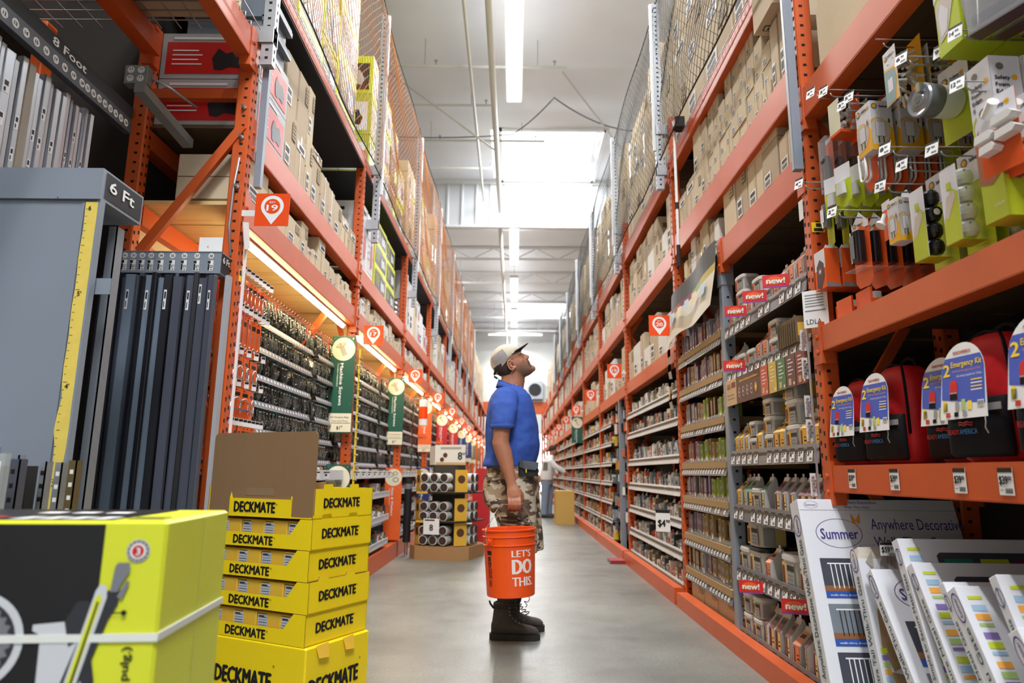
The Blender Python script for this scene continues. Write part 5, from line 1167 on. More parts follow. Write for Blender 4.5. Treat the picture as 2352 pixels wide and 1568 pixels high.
def clam(w_, h_, d_, band, band2, name='clamshell_pack'):
    t = thing(name, '', 'screw pack'); b = MB()
    # wedge: deep foot, thin top, hang tab
    pr = [(0, 0), (0, h_ * .55), (d_ * .55, h_ * .90), (d_ * .62, h_), (d_ * .70, h_), (d_ * .78, h_ * .9), (d_, 0)]
    for s_ in (-1, 1): pass
    n = len(pr); vs = [(-w_ / 2, y, z) for y, z in pr] + [(w_ / 2, y, z) for y, z in pr]
    b.add(vs, [tuple(range(n - 1, -1, -1)), tuple(range(n, 2 * n))] + [(k, (k + 1) % n, n + (k + 1) % n, n + k) for k in range(n)], clear_p)
    b.box(-w_ * .18, w_ * .18, d_ * .64, d_ * .68, h_, h_ + .016, clear_p)
    V = Vector((0, d_ * .55, h_ * .35)).normalized(); ln = math.hypot(d_ * .55, h_ * .35)
    b.build('shell', t)
    c = MB(); O = (-w_ / 2, -.0006, 0); c.rect(O, X, Z, w_ * .08, w_ * .92, .01, h_ * .54, band); c.rect(O, X, Z, w_ * .50, w_ * .92, .01, h_ * .54, band2, .001)
    c.rect(O, X, Z, w_ * .14, w_ * .32, .02, h_ * .5, mat('maroon_band', (0, 0, 0)), .0012); c.rect(O, X, Z, w_ * .56, w_ * .86, h_ * .2, h_ * .24, blackp, .0014); c.rect(O, X, Z, w_ * .56, w_ * .80, h_ * .3, h_ * .33, blackp, .0014)
    O2 = Vector((-w_ / 2, -.0006, h_ * .55)); c.rect(O2, X, V, w_ * .08, w_ * .92, 0, ln * .9, band, .001); c.rect(O2, X, V, w_ * .2, w_ * .8, ln * .5, ln * .75, blackp, .0015)
    c.rect((-w_ / 2 - .0006, d_ * .9, .01), -Y, Z, d_ * .1, d_ * .85, 0, h_ * .45, band, .0006)
    c.build('label_card', t); return t
o_b, y_b, g_b, m_b, k_b = [mat(n, c, .45) for n, c in (('tub_orange', S(222, 130, 84)), ('tub_yellow', S(222, 172, 56)), ('tub_green', S(72, 116, 60)), ('tub_maroon', S(110, 44, 44)), ('tub_cream', S(222, 196, 126)))]
T1, T2, T3 = tub(.135, .11, .088, o_b, lidm), tub(.135, .11, .088, y_b, lidm), tub(.22, .17, .14, k_b, blk_l)
T4 = tub(.16, .13, .115, y_b, lidm); T5 = tub(.13, .11, .105, k_b, lidm)
C1, C2, C3, C4 = clam(.065, .155, .10, o_b, o_b), clam(.065, .155, .10, y_b, y_b), clam(.062, .175, .09, g_b, k_b), clam(.062, .175, .09, m_b, k_b)
bp = BAYS_R[1]
SHA = [(1.81, .085, 'top'), (1.535, .085, 'second'), (1.065, .085, 'third'), (.765, .09, 'fourth'), (.43, .09, 'fifth'), (.10, .085, 'lowest')]
for (z, rh, nm_) in SHA: shelf(bp, 1, RX, 2.89, 4.06, z, .55, rail_g, rh, .92, tilt=.12, step=.095)
SN = {z: n for z, _, n in SHA}
_ct = {}
ycol = {id(T1): 'orange-labelled', id(T2): 'yellow-labelled', id(T3): 'black-lidded large', id(T4): 'wide yellow-labelled', id(T5): 'cream-labelled', id(C1): 'orange-carded', id(C2): 'yellow-carded', id(C3): 'green-carded', id(C4): 'maroon-carded'}
def put(p, yy, z, lvl=0, xx=1.285, rz=0.0, sc_=1.0):
    zz = z + lvl; key = (id(p), z); _ct[key] = _ct.get(key, 0) + 1
    kind = 'clear clamshell' if p.name.startswith('clam') else 'screw tub'
    lab = '%s %s on the %s shelf beside the grey post, %s of its kind' % (ycol[id(p)], kind, SN[z], ORD[_ct[key] - 1])
    dup(p, (xx, yy, zz + .001), -PI / 2 + rz, lab, 'screw packs on the %s shelf beside the grey post' % SN[z], scale=(sc_, sc_, sc_))
z = 1.81
for yy, n in ((3.82, 3), (3.55, 2), (3.40, 1)):
    for j in range(n): put(T1, yy, z, .091 * j, rz=.03 * j)
for yy in (3.97, 3.66, 3.28, 3.20): put(C1, yy, z, rz=R.uniform(-.1, .1))
for yy in (3.08, 2.98): put(C1, yy, z, sc_=1.15)
z = 1.535
for yy, n in ((3.86, 1), (3.70, 1), (3.36, 2)):
    for j in range(n): put(T1, yy, z, .091 * j, sc_=1.05 if n == 1 else 1)
for yy in (3.97, 3.56, 3.47, 3.24): put(C1, yy, z, rz=R.uniform(-.15, .1), sc_=1.05)
for j in range(9):
    b = MB(); b.box(-.045, .045, 0, .012, 0, .12, mat('brown_pack', S(110, 86, 54), .6)); b.rect((-.045, -.0005, 0), X, Z, .01, .08, .03, .09, y_b)
    o = b.build('sleeve_pack', loc=(1.30, 3.20 - j * .026, 1.537), rz=-PI / 2); o.rotation_euler = (0, 0, -.35); tag(o, 'brown and yellow sleeve pack leaning on the second shelf, %s of nine' % ORD[j], 'screw pack', 'brown sleeve packs on the second shelf')
z = 1.065
for yy, n in ((3.73, 2), (3.50, 3), (3.20, 2)):
    for j in range(n): put(T2 if n != 2 or yy > 3.5 else T4, yy, z, (.091 if yy > 3.3 else .118) * j, sc_=.9 if yy > 3.6 else 1)
put(T4, 3.22, z, .236); put(T2, 3.52, z, .273)
for yy in (3.99, 3.91, 3.82, 3.62, 3.39, 3.32, 3.06, 2.99, 2.93): put(C2, yy, z, rz=R.uniform(-.1, .1), sc_=1.05)
z = .765
for yy in (4.0,): put(C2, yy, z, sc_=1.1)
put(T5, 3.74, z, 0, sc_=1.1)
for yy in (3.90, 3.82, 3.62): put(C3, yy, z, rz=R.uniform(-.1, .1))
for yy in (3.42, 3.33, 3.24, 3.13, 3.06, 2.98): put(C4, yy, z, rz=R.uniform(-.1, .1))
z = .43
put(T3, 3.80, z, 0); put(T3, 3.82, z, .145); put(T5, 3.98, z, sc_=1.2); put(T5, 3.35, z, sc_=1.5); put(C1, 3.60, z); put(T5, 3.15, z, sc_=1.3)
z = .10
for yy, n in ((3.98, 2), (3.82, 2)):
    for j in range(n): put(T5, yy, z, .11 * j, sc_=1.0)
for yy in (3.68, 3.60, 3.52, 3.40, 3.30, 3.20, 3.10, 3.0): put(C4 if yy != 3.3 else C1, yy, z, rz=R.uniform(-.3, .1), sc_=1.1)
for p in (T1, T2, T3, T4, T5, C1, C2, C3, C4): unused(p)
g = MB(); small_goods(g, 1, XF + .16, 2.9, 4.05, 1.81, .06, .12, [card_d, blackp, grayp], .5); small_goods(g, 1, XF + .16, 2.9, 4.05, 1.065, .05, .12, [card_d, y_b, blackp], .5); small_goods(g, 1, XF + .16, 2.9, 4.05, .10, .05, .14, [card_d, y_b, grayp], .7)
tag(g.build('stored_packs'), 'dim packs stored behind the tubs beside the grey middle post', 'packs', kind='stuff')
# product information strip under the second shelf
b = MB(); b.box(-.003, 0, 0, 1.14, 0, .150, mat('brown_sign', S(92, 54, 46), .5)); O = (-.0032, 1.14, 0); U = -Y
b.rect(O, U, Z, 0, .19, 0, .150, mat('tan_sign', S(206, 174, 132), .5)); b.text('GRK', O, U, Z, .02, .095, .034, mat('maroon_band', (0, 0, 0)), w=.08, off=.0014); b.rect(O, U, Z, .105, .175, .098, .13, mat('maroon_band', (0, 0, 0)), .001)
b.text('Professional Grade', O, U, Z, .02, .055, .010, blackp, w=.12, off=.0014); b.text('Case Hardened Screws', O, U, Z, .02, .035, .010, blackp, w=.135, off=.0014)
b.rect(O, U, Z, .24, .54, .118, .123, y_b, .001); [b.rect(O, U, Z, .25 + q * .018, .255 + q * .018, .112, .129, y_b, .0012) for q in range(15)]
for q in range(5): b.ring(O, U, Z, .24 + q * .066, .060, .018, .0205, white if q < 4 else y_b, .001, ry=1.3); b.disc(O, U, Z, .24 + q * .066, .060, .017, y_b if q == 4 else m_b, .0012, ry=.02); b.disc(O, U, Z, .24 + q * .066, .060, .006, white, .0016, 10)
for q, c_ in enumerate([S(214, 92, 70), S(216, 186, 74), S(70, 128, 84), S(104, 62, 66), S(132, 52, 52)]):
    cm = mat('sign_col_%d' % q, c_, .5); x0 = .58 + q * .112; b.rect(O, U, Z, x0, x0 + .10, 0, .150, cm, .001)
    for r_ in range(5): b.rect(O, U, Z, x0 + .02, x0 + .06 + .02 * (r_ % 2), .125 - r_ * .017, .130 - r_ * .017, white, .0016)
    b.disc(O, U, Z, x0 + .08, .015, .008, white, .0016, 12); b.rect(O, U, Z, x0 + .02, x0 + .05, .01, .04, mat('tan_sign', (0, 0, 0)), .0016)
tag(b.build('information_sign', loc=(RX - .006, 2.92, 1.345)), 'long brown GRK information strip with coloured columns under the second shelf', 'sign')
# "new!" tags
def new_tag(x, y, z, lab, w_=.115):
    t = thing('sale_tag', lab, 'tag', (x, y, z), -.35); b = MB(); rdm = mat('sale_red', S(214, 34, 36), .4)
    b.box(-w_ / 2, w_ / 2, 0, .001, 0, .062, rdm); O = (0, -.0004, 0); b.rect(O, X, Z, -w_ / 2, w_ / 2, 0, .007, mat('sale_purple', S(150, 50, 140), .4)); b.disc(O, X, Z, -.005, .034, .036, mat('sale_orange', S(236, 96, 34), .4), .0006, ry=.02)
    b.text('new!', O, X, Z, 0, .020, .028, y_b, w=.080, align='c', bold=.10, off=.0008); b.text('new!', O, X, Z, 0, .020, .028, white, w=.078, align='c', bold=.05, off=.0020)
    b.build('card', t); MB().box(-.004, .004, .001, .018, .0, .01, whitep).build('clip', t)
new_tag(1.20, 3.05, 1.80, 'red new! tag nearest the orange post on the top shelf'); new_tag(1.20, 3.33, 1.80, 'middle red new! tag of three on the top shelf'); new_tag(1.20, 3.63, 1.795, 'red new! tag nearest the grey post on the top shelf')
new_tag(1.20, 3.70, 1.505, 'red new! tag on the second shelf above the brown strip'); new_tag(1.20, 3.62, .365, 'red new! tag on the fifth shelf nearer the grey post'); new_tag(1.20, 3.06, .372, 'red new! tag on the fifth shelf nearer the gate cartons')
# hanging strip of shiny packs beside the near post
t = thing('clip_strip', 'hanging clip strip of shiny cabinet knobs beside the near right post', 'clip strip', (1.245, 2.86, .75))
b = MB(); b.box(-.003, .003, -.004, .004, 0, .95, galv); b.build('strip', t)
for q in range(6):
    b = MB(); b.box(-.012, .012, -.002, 0, 0, .09, clear_p); [b.cyl((-.004 + .008 * (i % 2), -.01, .02 + i * .013), (-.004 + .008 * (i % 2), -.016, .02 + i * .013), .006, steel, 8) for i in range(5)]
    o = b.build('knob_pack', t, loc=(-.02, 0, [0, .12, .34, .44, .60, .72][q]))
for q, (zz, lab) in enumerate([(1.62, 'paper price notice with handwritten letters on the near right post')]):
    b = MB(); b.box(-.001, 0, -.05, .05, 0, .16, white); O = (-.0012, .05, 0); b.rect(O, -Y, Z, .008, .09, .07, .075, grayp); [b.rect(O, -Y, Z, .01, .085, .09 + r_ * .012, .094 + r_ * .012, grayp) for r_ in range(5)]; b.text('LDLA', O, -Y, Z, .012, .015, .022, blackp, w=.06)
    o = b.build('paper_notice', loc=(1.262, 2.80, 1.56)); o.rotation_euler = (0, 0, .9); tag(o, lab, 'notice')
b = MB(); b.box(-.002, 0, -.028, .028, -.022, .022, yellow); b.rect((-.002, .028, 0), -Y, Z, .008, .048, -.018, -.004, blackp); b.rect((-.002, .028, 0), -Y, Z, .018, .040, .002, .018, blackp); o = b.build('caution_label', loc=(1.30, 2.800, 2.0)); o.rotation_euler = (0, 0, PI / 2); tag(o, 'small yellow sticker high on the near right post', 'sticker')
b = MB(); b.box(-.001, .001, -.02, .02, -.07, .02, whitep); tag(b.build('white_tag_holder', loc=(1.262, 2.87, 2.13)), 'blank white plastic tag holder on the near right post', 'tag')

# --- bay twenty, far half: narrow retail boxes on pegged price rails
SHB = [(1.83, 'top'), (1.575, 'second'), (1.30, 'third'), (1.03, 'fourth'), (.79, 'fifth'), (.53, 'sixth'), (.29, 'seventh')]
def narrow_bm(c, c2):
    b = MB(); b.bbox(-.5, .5, 0, 1, 0, 1, c, .03); O = (-.5, -.004, 0); b.rect(O, X, Z, .12, .88, .30, .92, c2); b.rect(O, X, Z, .2, .8, .06, .22, white, .002); b.rect(O, X, Z, .3, .7, .5, .7, mat('tub_label_grey', (0, 0, 0)), .006)
    b.rect((.504, 0, 0), Y, Z, .2, .8, .3, .8, c2); return b.mesh('retail_box')
pal = {n: mat('box_' + n, c, .42, rnd=.15) for n, c in dict(red=S(160, 66, 58), purple=S(124, 86, 128), grey=S(120, 116, 118), lime=S(168, 190, 70), tan=S(176, 148, 96), brown=S(110, 84, 58), plum=S(92, 60, 84), silver=S(176, 180, 186), green=S(96, 130, 66)).items()}
NB = {n: narrow_bm(pal[n], pal[m_]) for n, m_ in (('red', 'grey'), ('purple', 'silver'), ('grey', 'purple'), ('lime', 'green'), ('tan', 'brown'), ('brown', 'tan'), ('plum', 'grey'), ('silver', 'purple'))}
plan = [['grey', 'plum', 'purple', 'plum', 'red', 'silver', 'grey', 'red'], ['purple', 'grey', 'tan', 'purple', 'red', 'grey', 'brown', 'red'], ['purple', 'grey', 'purple', 'tan', 'lime', 'brown', 'lime', 'lime'], ['grey', 'red', 'silver', 'lime', 'lime', 'tan', 'lime', 'lime'], ['purple', 'purple', 'grey', 'plum', 'purple', 'lime', 'lime', 'green'], ['plum', 'grey', 'grey', 'tan', 'tan', 'silver', 'tan', 'brown'], ['brown', 'brown', 'brown', 'silver', 'red', 'tan', 'tan', 'tan']]
kcarton = mat('kraft_tray', S(170, 140, 96), .8)
for si, (z, nm_) in enumerate(SHB):
    shelf(bp, 1, RX, 4.17, 5.26, z, .5, rail_g, .115, .97, tilt=.30, fine=True, step=.062, pegs=True, thick=.04, board=kcarton)
    y = 4.18; j = 0
    while y < 5.20:
        n = plan[si][min(7, int((5.26 - y) / 1.09 * 8))]; n = n if n in NB else 'lime'; w_ = R.uniform(.038, .062); h_ = R.uniform(.125, .165)
        if R.random() < .9: put_box(NB[n], 1.292, y + w_ / 2, z + .001, w_ - .004, .09, h_, 1, 'retail_box', '%s narrow boxed pack on the %s pegged shelf, %s from the grey post' % (n, nm_, ORD[j]), 'box', 'narrow boxed packs past the grey post', wob=R.uniform(0, .015)); j += 1
        y += w_ + R.choice([.001, .001, .004, .02])
g = MB()
for (z, nm_) in SHB: small_goods(g, 1, XF + .13, 4.2, 5.24, z, .06, .12, [pal['brown'], blackp, card_d], .7)
tag(g.build('stored_packs'), 'dim packs stored behind the narrow boxed packs', 'packs', kind='stuff')
cartons(1, XF, 4.2, 5.25, .045, [(.36, [.20]), (.30, [.19]), (.33, [.17])], 'at floor level past the grey middle post', noun='dark framed carton', meshes=[CM[2], picture_bm(blackp, kcarton, lp_dark, y_b)], depth=.35)
# torn paper banner over the pegged shelves
t = thing('paper_banner', 'sagging paper banner with green and purple stripes above the pegged shelves', 'banner'); b = MB(); n = 16
cols = [mat('banner_dark', S(84, 84, 86), .6), None, mat('banner_pale', S(206, 200, 184), .6)]
for i in range(n):
    y0, y1 = 4.10 + 1.2 * i / n, 4.10 + 1.2 * (i + 1) / n
    def P(y, f): k = (y - 4.10) / 1.2; return (RX - .02 - .05 * f * f - .015 * math.sin(k * 9), y, 2.40 - .06 * k - f * (.42 + .03 * math.sin(k * 7)))
    stripe = [mat('banner_olive', S(190, 170, 90), .6), mat('banner_green', S(130, 160, 76), .6), mat('banner_purple', S(130, 60, 96), .6), mat('banner_rust', S(150, 90, 80), .6)][min(3, i * 4 // n)]
    for (f0, f1, m_) in ((0, .34, cols[0]), (.34, .46, stripe), (.46, 1.0, cols[2])):
        q = [P(y0, f0), P(y1, f0), P(y1, f1), P(y0, f1)]; b.add(q, [(0, 1, 2, 3)], m_); b.add([(p[0] + .0012, p[1], p[2]) for p in q], [(3, 2, 1, 0)], m_)
for i in range(5):
    y0 = 4.2 + i * .21; b.add([(RX - .078, y0, 2.08), (RX - .078, y0 + .12, 2.08), (RX - .060, y0 + .14, 2.17), (RX - .060, y0 + .02, 2.16)], [(0, 1, 2, 3), (3, 2, 1, 0)], [mat('paper_blue', S(170, 186, 196), .6), mat('paper_tan', S(210, 190, 150), .6)][i % 2])
b.build('sheet', t)
# telescopic pole leaning at the top of bay twenty
t = thing('reach_pole', 'long white telescopic reach pole with black grips hanging on bay twenty', 'pole', (0, 0, 0))
MB().cyl((1.19, 4.79, 2.52), (1.19, 4.79, 3.52), .011, whitep, 10).build('tube', t)
MB().cyl((1.19, 4.79, 2.44), (1.19, 4.79, 2.60), .015, black, 10).build('grip', t); MB().cyl((1.19, 4.79, 2.88), (1.19, 4.79, 2.93), .014, black, 10).build('locking_collar', t)
MB().box(1.18, 1.25, 4.70, 4.80, 3.50, 3.58, black).box(1.176, 1.18, 4.72, 4.78, 3.51, 3.57, whitep).build('head', t)

# --- cartons on the right beams
cartons(1, XF, 2.95, 4.05, 2.378, [(.20, [.20]), (.22, [.24, .22]), (.24, [.26, .24]), (.20, [.36]), (.22, [.36])], 'on the short beam of bay twenty', noun='open brown carton', depth=.42)
cartons(1, XF + .01, 4.18, 5.26, 2.362, [(.10, [.22]), (.12, [.24]), (.14, [.34]), (.10, [.12, .18]), (.11, [.14, .12]), (.13, [.13, .20]), (.10, [.12, .12]), (.10, [.20])], 'behind the paper banner in bay twenty', noun='small carton', depth=.4, meshes=CM + CW[:1])
cartons(1, XF, 2.95, 3.16, 2.828, [(.10, [.42]), (.10, [.38])], 'beside the near post in bay twenty', noun='tall pale carton', depth=.45, meshes=CM[5:])
t_ = put_box(CM[2], 1.24, 3.10, 3.22, .26, .5, .22, 1, 'carton', 'brown carton jutting out upside down above the small ones in bay twenty', 'box'); b = MB(); b.rect((0, 0, 0), X, Y, 0, .16, 0, .045, blackp); b.rect((0, 0, .0), X, Y, .006, .154, .006, .039, card_l, .001); b.text('BILT', (0, 0, 0), X, Y, .02, .012, .02, blackp, w=.12, bold=.04, off=.002)
o = b.build('printed_mark', loc=(1.27, 3.19, 3.2185)); o.rotation_euler = (PI, 0, 0); o.parent = t_; o.matrix_parent_inverse = t_.matrix_world.inverted() if False else Matrix.LocRotScale(t_.location, t_.rotation_euler.to_quaternion(), t_.scale).inverted()
grid = [(.125, [.115, .115, .115, .115, .115][:n_]) for n_ in (3, 4, 5, 5, 5, 5, 4, 5, 5)]
cartons(1, XF, 3.18, 4.32, 2.828, [(w_, list(h)) for w_, h in grid], 'in the stacked block of bay twenty', noun='small taped carton', depth=.3, meshes=[CM[5], CM[6], CM[5]])
cartons(1, XF, 4.34, 5.28, 2.828, [(.14, [.30, .25]), (.20, [.22, .36]), (.24, [.30]), (.2, [.26])], 'past the stacked block of bay twenty', noun='tall brown carton', depth=.42)
for k in range(2, 11):
    y0 = POSTS_R[k - 1]
    sp = [(R.uniform(.12, .3), [R.uniform(.2, .55)] if R.random() < .6 else [.28, .24]) for _ in range(14)]
    cartons(1, XF, y0 + .05, y0 + 2.42, 2.775, sp, 'above the middle beam of %s' % BR[k], noun='carton', depth=.42, meshes=CM + CW[:1 if k < 4 else 2] + ([whred] if k < 4 else []), group='far' if k > 2 else None)
    sp = [(R.uniform(.14, .4), [R.uniform(.2, .5)]) for _ in range(12)]
    cartons(1, XF, y0 + .05, y0 + 2.42, 1.962, sp, 'on the lower beam of %s' % BR[k], noun='carton', depth=.42, meshes=CM[:3] + CW[:1] if k < 4 else CM[3:] + CW + [whred], group='far' if k > 2 else None)
for k in range(1, 11):
    y0 = POSTS_R[k - 1]
    sp = [(R.uniform(.36, .62), [R.uniform(.36, .5) for _ in range(3)]) for j in range(6)]
    cartons(1, XF + .02, y0 + .05, y0 + 2.42, 3.56, sp, 'behind the net atop %s' % BR[k], noun='wrapped carton', meshes=CM, depth=.62, group='far' if k > 2 else None)
cartons(1, XF + .01, .6, 2.76, 2.648, [(.55, [.36, .34]), (.50, [.34, .36]), (.52, [.36, .34]), (.50, [.32, .36])], 'on the top beam above the hanging packs', noun='large brown carton', depth=.5, meshes=[CM[2], CM[7]])
t_ = MB(); t_.text('READYAMERICA', (1.286, 2.60, 2.72), -Y, Z, 0, .03, .035, blackp, w=.34); t_.text('READYAMERICA', (1.286, 2.04, 2.72), -Y, Z, 0, .03, .035, blackp, w=.34)
tag(FAR.build('far_cartons'), 'cartons stacked along the far bays of both racks', 'cartons', kind='stuff')
# --- bays 18 and 16 and beyond: packed shelves
pk_c = [mat('pack_%d' % i, c, .4, rnd=.12) for i, c in enumerate([S(226, 228, 230), S(200, 206, 208), S(222, 110, 76), S(130, 150, 170), S(160, 150, 130), S(84, 88, 96), S(236, 236, 230), S(190, 60, 50), S(96, 120, 140)])]
def small_pack(c, c2):
    b = MB(); b.bbox(-.5, .5, 0, 1, 0, .8, c, .04); b.add([(-.5, .3, .8), (.5, .3, .8), (.35, .4, 1), (-.35, .4, 1)], [(0, 1, 2, 3), (3, 2, 1, 0)], c2); b.rect((-.5, -.003, 0), X, Z, .15, .85, .15, .55, c2); b.rect((-.5, -.006, 0), X, Z, .3, .7, .3, .4, blackp); return b.mesh('small_pack')
SP = [small_pack(pk_c[a], pk_c[c]) for a, c in ((0, 1), (1, 3), (0, 2), (2, 0), (3, 5), (4, 0), (5, 1), (6, 7), (8, 0))]
SHC = [(1.60, 'top'), (1.38, 'second'), (1.09, 'third'), (.84, 'fourth'), (.60, 'fifth'), (.365, 'sixth'), (.13, 'lowest')]
for si, (z, nm_) in enumerate(SHC):
    shelf(BAYS_R[2], 1, RX, 5.36, 7.74, z, .5, rail_w, .075, .95, tilt=.25, fine=False, step=.06)
    y = 5.38; j = 0
    while y < 7.66:
        w_ = R.uniform(.05, .085); h_ = R.uniform(.09, .17) if si < 5 else R.uniform(.06, .14)
        me = SP[[0, 1, 0, 0, 5] [R.randrange(5)]] if si == 0 else SP[R.randrange(9)]
        if R.random() < .93: put_box(me, 1.29, y + w_ / 2, z + .001, w_ - .006, .1, h_, 1, 'small_pack', 'small blister pack standing on the %s white-railed shelf of bay eighteen' % nm_, 'pack', 'blister packs on the %s shelf of bay eighteen' % nm_, wob=R.uniform(0, .03), rz=R.uniform(-.2, .2)); j += 1
        y += w_ + R.choice([.002, .01])
g = MB()
for (z, nm_) in SHC: small_goods(g, 1, XF + .14, 5.4, 7.7, z, .05, .12, [pk_c[4], blackp, pk_c[1]], .6)
tag(g.build('stored_packs'), 'dim packs stored behind the blister packs of bay eighteen', 'packs', kind='stuff')
b = MB(); b.box(-.001, .001, -.06, .06, 0, .17, white); O = (-.0012, .06, 0); b.rect(O, -Y, Z, .0, .12, .145, .17, blackp); b.text('$4', O, -Y, Z, .02, .04, .055, blackp, w=.06, bold=.06); b.text('98', O, -Y, Z, .085, .07, .025, blackp, bold=.05)
o = b.build('price_card', loc=(1.19, 5.62, .50), rz=.0); o.rotation_euler = (0, 0, 1.0); tag(o, 'large white price card hanging from the shelves of bay eighteen', 'price card')
b = MB(); n = 8
for i in range(n): b.add([(0, 0, -i * .06), (0, .1, -i * .06), (.01 * (i % 2), .1, -i * .06 - .06), (.01 * (i % 2), 0, -i * .06 - .06)], [(0, 1, 2, 3), (3, 2, 1, 0)], white)
b.rect((-.002, .1, -.40), -Y, Z, .02, .06, 0, .1, y_b); tag(b.build('plastic_bag', loc=(1.23, 5.34, 1.93)), 'white plastic sheet hanging over the post beside bay twenty sign', 'bag')
for k in range(3, 10):
    y0 = POSTS_R[k - 1]; zs = (1.60, 1.35, 1.09, .84, .60, .36, .12)
    rng = [(y0 + .05, y0 + 2.42)] if k != 3 else [(y0 + 1.3, y0 + 2.42)]
    for (a, c) in rng:
        g = MB()
        for z in zs: shelf(BAYS_R[k], 1, RX, a, c, z, .5, rail_w, .06, .9, tilt=.2, fine=False, step=.09); small_goods(g, 1, XF, a, c, z, .07, .18, pk_c + [yellow, green_m := mat('dark_green_pack', S(20, 70, 56), .5)], .95, wmin=.05, wmax=.12)
        tag(g.build('shelf_goods'), 'mixed small goods packed on the shelves of %s' % BR[k], 'shelf goods', kind='stuff')
# pegged goods with a grey post in bay sixteen
y0 = POSTS_R[2]
MB().box(RX, RX + .06, y0 + .55, y0 + .61, .0, 1.83, galvp).build('middle_post', BAYS_R[3], label='grey perforated post')
g = MB()
for r_ in range(11):
    for c_ in range(11):
        yy = y0 + .08 + c_ * .11; zz = .25 + r_ * .15
        if abs(yy - y0 - .58) < .05: continue
        xx = XF + R.uniform(.0, .08); h_ = R.uniform(.08, .13); g.box(xx, xx + .03, yy, yy + R.uniform(.03, .07), zz, zz + h_, R.choice(pk_c + [y_b, galv, blackp])); g.cyl((xx - .02, yy + .02, zz + h_), (XR_R, yy + .02, zz + h_), .003, galv, 4, caps=False)
tag(g.build('pegged_goods'), 'mixed hardware hanging on pegs around the grey post of bay sixteen', 'hardware', kind='stuff')
tag(MB().box(-.35, 0, 0, .6, 0, .62, mat('tan_floor_box', S(196, 160, 84), .6)).box(-.352, -.35, 0, .6, .3, .302, card_d).build('floor_carton', loc=(1.14, 13.2, 0)), 'tall tan carton standing on the floor by the far right racks', 'carton')
tag(MB().box(-.12, .05, -.12, .12, 0, .035, mat('red_floor_box', S(150, 40, 40), .6)).box(-.121, -.12, -.12, .12, .005, .03, grayp).build('flat_red_box', loc=(1.16, 7.75, 0)), 'flat dark red box lying on the floor by the right base beam', 'box')
banner('far_green_sign', 'small dark green box-like banner on the far right rack under the bay signs', 1.06, 12.75, 1.50, .48, .2, green, 'Anchors', 'Taquetes', 'bolt', 0)

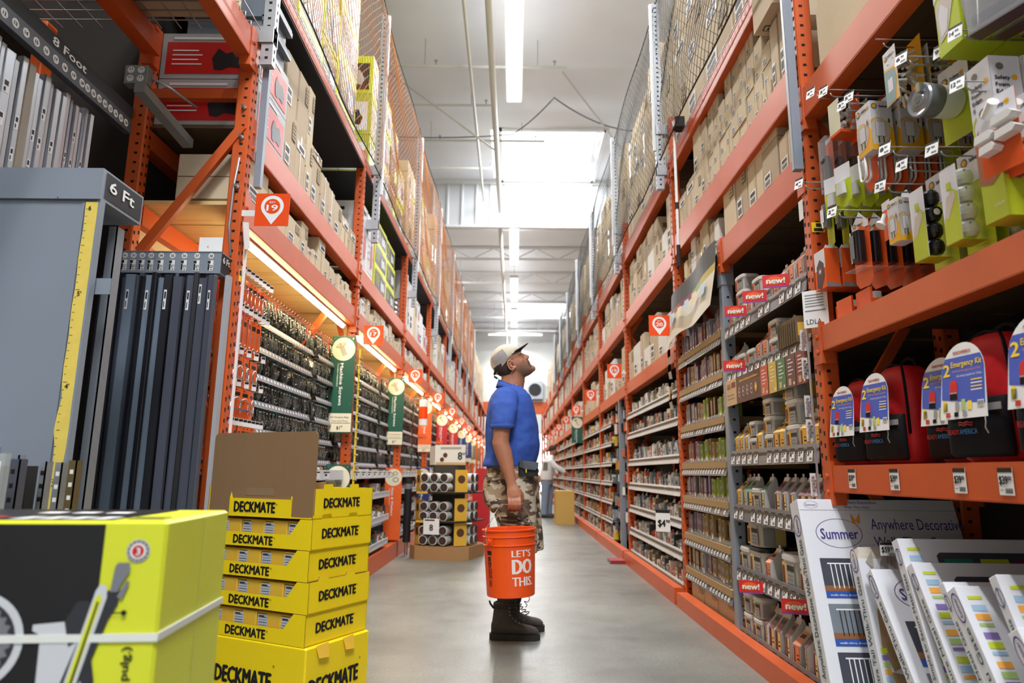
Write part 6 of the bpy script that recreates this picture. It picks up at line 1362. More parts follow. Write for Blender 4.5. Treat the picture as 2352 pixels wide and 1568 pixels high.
# ------------------------------------------------------------------ backpacks
rb = mat('red_nylon', S(206, 26, 34), .55, var=.1, scale=30, bump=.15); kb = mat('black_nylon', S(22, 22, 26), .8, bump=.1, var=.1, scale=30, spec=.2); refl = mat('reflective_grey', S(150, 150, 152), .4)
bl_c = mat('card_blue', S(36, 80, 190), .4); yl_c = mat('card_yellow', S(246, 214, 60), .4)
def backpack(x, y, z, rz, lab, sc_=1.0, full=True):
    t = thing('backpack', lab, 'backpack', (x, y, z), -PI / 2 + rz); t.scale = (sc_, sc_, sc_)
    rings = []
    for (zz, w_, d_, y0) in [(0, .19, .13, .01), (.01, .215, .155, .0), (.08, .225, .165, .0), (.18, .22, .16, .0), (.26, .205, .145, .003), (.31, .17, .12, .012), (.335, .11, .085, .03), (.342, .04, .04, .05)]:
        n = 24; ring = []
        for i in range(n):
            a = 2 * PI * i / n; c, s_ = math.cos(a), math.sin(a); e = .55
            ring.append((math.copysign(abs(c) ** e, c) * w_ / 2 * (1 + .012 * math.sin(zz * 60 + i)), y0 + d_ / 2 + math.copysign(abs(s_) ** e, s_) * d_ / 2, zz))
        rings.append(ring)
    MB().loft(rings, rb).build('body', t)
    # front pocket
    rings = []
    for (zz, w_, d_) in [(.012, .19, .02), (.022, .208, .034), (.10, .205, .036), (.15, .20, .032), (.165, .19, .02)]:
        n = 20; rings.append([(math.copysign(abs(math.cos(2 * PI * i / n)) ** .5, math.cos(2 * PI * i / n)) * w_ / 2, -.005 - d_ / 2 + math.copysign(abs(math.sin(2 * PI * i / n)) ** .5, math.sin(2 * PI * i / n)) * d_ / 2 + .01, zz) for i in range(n)])
    b = MB().loft(rings, kb); b.build('front_pocket', t)
    MB().box(-.1, .1, -.0325, -.0305, .128, .146, refl).build('reflective_band', t)
    f = MB(); O = (-.1, -.0330, 0)
    f.text('READY', O, X, Z, .012, .072, .014, mat('logo_red', S(196, 40, 44), .5), w=.042, bold=.03); f.text('AMERICA', O, X, Z, .055, .072, .014, mat('logo_blue', S(40, 130, 200), .5), w=.062, bold=.03)
    for q in range(2): f.tube([(-.1 + .055 + .006 * i, -.034, .096 + q * .006 + .002 * math.sin(i * 1.6)) for i in range(9)], .0018, mat('logo_red', (0, 0, 0)), 4)
    f.build('logo', t)
    zp = MB(); ed = [(.10, .2245, .164, .0), (.18, .22, .16, .0), (.26, .205, .145, .003), (.31, .17, .12, .012), (.335, .11, .085, .03)]; L_ = [(-.835 * w_ / 2, y0 + d_ / 2 - .835 * d_ / 2, zz) for zz, w_, d_, y0 in ed[1:]]; zp.tube(L_ + [(0, .034, .345)] + [(-x_, y_, z_) for x_, y_, z_ in L_[::-1]] + [(.0937, .0135, .10)], .0045, kb, 6); zp.tube([(.03, .165 * .5 - .08 * .99 + .0, .168), (.0, -.004, .17), (-.03, .0, .168)], .002, kb, 5); zp.tube([(.113, .08, .012), (.1155, .08, .08), (.1125, .08, .18), (.104, .08, .26), (.086, .075, .31)], .0016, mat('red_seam', S(120, 12, 18), .6), 5); zp.tube([(.05, -.036, .12), (.056, -.040, .10), (.052, -.040, .085), (.06, -.039, .07)], .002, steel, 5); zp.build('zipper', t)
    MB().tube([(-.04, .10, .33), (-.03, .10, .36), (.0, .10, .37), (.03, .10, .36), (.04, .10, .33)], .008, kb, 6).build('handle', t)
    for s_ in (-1, 1): MB().tube([(s_ * .05, .145, .30), (s_ * .06, .185, .22), (s_ * .07, .185, .12), (s_ * .08, .155, .03)], .012, kb, 6).build('shoulder_strap', t)
    # swing card: arch shape, leaning on the front
    c = MB(); W_, H_ = .155, .20; pts = [(-W_ / 2 - .006, 0), (W_ / 2 + .006, 0), (W_ / 2, .12)] + [(W_ / 2 * math.cos(a * PI / 16), .12 + .085 * math.sin(a * PI / 16)) for a in range(1, 16)] + [(-W_ / 2, .12)]
    ob = c; a_ = .10; U, V = X, Vector((0, math.sin(a_), math.cos(a_))); O = Vector((-.012, -.046, .112))
    c.poly(O, U, V, pts, white, .0); c.poly(O - Vector((0, -.001, 0)), -U, V, [(-p, q) for p, q in pts][::-1][::-1], white, .0)
    blu = [(-W_ / 2 + .001, .055), (W_ / 2 - .001, .035), (W_ / 2 - .002, .12)] + [(W_ / 2 * .985 * math.cos(t_), .12 + .085 * .985 * math.sin(t_)) for t_ in [.15, .3, .45, .6]] + [(W_ / 2 * .985 * math.cos(PI - t_), .12 + .085 * .985 * math.sin(PI - t_)) for t_ in [.6, .45, .3, .15]] + [(-W_ / 2 + .002, .12)]
    c.poly(O, U, V, blu, bl_c, .0006)
    c.text('READYAMERICA', O, U, V, 0, .176, .008, mat('logo_red', (0, 0, 0)), w=.062, align='c', bold=.03, off=.0012)
    c.text('2', O, U, V, -.068, .118, .034, yl_c, w=.022, bold=.06, off=.0012); c.text('Emergency Kit', O, U, V, -.040, .140, .016, yl_c, w=.108, bold=.04, off=.0012)
    c.text('Mochila de Emergencia para 2 Dias', O, U, V, -.036, .126, .006, gor, w=.10, off=.0012); c.text('Life-Saving Supplies for 3 Days', O, U, V, -.02, .112, .006, white, w=.088, off=.0012)
    for q in range(4): c.rect(O, U, V, .030, .068, .098 - q * .009, .101 - q * .009, white if q % 2 else yl_c, .0012)
    c.poly(O, U, V, [(-.046, .055), (-.018, .055), (-.018, .092), (-.022, .102), (-.032, .107), (-.042, .102), (-.046, .092)], rb, .0014); c.rect(O, U, V, -.045, -.019, .052, .070, kb, .0018); c.rect(O, U, V, -.045, -.019, .068, .072, refl, .002)
    for q in range(5): c.rect(O, U, V, -.070 + q * .022 if q != 1 else -.070, -.056 + q * .022 if q != 1 else -.058, .022, .045 + .006 * (q % 2), [green_m, yl_c, refl, STR[4], yl_c][q], .0016)
    for q in range(3): c.rect(O, U, V, -.06 + q * .03, -.045 + q * .03, .006, .018, [red, kb, refl][q], .0016)
    c.rect(O, U, V, .052, .074, .028, .044, white, .002); [c.rect(O, U, V, .054 + q * .004, .056 + q * .004, .030, .042, blackp, .0024) for q in range(5)]
    c.build('swing_card', t); return t
zb = .992
backpack(1.31, 2.66, zb, .12, 'red backpack with black pocket, farthest, tucked against the orange post', .96)
backpack(1.32, 2.43, zb, .10, 'red backpack showing its whole red side, second from the orange post', 1.02)
backpack(1.36, 2.11, zb, .12, 'red backpack set back behind the fourth, middle of the row', 1.03)
backpack(1.30, 1.905, zb, .10, 'large red backpack fourth along, its silver key ring on the pocket', 1.06)
backpack(1.30, 1.62, zb, .08, 'red backpack nearest the camera, cut by the right edge of the view', 1.12)
def beam_tag(x, y, z, txt, lab):
    b = MB(); b.box(-.001, 0, -.027, .027, 0, .07, white); O = (-.0012, .027, 0); b.rect(O, -Y, Z, 0, .054, .058, .07, blackp); b.text(txt, O, -Y, Z, .005, .028, .022, blackp, w=.03, bold=.05); b.text('00', O, -Y, Z, .037, .038, .011, blackp, w=.012, bold=.05)
    [b.rect(O, -Y, Z, .024 + q * .0045, .0265 + q * .0045, .005, .018, blackp) for q in range(6)]; b.rect(O, -Y, Z, .005, .018, .012, .014, grayp)
    tag(b.build('price_tag', loc=(x, y, z)), lab, 'price tag')
for k, (yy, lab) in enumerate([(2.615, 'nearest the orange post'), (2.325, 'under the second backpack'), (1.985, 'under the middle backpack'), (1.80, 'under the large fourth backpack')]): beam_tag(1.268, yy, .905, '$39', '39.00 price tag stuck on the orange beam %s' % lab)
beam_tag(1.268, 1.60, 1.475, '$9', 'white price tag on the upper orange beam at the right edge')
# ================================================================== child-safety packs hanging in the nearest right bay
hw_ = mat('pack_white', S(222, 222, 230), .35); hy = mat('pack_amber', S(240, 176, 24), .4); hl = mat('pack_lime', S(184, 200, 40), .38); ho = mat('pack_orange', S(232, 92, 34), .38); hs = mat('pack_sand', S(204, 192, 182), .5); hbrn = mat('pack_brown', S(164, 92, 56), .5)
gblk = mat('gloss_black', S(20, 20, 24), .2, spec=.6); blis = mat('pack_blister', S(206, 208, 212), .12, alpha=.30)
pegm = mat('peg_zinc', S(150, 152, 156), .35, metal=.7)
NB1 = BAYS_R[0]
def hang(bmf, name, x, y, z, n, step, lab, cat, group, rz=0.0, nm='hanging'):
    me = None
    for k in range(n):
        if me is None: b = MB(); bmf(b); me = b.mesh(name)
        o = bpy.data.objects.new(name, me); COL.objects.link(o); o.location = (x + k * step, y + R.uniform(-.004, .004) * (k > 0), z); o.rotation_euler = (0, 0, -PI / 2 + rz + R.uniform(-.03, .03) * (k > 0))
        tag(o, lab + ('' if n == 1 else ', %s' % (['front one', 'second', 'third', 'fourth', 'fifth', 'sixth', 'seventh', 'eighth', 'ninth', 'tenth'][k])), cat, group if n > 1 else None)
def peg(x, y, z, price=None, x1=1.855, parent=None):
    MB().tube([(x1, y, z), (x + .01, y, z), (x, y, z + .006), (x - .004, y, z + .016)], .0026, pegm, 6).tube([(x1, y, z + .028), (x - .03, y, z + .030)], .002, pegm, 5).build('peg_hook', NB1)
    if price:
        b = MB(); O = (0, .024, -.020); b.box(0, .0015, -.020, .020, -.020, .028, white); O = (0, .020, -.020); b.rect(O, -Y, Z, 0, .040, .040, .048, blackp); b.text(price, O, -Y, Z, .005, .016, .015, blackp, w=.012, bold=.06); b.text('99', O, -Y, Z, .020, .023, .008, blackp, bold=.04); b.rect(O, -Y, Z, .020, .036, .005, .012, grayp)
        o = b.build('peg_price_tag', NB1, loc=(x - .032, y, z + .02)); o.rotation_euler = (0, .25, .45)
def safety_logo(b, O, U, V, x, y, w_, colr=None):
    b.disc(O, U, V, x, y, w_ * .16, mat('seal_grey', S(110, 112, 100), .5), .0012, 16); b.disc(O, U, V, x, y, w_ * .10, hy, .0016, 12)
    b.text('Safety', O, U, V, x + w_ * .25, y - w_ * .06, w_ * .13, blackp, w=w_ * .42, bold=.05, off=.0012); b.disc(O, U, V, x + w_ * .76, y, w_ * .09, hy, .0012, 14); b.text('1st', O, U, V, x + w_ * .76, y - w_ * .04, w_ * .07, blackp, align='c', off=.002)
def plugbox(w_, h_, d_):
    def f(b):
        b.bbox(-w_ / 2, w_ / 2, 0, d_, -h_, 0, hw_, .002); b.poly((0, d_, 0), X, Z, [(-w_ / 2, 0), (w_ / 2, 0), (w_ * .2, .035), (-w_ * .2, .035)], hw_, 0); b.poly((0, d_, 0), -X, Z, [(-w_ / 2, 0), (w_ / 2, 0), (w_ * .2, .035), (-w_ * .2, .035)], hw_, .001)
        for O, U, ww in (((-w_ / 2, 0, -h_), X, w_), ((w_ / 2, 0, -h_), Y, d_)):
            b.poly(O, U, Z, [(0, .002), (ww, .002), (ww, h_ * .40), (ww * .72, h_ * .56), (ww * .5, h_ * .64), (ww * .25, h_ * .66), (0, h_ * .60)], hy, .0006)
            b.poly(O, U, Z, [(0, h_ * .52), (ww * .22, h_ * .64), (ww * .5, h_ * .62), (ww * .8, h_ * .50), (ww * .86, h_ * .38), (ww * .7, h_ * .2), (ww * .35, h_ * .1), (ww * .05, h_ * .10), (0, h_ * .2)], hs, .001)
            b.rect(O, U, Z, ww * .18, ww * .62, h_ * .26, h_ * .56, grayp, .0014); b.rect(O, U, Z, ww * .2, ww * .60, h_ * .27, h_ * .555, hw_, .0018)
            for q in (.27, .48): b.rect(O, U, Z, ww * q, ww * (q + .05), h_ * .13, h_ * .26, blackp, .0018)
            b.poly(O, U, Z, [(ww * .70, h_ * .58), (ww * .80, h_ * .66), (ww * .90, h_ * .58), (ww * .80, h_ * .50)], hs, .0022); b.rect(O, U, Z, ww * .77, ww * .83, h_ * .54, h_ * .62, blackp, .0026)
            safety_logo(b, O, U, Z, ww * .2, h_ * .88, ww * .85)
    return f
hang(plugbox(.092, .195, .085), 'outlet_plug_box', 1.295, 2.36, 2.315, 4, .105, 'white and amber plug box in the row under the top beam', 'boxed pack', 'white and amber plug boxes on one peg', .06); peg(1.28, 2.36, 2.33, '5')
peg(1.285, 2.425, 2.335, '3')
hang(plugbox(.06, .155, .05), 'outlet_plug_box', 1.29, 2.22, 1.885, 1, .1, 'single smaller white and amber plug box left of the black knob covers', 'boxed pack', None, .1); peg(1.27, 2.19, 1.90, '2')
def knobbag(b):
    w_, h_ = .075, .20; b.box(-w_ / 2, w_ / 2, 0, .002, -h_, 0, hw_); O = (-w_ / 2, 0, -h_); b.poly(O, X, Z, [(0, 0), (w_, 0), (w_, h_ * .62), (0, h_ * .70)], hy, .0006); b.poly(O, X, Z, [(0, .004), (w_ * .75, .004), (w_ * .95, h_ * .4), (w_ * .8, h_ * .6), (0, h_ * .66)], mat('pack_teal', S(130, 160, 164), .5), .001)
    b.rect(O, X, Z, w_ * .25, w_ * .65, h_ * .22, h_ * .46, hw_, .0014); safety_logo(b, O, X, Z, w_ * .2, h_ * .88, w_ * .8)
    b.box(-w_ / 2, w_ / 2, .09, .092, -h_ - .01, .04, hy); rr = random.Random(3)
    for q in range(60):
        p = Vector((rr.uniform(-w_ * .42, w_ * .42), rr.uniform(.008, .085), rr.uniform(-h_ + .012, -.015))); d = Vector((rr.uniform(-1, 1), rr.uniform(-1, 1), rr.uniform(-1, 1))).normalized() * .017; b.cyl(p - d, p + d, .0055, mat('pack_ivory', S(206, 198, 184), .4), 5)
hang(knobbag, 'safety_latch_pack', 1.29, 2.15, 2.41, 3, .11, 'clear pack full of ivory latches high under the top beam', 'blister pack', 'packs of ivory latches on one peg'); peg(1.28, 2.15, 2.42, None); peg(1.27, 2.00, 2.255, '6')
def lever(b):
    b.box(-.06, .06, .135, .137, -.235, .02, hw_); O = (-.06, .135, -.235); b.poly(O, X, Z, [(0, 0), (.12, 0), (.12, .12), (.10, .17), (.05, .19), (.0, .15)], hl, .0006); safety_logo(b, O, X, Z, .025, .21, .09)
    m_ = Matrix.Translation((.0, 0, -.115)) @ Matrix.Rotation(-PI / 2, 4, 'X')
    b.lathe([(.0, 0), (.02, 0), (.022, .004), (.038, .006), (.049, .002), (.053, .008), (.052, .055), (.050, .06)], mat('lever_silver', S(150, 154, 162), .28, metal=.5), M=m_, n=28)
    b.lathe([(.051, .06), (.050, .10), (.046, .13), (.0, .132)], whitep, M=m_, n=28); b.lathe([(.0, -.002), (.012, -.002), (.014, .002), (.02, .002)], grayp, M=m_, n=14); b.box(.012, .026, -.012, .012, -.10, -.07, steel)
hang(lever, 'door_knob_lock', 1.265, 1.98, 2.235, 2, .20, 'round silver and white child door-knob lock on lime card', 'blister pack', 'silver door-knob locks on one peg', .15); peg(1.33, 1.90, 2.215, '9')
def limebox_b(b):
    w_, h_, d_ = .10, .36, .13; b.bbox(-w_ / 2, w_ / 2, 0, d_, -h_, 0, hl, .002)
    for O, U, ww in (((-w_ / 2, 0, -h_), X, w_), ((w_ / 2, 0, -h_), Y, d_)):
        b.poly(O, U, Z, [(0, h_), (0, h_ * .50), (ww * .15, h_ * .54), (ww * .8, h_ * .50), (ww, h_ * .53), (ww, h_)] [::-1], hw_, .0006); b.poly(O, U, Z, [(ww * .12, h_ * .12), (ww * .45, h_ * .16), (ww * .82, h_ * .42), (ww * .8, h_ * .48), (ww * .15, h_ * .50), (ww * .04, h_ * .40)], hs, .0010); b.poly(O, U, Z, [(ww * .2, h_ * .16), (ww * .45, h_ * .2), (ww * .6, h_ * .36), (ww * .3, h_ * .46), (ww * .15, h_ * .36)], hw_, .0014); safety_logo(b, O, U, Z, ww * .22, h_ * .72, ww * .85)
hang(limebox_b, 'lock_box', 1.285, 1.83, 2.555, 4, .135, 'tall lime and white box above the silver knob lock', 'boxed pack', 'tall lime and white boxes in one row', .04); peg(1.27, 1.74, 2.165, '14')
def blackbl(b):
    w_, h_ = .15, .26; b.box(-w_ / 2, w_ / 2, .05, .052, -h_, 0, hl); b.box(-w_ / 2, w_ / 2, 0, .05, -h_, -h_ + .006, mat('pack_maroon', S(82, 52, 62), .5)); b.sbox(0, .025, -h_ + .02, -.03, w_ * .8, .045, .6, gblk, 20, .7); b.rect((-w_ / 2, 0, -h_), X, Z, w_ * .1, w_ * .9, .02, .05, hw_, .001)
    b.box(-w_ / 2, w_ / 2, -.001, 0, -h_, -.02, blis)
hang(blackbl, 'stove_lock_pack', 1.265, 1.62, 2.40, 3, .07, 'glossy black safety lock in clear pack at the top right corner', 'blister pack', 'black lock packs at the top right corner', .35)
def foam(b):
    w_, h_, d_ = .085, .46, .085; b.bbox(-w_ / 2, w_ / 2, 0, d_, -h_, 0, hl, .002)
    for i, (O, U, ww) in enumerate((((-w_ / 2, 0, -h_), X, w_), ((w_ / 2, 0, -h_), Y, d_))):
        b.poly(O, U, Z, [(0, h_ * .40), (ww * .5, h_ * .36), (ww, h_ * .40), (ww, h_), (0, h_)], hw_, .0006); b.poly(O, U, Z, [(ww * .0, h_ * .25), (ww * .5, h_ * .22), (ww, h_ * .28), (ww, h_ * .62), (ww * .4, h_ * .66), (0, h_ * .52)], hbrn, .001); b.ring(O, U, Z, ww * .5, h_ * .60, ww * .45, ww * .53, hl, .0012, 20)
        b.disc(O, U, Z, ww * .32, h_ * .93, ww * .13, mat('seal_grey', (0, 0, 0)), .0014, 16)
        for q, s_ in enumerate(['Safety', 'Foam', 'Edge', 'Bumpers']): b.text(s_, O, U, Z, ww * .12, h_ * (.845 - q * .045), .012, blackp if q < 3 else grayp, w=ww * (.5, .45, .42, .7)[q], bold=.04, off=.0014)
        b.disc(O, U, Z, ww * .78, h_ * .86, ww * .10, hy, .0014, 14); b.text('4 PACK', O, U, Z, ww * .5, h_ * .08, .008, white, off=.0014)
        b.rect(O, U, Z, ww * .35, ww * .7, h_ * .48, h_ * .55, blackp if i == 0 else hbrn, .0018)
hang(foam, 'edge_bumper_box', 1.285, 1.735, 2.085, 4, .09, 'tall white, brown and lime Foam Edge Bumpers box', 'boxed pack', 'tall foam bumper boxes in one row', .05); peg(1.24, 1.715, 1.99, '12')
def corner(b):
    b.box(-.055, .055, .03, .032, -.16, .05, ho); O = (-.055, .03, -.16); b.rect(O, X, Z, 0, .11, .12, .21, hw_); safety_logo(b, O, X, Z, .022, .18, .085)
    for (x0, z0, s_) in ((-.045, -.075, 1), (.005, -.045, 1.15), (-.035, -.11, .85), (.012, -.085, 1.1)):
        b.loft([[(x0 + q * s_, .028 - .025 * t_, z0 + z_) for q, z_ in ((0, 0), (.045, .004), (.055, .014), (.045, .026), (.004, .022))] for t_ in (0, .6, 1.3)], whitep, smooth=False)
    b.cyl((-.02, .02, .0), (.02, .0, .02), .014, whitep, 12)
hang(corner, 'corner_guard_pack', 1.225, 1.64, 1.885, 2, .06, 'orange card of white foam corner guards at the right edge', 'blister pack', 'orange cards of white corner guards', .25)
def balls(mm, ring_):
    def f(b):
        w_, h_ = .072, .235; b.box(-w_ / 2, w_ / 2, 0, .0015, -h_, 0, hw_); O = (-w_ / 2, 0, -h_); b.poly(O, X, Z, [(0, 0), (w_, 0), (w_, h_ * .62), (w_ * .6, h_ * .72), (0, h_ * .28)], hl, .0006); b.poly(O, X, Z, [(w_ * .1, h_ * .36), (w_ * .3, h_ * .32), (w_ * .85, h_ * .58), (w_ * .75, h_ * .66), (w_ * .3, h_ * .62)], hs, .001); b.rect(O, X, Z, w_ * .36, w_ * .62, h_ * .70, h_ * .80, hl, .0012)
        b.box(-w_ / 2, w_ / 2, 0, .075, -h_ - .002, -h_, hl)
        b.box(-.06, .06, .080, .082, -h_ - .02, .06, hl); b.rect((-.06, .0798, -h_), X, Z, .0, .12, h_ * .82, h_ + .06, hw_, .0006); safety_logo(b, (-.06, .0796, -h_), X, Z, .03, h_ + .03, .09); b.box(-.012, .012, .08, .082, -h_ - .045, -h_ - .02, hl)
        for q in range(4):
            zc = -.032 - q * .055; b.lathe([(.0, -.027), (.018, -.025), (.026, -.012), (.027, .0), (.0255, .013), (.018, .023), (.0, .027)], mm, c=(.008, .042, zc), n=22)
            b.cyl((.03, .03, zc + .012), (.0345, .03, zc + .0125), .002, grayp, 6)
        if ring_: b.ring((.036, .035, -.032 - .055), Y, Z, .004, 0, .012, .018, mm, .002); b.disc((.036, .035, -.032 - .055), Y, Z, .004, 0, .011, hs, .0015, 14)
    return f
hang(balls(whitep, False), 'knob_cover_pack', 1.30, 1.935, 1.868, 3, .13, 'lime card with four round white stove knob covers', 'blister pack', 'white knob cover packs on one peg', .04); peg(1.29, 1.93, 1.905, '7')
hang(balls(gblk, True), 'knob_cover_pack', 1.30, 2.10, 1.868, 3, .13, 'lime card with four round black stove knob covers', 'blister pack', 'black knob cover packs on one peg', .04); peg(1.29, 2.09, 1.93, '4')
def ushape(b):
    b.box(-.045, .045, .03, .032, -.10, .03, ho); b.poly((0, .0295, 0), X, Z, [(-.045, -.10), (.045, -.10), (.02, -.125), (-.02, -.125)], ho, 0)
    for s_ in (0, .016): b.tube([(-.022, s_, .02)] + [(-.022 * math.cos(a * PI / 8), s_, -.075 - .018 * math.sin(a * PI / 8)) for a in range(9)] + [(.022, s_, .02)], .005, whitep, 6)
hang(ushape, 'cabinet_lock_pack', 1.30, 2.40, 2.125, 9, .055, 'orange card with white looped cabinet locks under the plug boxes', 'blister pack', 'white looped cabinet locks on orange cards')
def limeflat(b):
    b.box(-.04, .04, 0, .0015, -.12, .03, hl); b.rect((-.04, 0, -.12), X, Z, 0, .08, .085, .15, hw_); b.sbox(0, -.010, -.095, -.045, .05, .02, .8, clear_p, 12, .8); b.poly((0, 0.0, 0), X, Z, [(-.04, -.12), (.04, -.12), (.0, -.145)], hl, 0)
hang(limeflat, 'small_lock_pack', 1.27, 2.50, 2.115, 10, .05, 'lime and white small lock card in the middle row', 'blister pack', 'lime small lock cards in one row', .3)
hang(limeflat, 'small_lock_pack', 1.28, 2.60, 2.11, 5, .07, 'lime and white small lock card beside the strap packs', 'blister pack', 'lime small lock cards beside the strap packs', .5)
def bclip(b):
    b.box(-.05, .05, .03, .0315, -.20, .03, ho); b.poly((0, .0295, 0), X, Z, [(-.05, 0), (.05, 0), (.05, .02), (.0, .07), (-.05, .02)], hw_, .001); b.poly((0, .0295, 0), X, Z, [(.0, .02), (.04, -.01), (-.02, -.01)], ho, .0014); safety_logo(b, (-.05, .029, 0), X, Z, .02, .02, .06)
    b.sbox(.008, .01, -.135, -.015, .055, .035, .4, gblk, 16, .95); b.rect((-.018, -.0085, 0), X, Z, .004, .03, -.12, -.03, grayp, .001); b.poly((0, .0295, 0), X, Z, [(-.05, -.20), (.05, -.20), (.03, -.225), (-.03, -.225)], ho, 0); b.box(-.052, .052, -.012, .03, -.16, -.158, blis)
hang(bclip, 'finger_guard_pack', 1.27, 2.455, 1.865, 10, .058, 'orange card with square black lock in the long lower row', 'blister pack', 'orange cards with square black locks', .12); peg(1.22, 2.44, 1.905, '2'); peg(1.25, 2.50, 1.93, '3')
def redclip(b):
    b.box(-.025, .025, .02, .0215, -.11, .03, ho); b.rect((-.025, .02, 0), X, Z, 0, .05, 0, .03, hw_); b.cyl((0, .0, -.055), (.004, .012, -.02), .008, whitep, 10); b.cyl((0, -.006, -.062), (0, .0, -.055), .018, whitep, 14)
hang(redclip, 'door_stopper_pack', 1.285, 2.285, 1.875, 3, .05, 'small orange card with white door stopper by the knob covers', 'blister pack', 'white door stopper cards')
def obox(b):
    w_, h_, d_ = .09, .165, .06; b.bbox(-w_ / 2, w_ / 2, 0, d_, -h_, 0, ho, .002); O = (-w_ / 2, 0, -h_); b.rect(O, X, Z, .002, w_ - .002, h_ * .5, h_ - .002, hw_, .0006); b.poly(O, X, Z, [(w_ * .15, .01), (w_ * .5, .0), (w_ * .85, h_ * .3), (w_ * .85, h_ * .62), (w_ * .5, h_ * .76), (w_ * .2, h_ * .6)], mat('pack_maroon', (0, 0, 0)), .001); b.disc(O, X, Z, w_ * .5, h_ * .45, .014, grayp, .0014, 16); b.disc(O, X, Z, w_ * .5, h_ * .45, .007, white, .0018, 12)
    b.poly((0, 0, 0), X, Z, [(-w_ / 2, 0), (w_ / 2, 0), (0, .03)], hw_, -.03); b.poly((w_ / 2, 0, -h_), Y, Z, [(.0, 0), (d_, 0), (d_, .012), (0, .02)], grayp, .001); b.poly((w_ / 2, 0, 0), Y, Z, [(0, 0), (d_, 0), (d_ / 2, .02)], hw_, .0)
hang(obox, 'camera_box', 1.265, 2.735, 1.872, 6, .066, 'orange box with white front by the near post, lower hanging row', 'boxed pack', 'orange boxes hanging by the near post', .05)
def strap_(b):
    b.box(-.03, .03, .02, .0215, -.24, 0, ho); b.rect((-.03, .02, 0), X, Z, 0, .06, -.02, 0, hw_); b.sbox(0, .005, -.23, -.085, .034, .03, .7, gblk, 14, .7); b.box(-.016, .016, -.014, .012, -.11, -.10, gblk); b.box(-.032, .032, -.012, .02, -.24, -.005, blis)
hang(strap_, 'strap_pack', 1.29, 2.665, 2.345, 4, .055, 'orange card with glossy black strap, upper row by the post', 'blister pack', 'orange cards with black straps'); peg(1.20, 2.66, 2.115, '4')
def silver_(b):
    b.box(-.03, .03, .02, .0215, -.20, .04, hl); b.rect((-.03, .02, 0), X, Z, 0, .06, -.02, .04, hw_); b.sbox(0, .005, -.13, -.03, .038, .03, .6, mat('lever_silver', (0, 0, 0)), 14, .9); b.rect((-.015, -.011, 0), X, Z, 0, .03, -.11, -.05, hw_, .001); b.poly((0, .0195, 0), X, Z, [(-.03, -.20), (.03, -.20), (0, -.23)], hl, 0)
hang(silver_, 'magnet_lock_pack', 1.285, 2.70, 2.09, 5, .06, 'lime card with a silver lock by the near post, middle row', 'blister pack', 'lime cards with silver locks')
def cubes(b):
    w_, h_, d_ = .075, .135, .09; b.box(-w_ / 2, w_ / 2, 0, .0015, -h_, 0, mat('pack_pale', S(226, 224, 200), .3)); b.box(-w_ / 2, w_ / 2, 0, d_, -h_ - .012, -h_, ho); b.box(-w_ / 2, w_ / 2, d_, d_ + .0015, -h_ - .03, .03, ho); rr = random.Random(5)
    for q in range(22): x_, y_, z_ = rr.uniform(-.03, .022), rr.uniform(.006, .07), rr.uniform(-h_ + .002, -.02); b.box(x_, x_ + .014, y_, y_ + .014, z_, z_ + .014, whitep)
hang(cubes, 'outlet_cap_pack', 1.28, 2.545, 2.44, 3, .115, 'clear box of white outlet caps, upper left peg', 'blister pack', 'clear boxes of white outlet caps', .1); peg(1.24, 2.47, 2.42, '3'); peg(1.25, 2.60, 2.49, '4')
peg(1.24, 2.09, 1.985, '8')
def lowcard(b): b.box(-.05, .05, 0, .06, -.05, -.03, ho); b.sbox(0, .03, -.03, .0, .08, .05, .6, clear_p, 14, .9); b.box(-.055, .055, -.006, .002, -.06, .012, ho)
for q, (xx, yy) in enumerate([(1.30, 2.62), (1.31, 2.49), (1.33, 2.70)]):
    b = MB(); lowcard(b); tag(b.build('small_orange_pack', loc=(xx, yy, 1.565 + .06), rz=-PI / 2 + R.uniform(-.3, .3)), 'orange pack lying on the upper orange beam, %s from the camera' % ['second', 'nearest', 'farthest'][q], 'blister pack')
g = MB()
for q in range(26): yy = 1.35 + R.random() * 1.4; xx = 1.55 + R.random() * .2; zz = 1.62 + R.random() * .6; g.box(xx, xx + .03, yy, yy + R.uniform(.05, .09), zz, zz + R.uniform(.08, .16), R.choice([ho, hl, hs, gblk])); 
tag(g.build('stored_packs'), 'dim packs deep on the pegs behind the hanging safety packs', 'packs', kind='stuff')
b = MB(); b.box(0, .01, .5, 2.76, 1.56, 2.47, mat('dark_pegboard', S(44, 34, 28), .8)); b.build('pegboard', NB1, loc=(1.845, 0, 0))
planks(1.32, 1.86, .5, 2.76, 1.545, ply).build('wood_deck', NB1); 

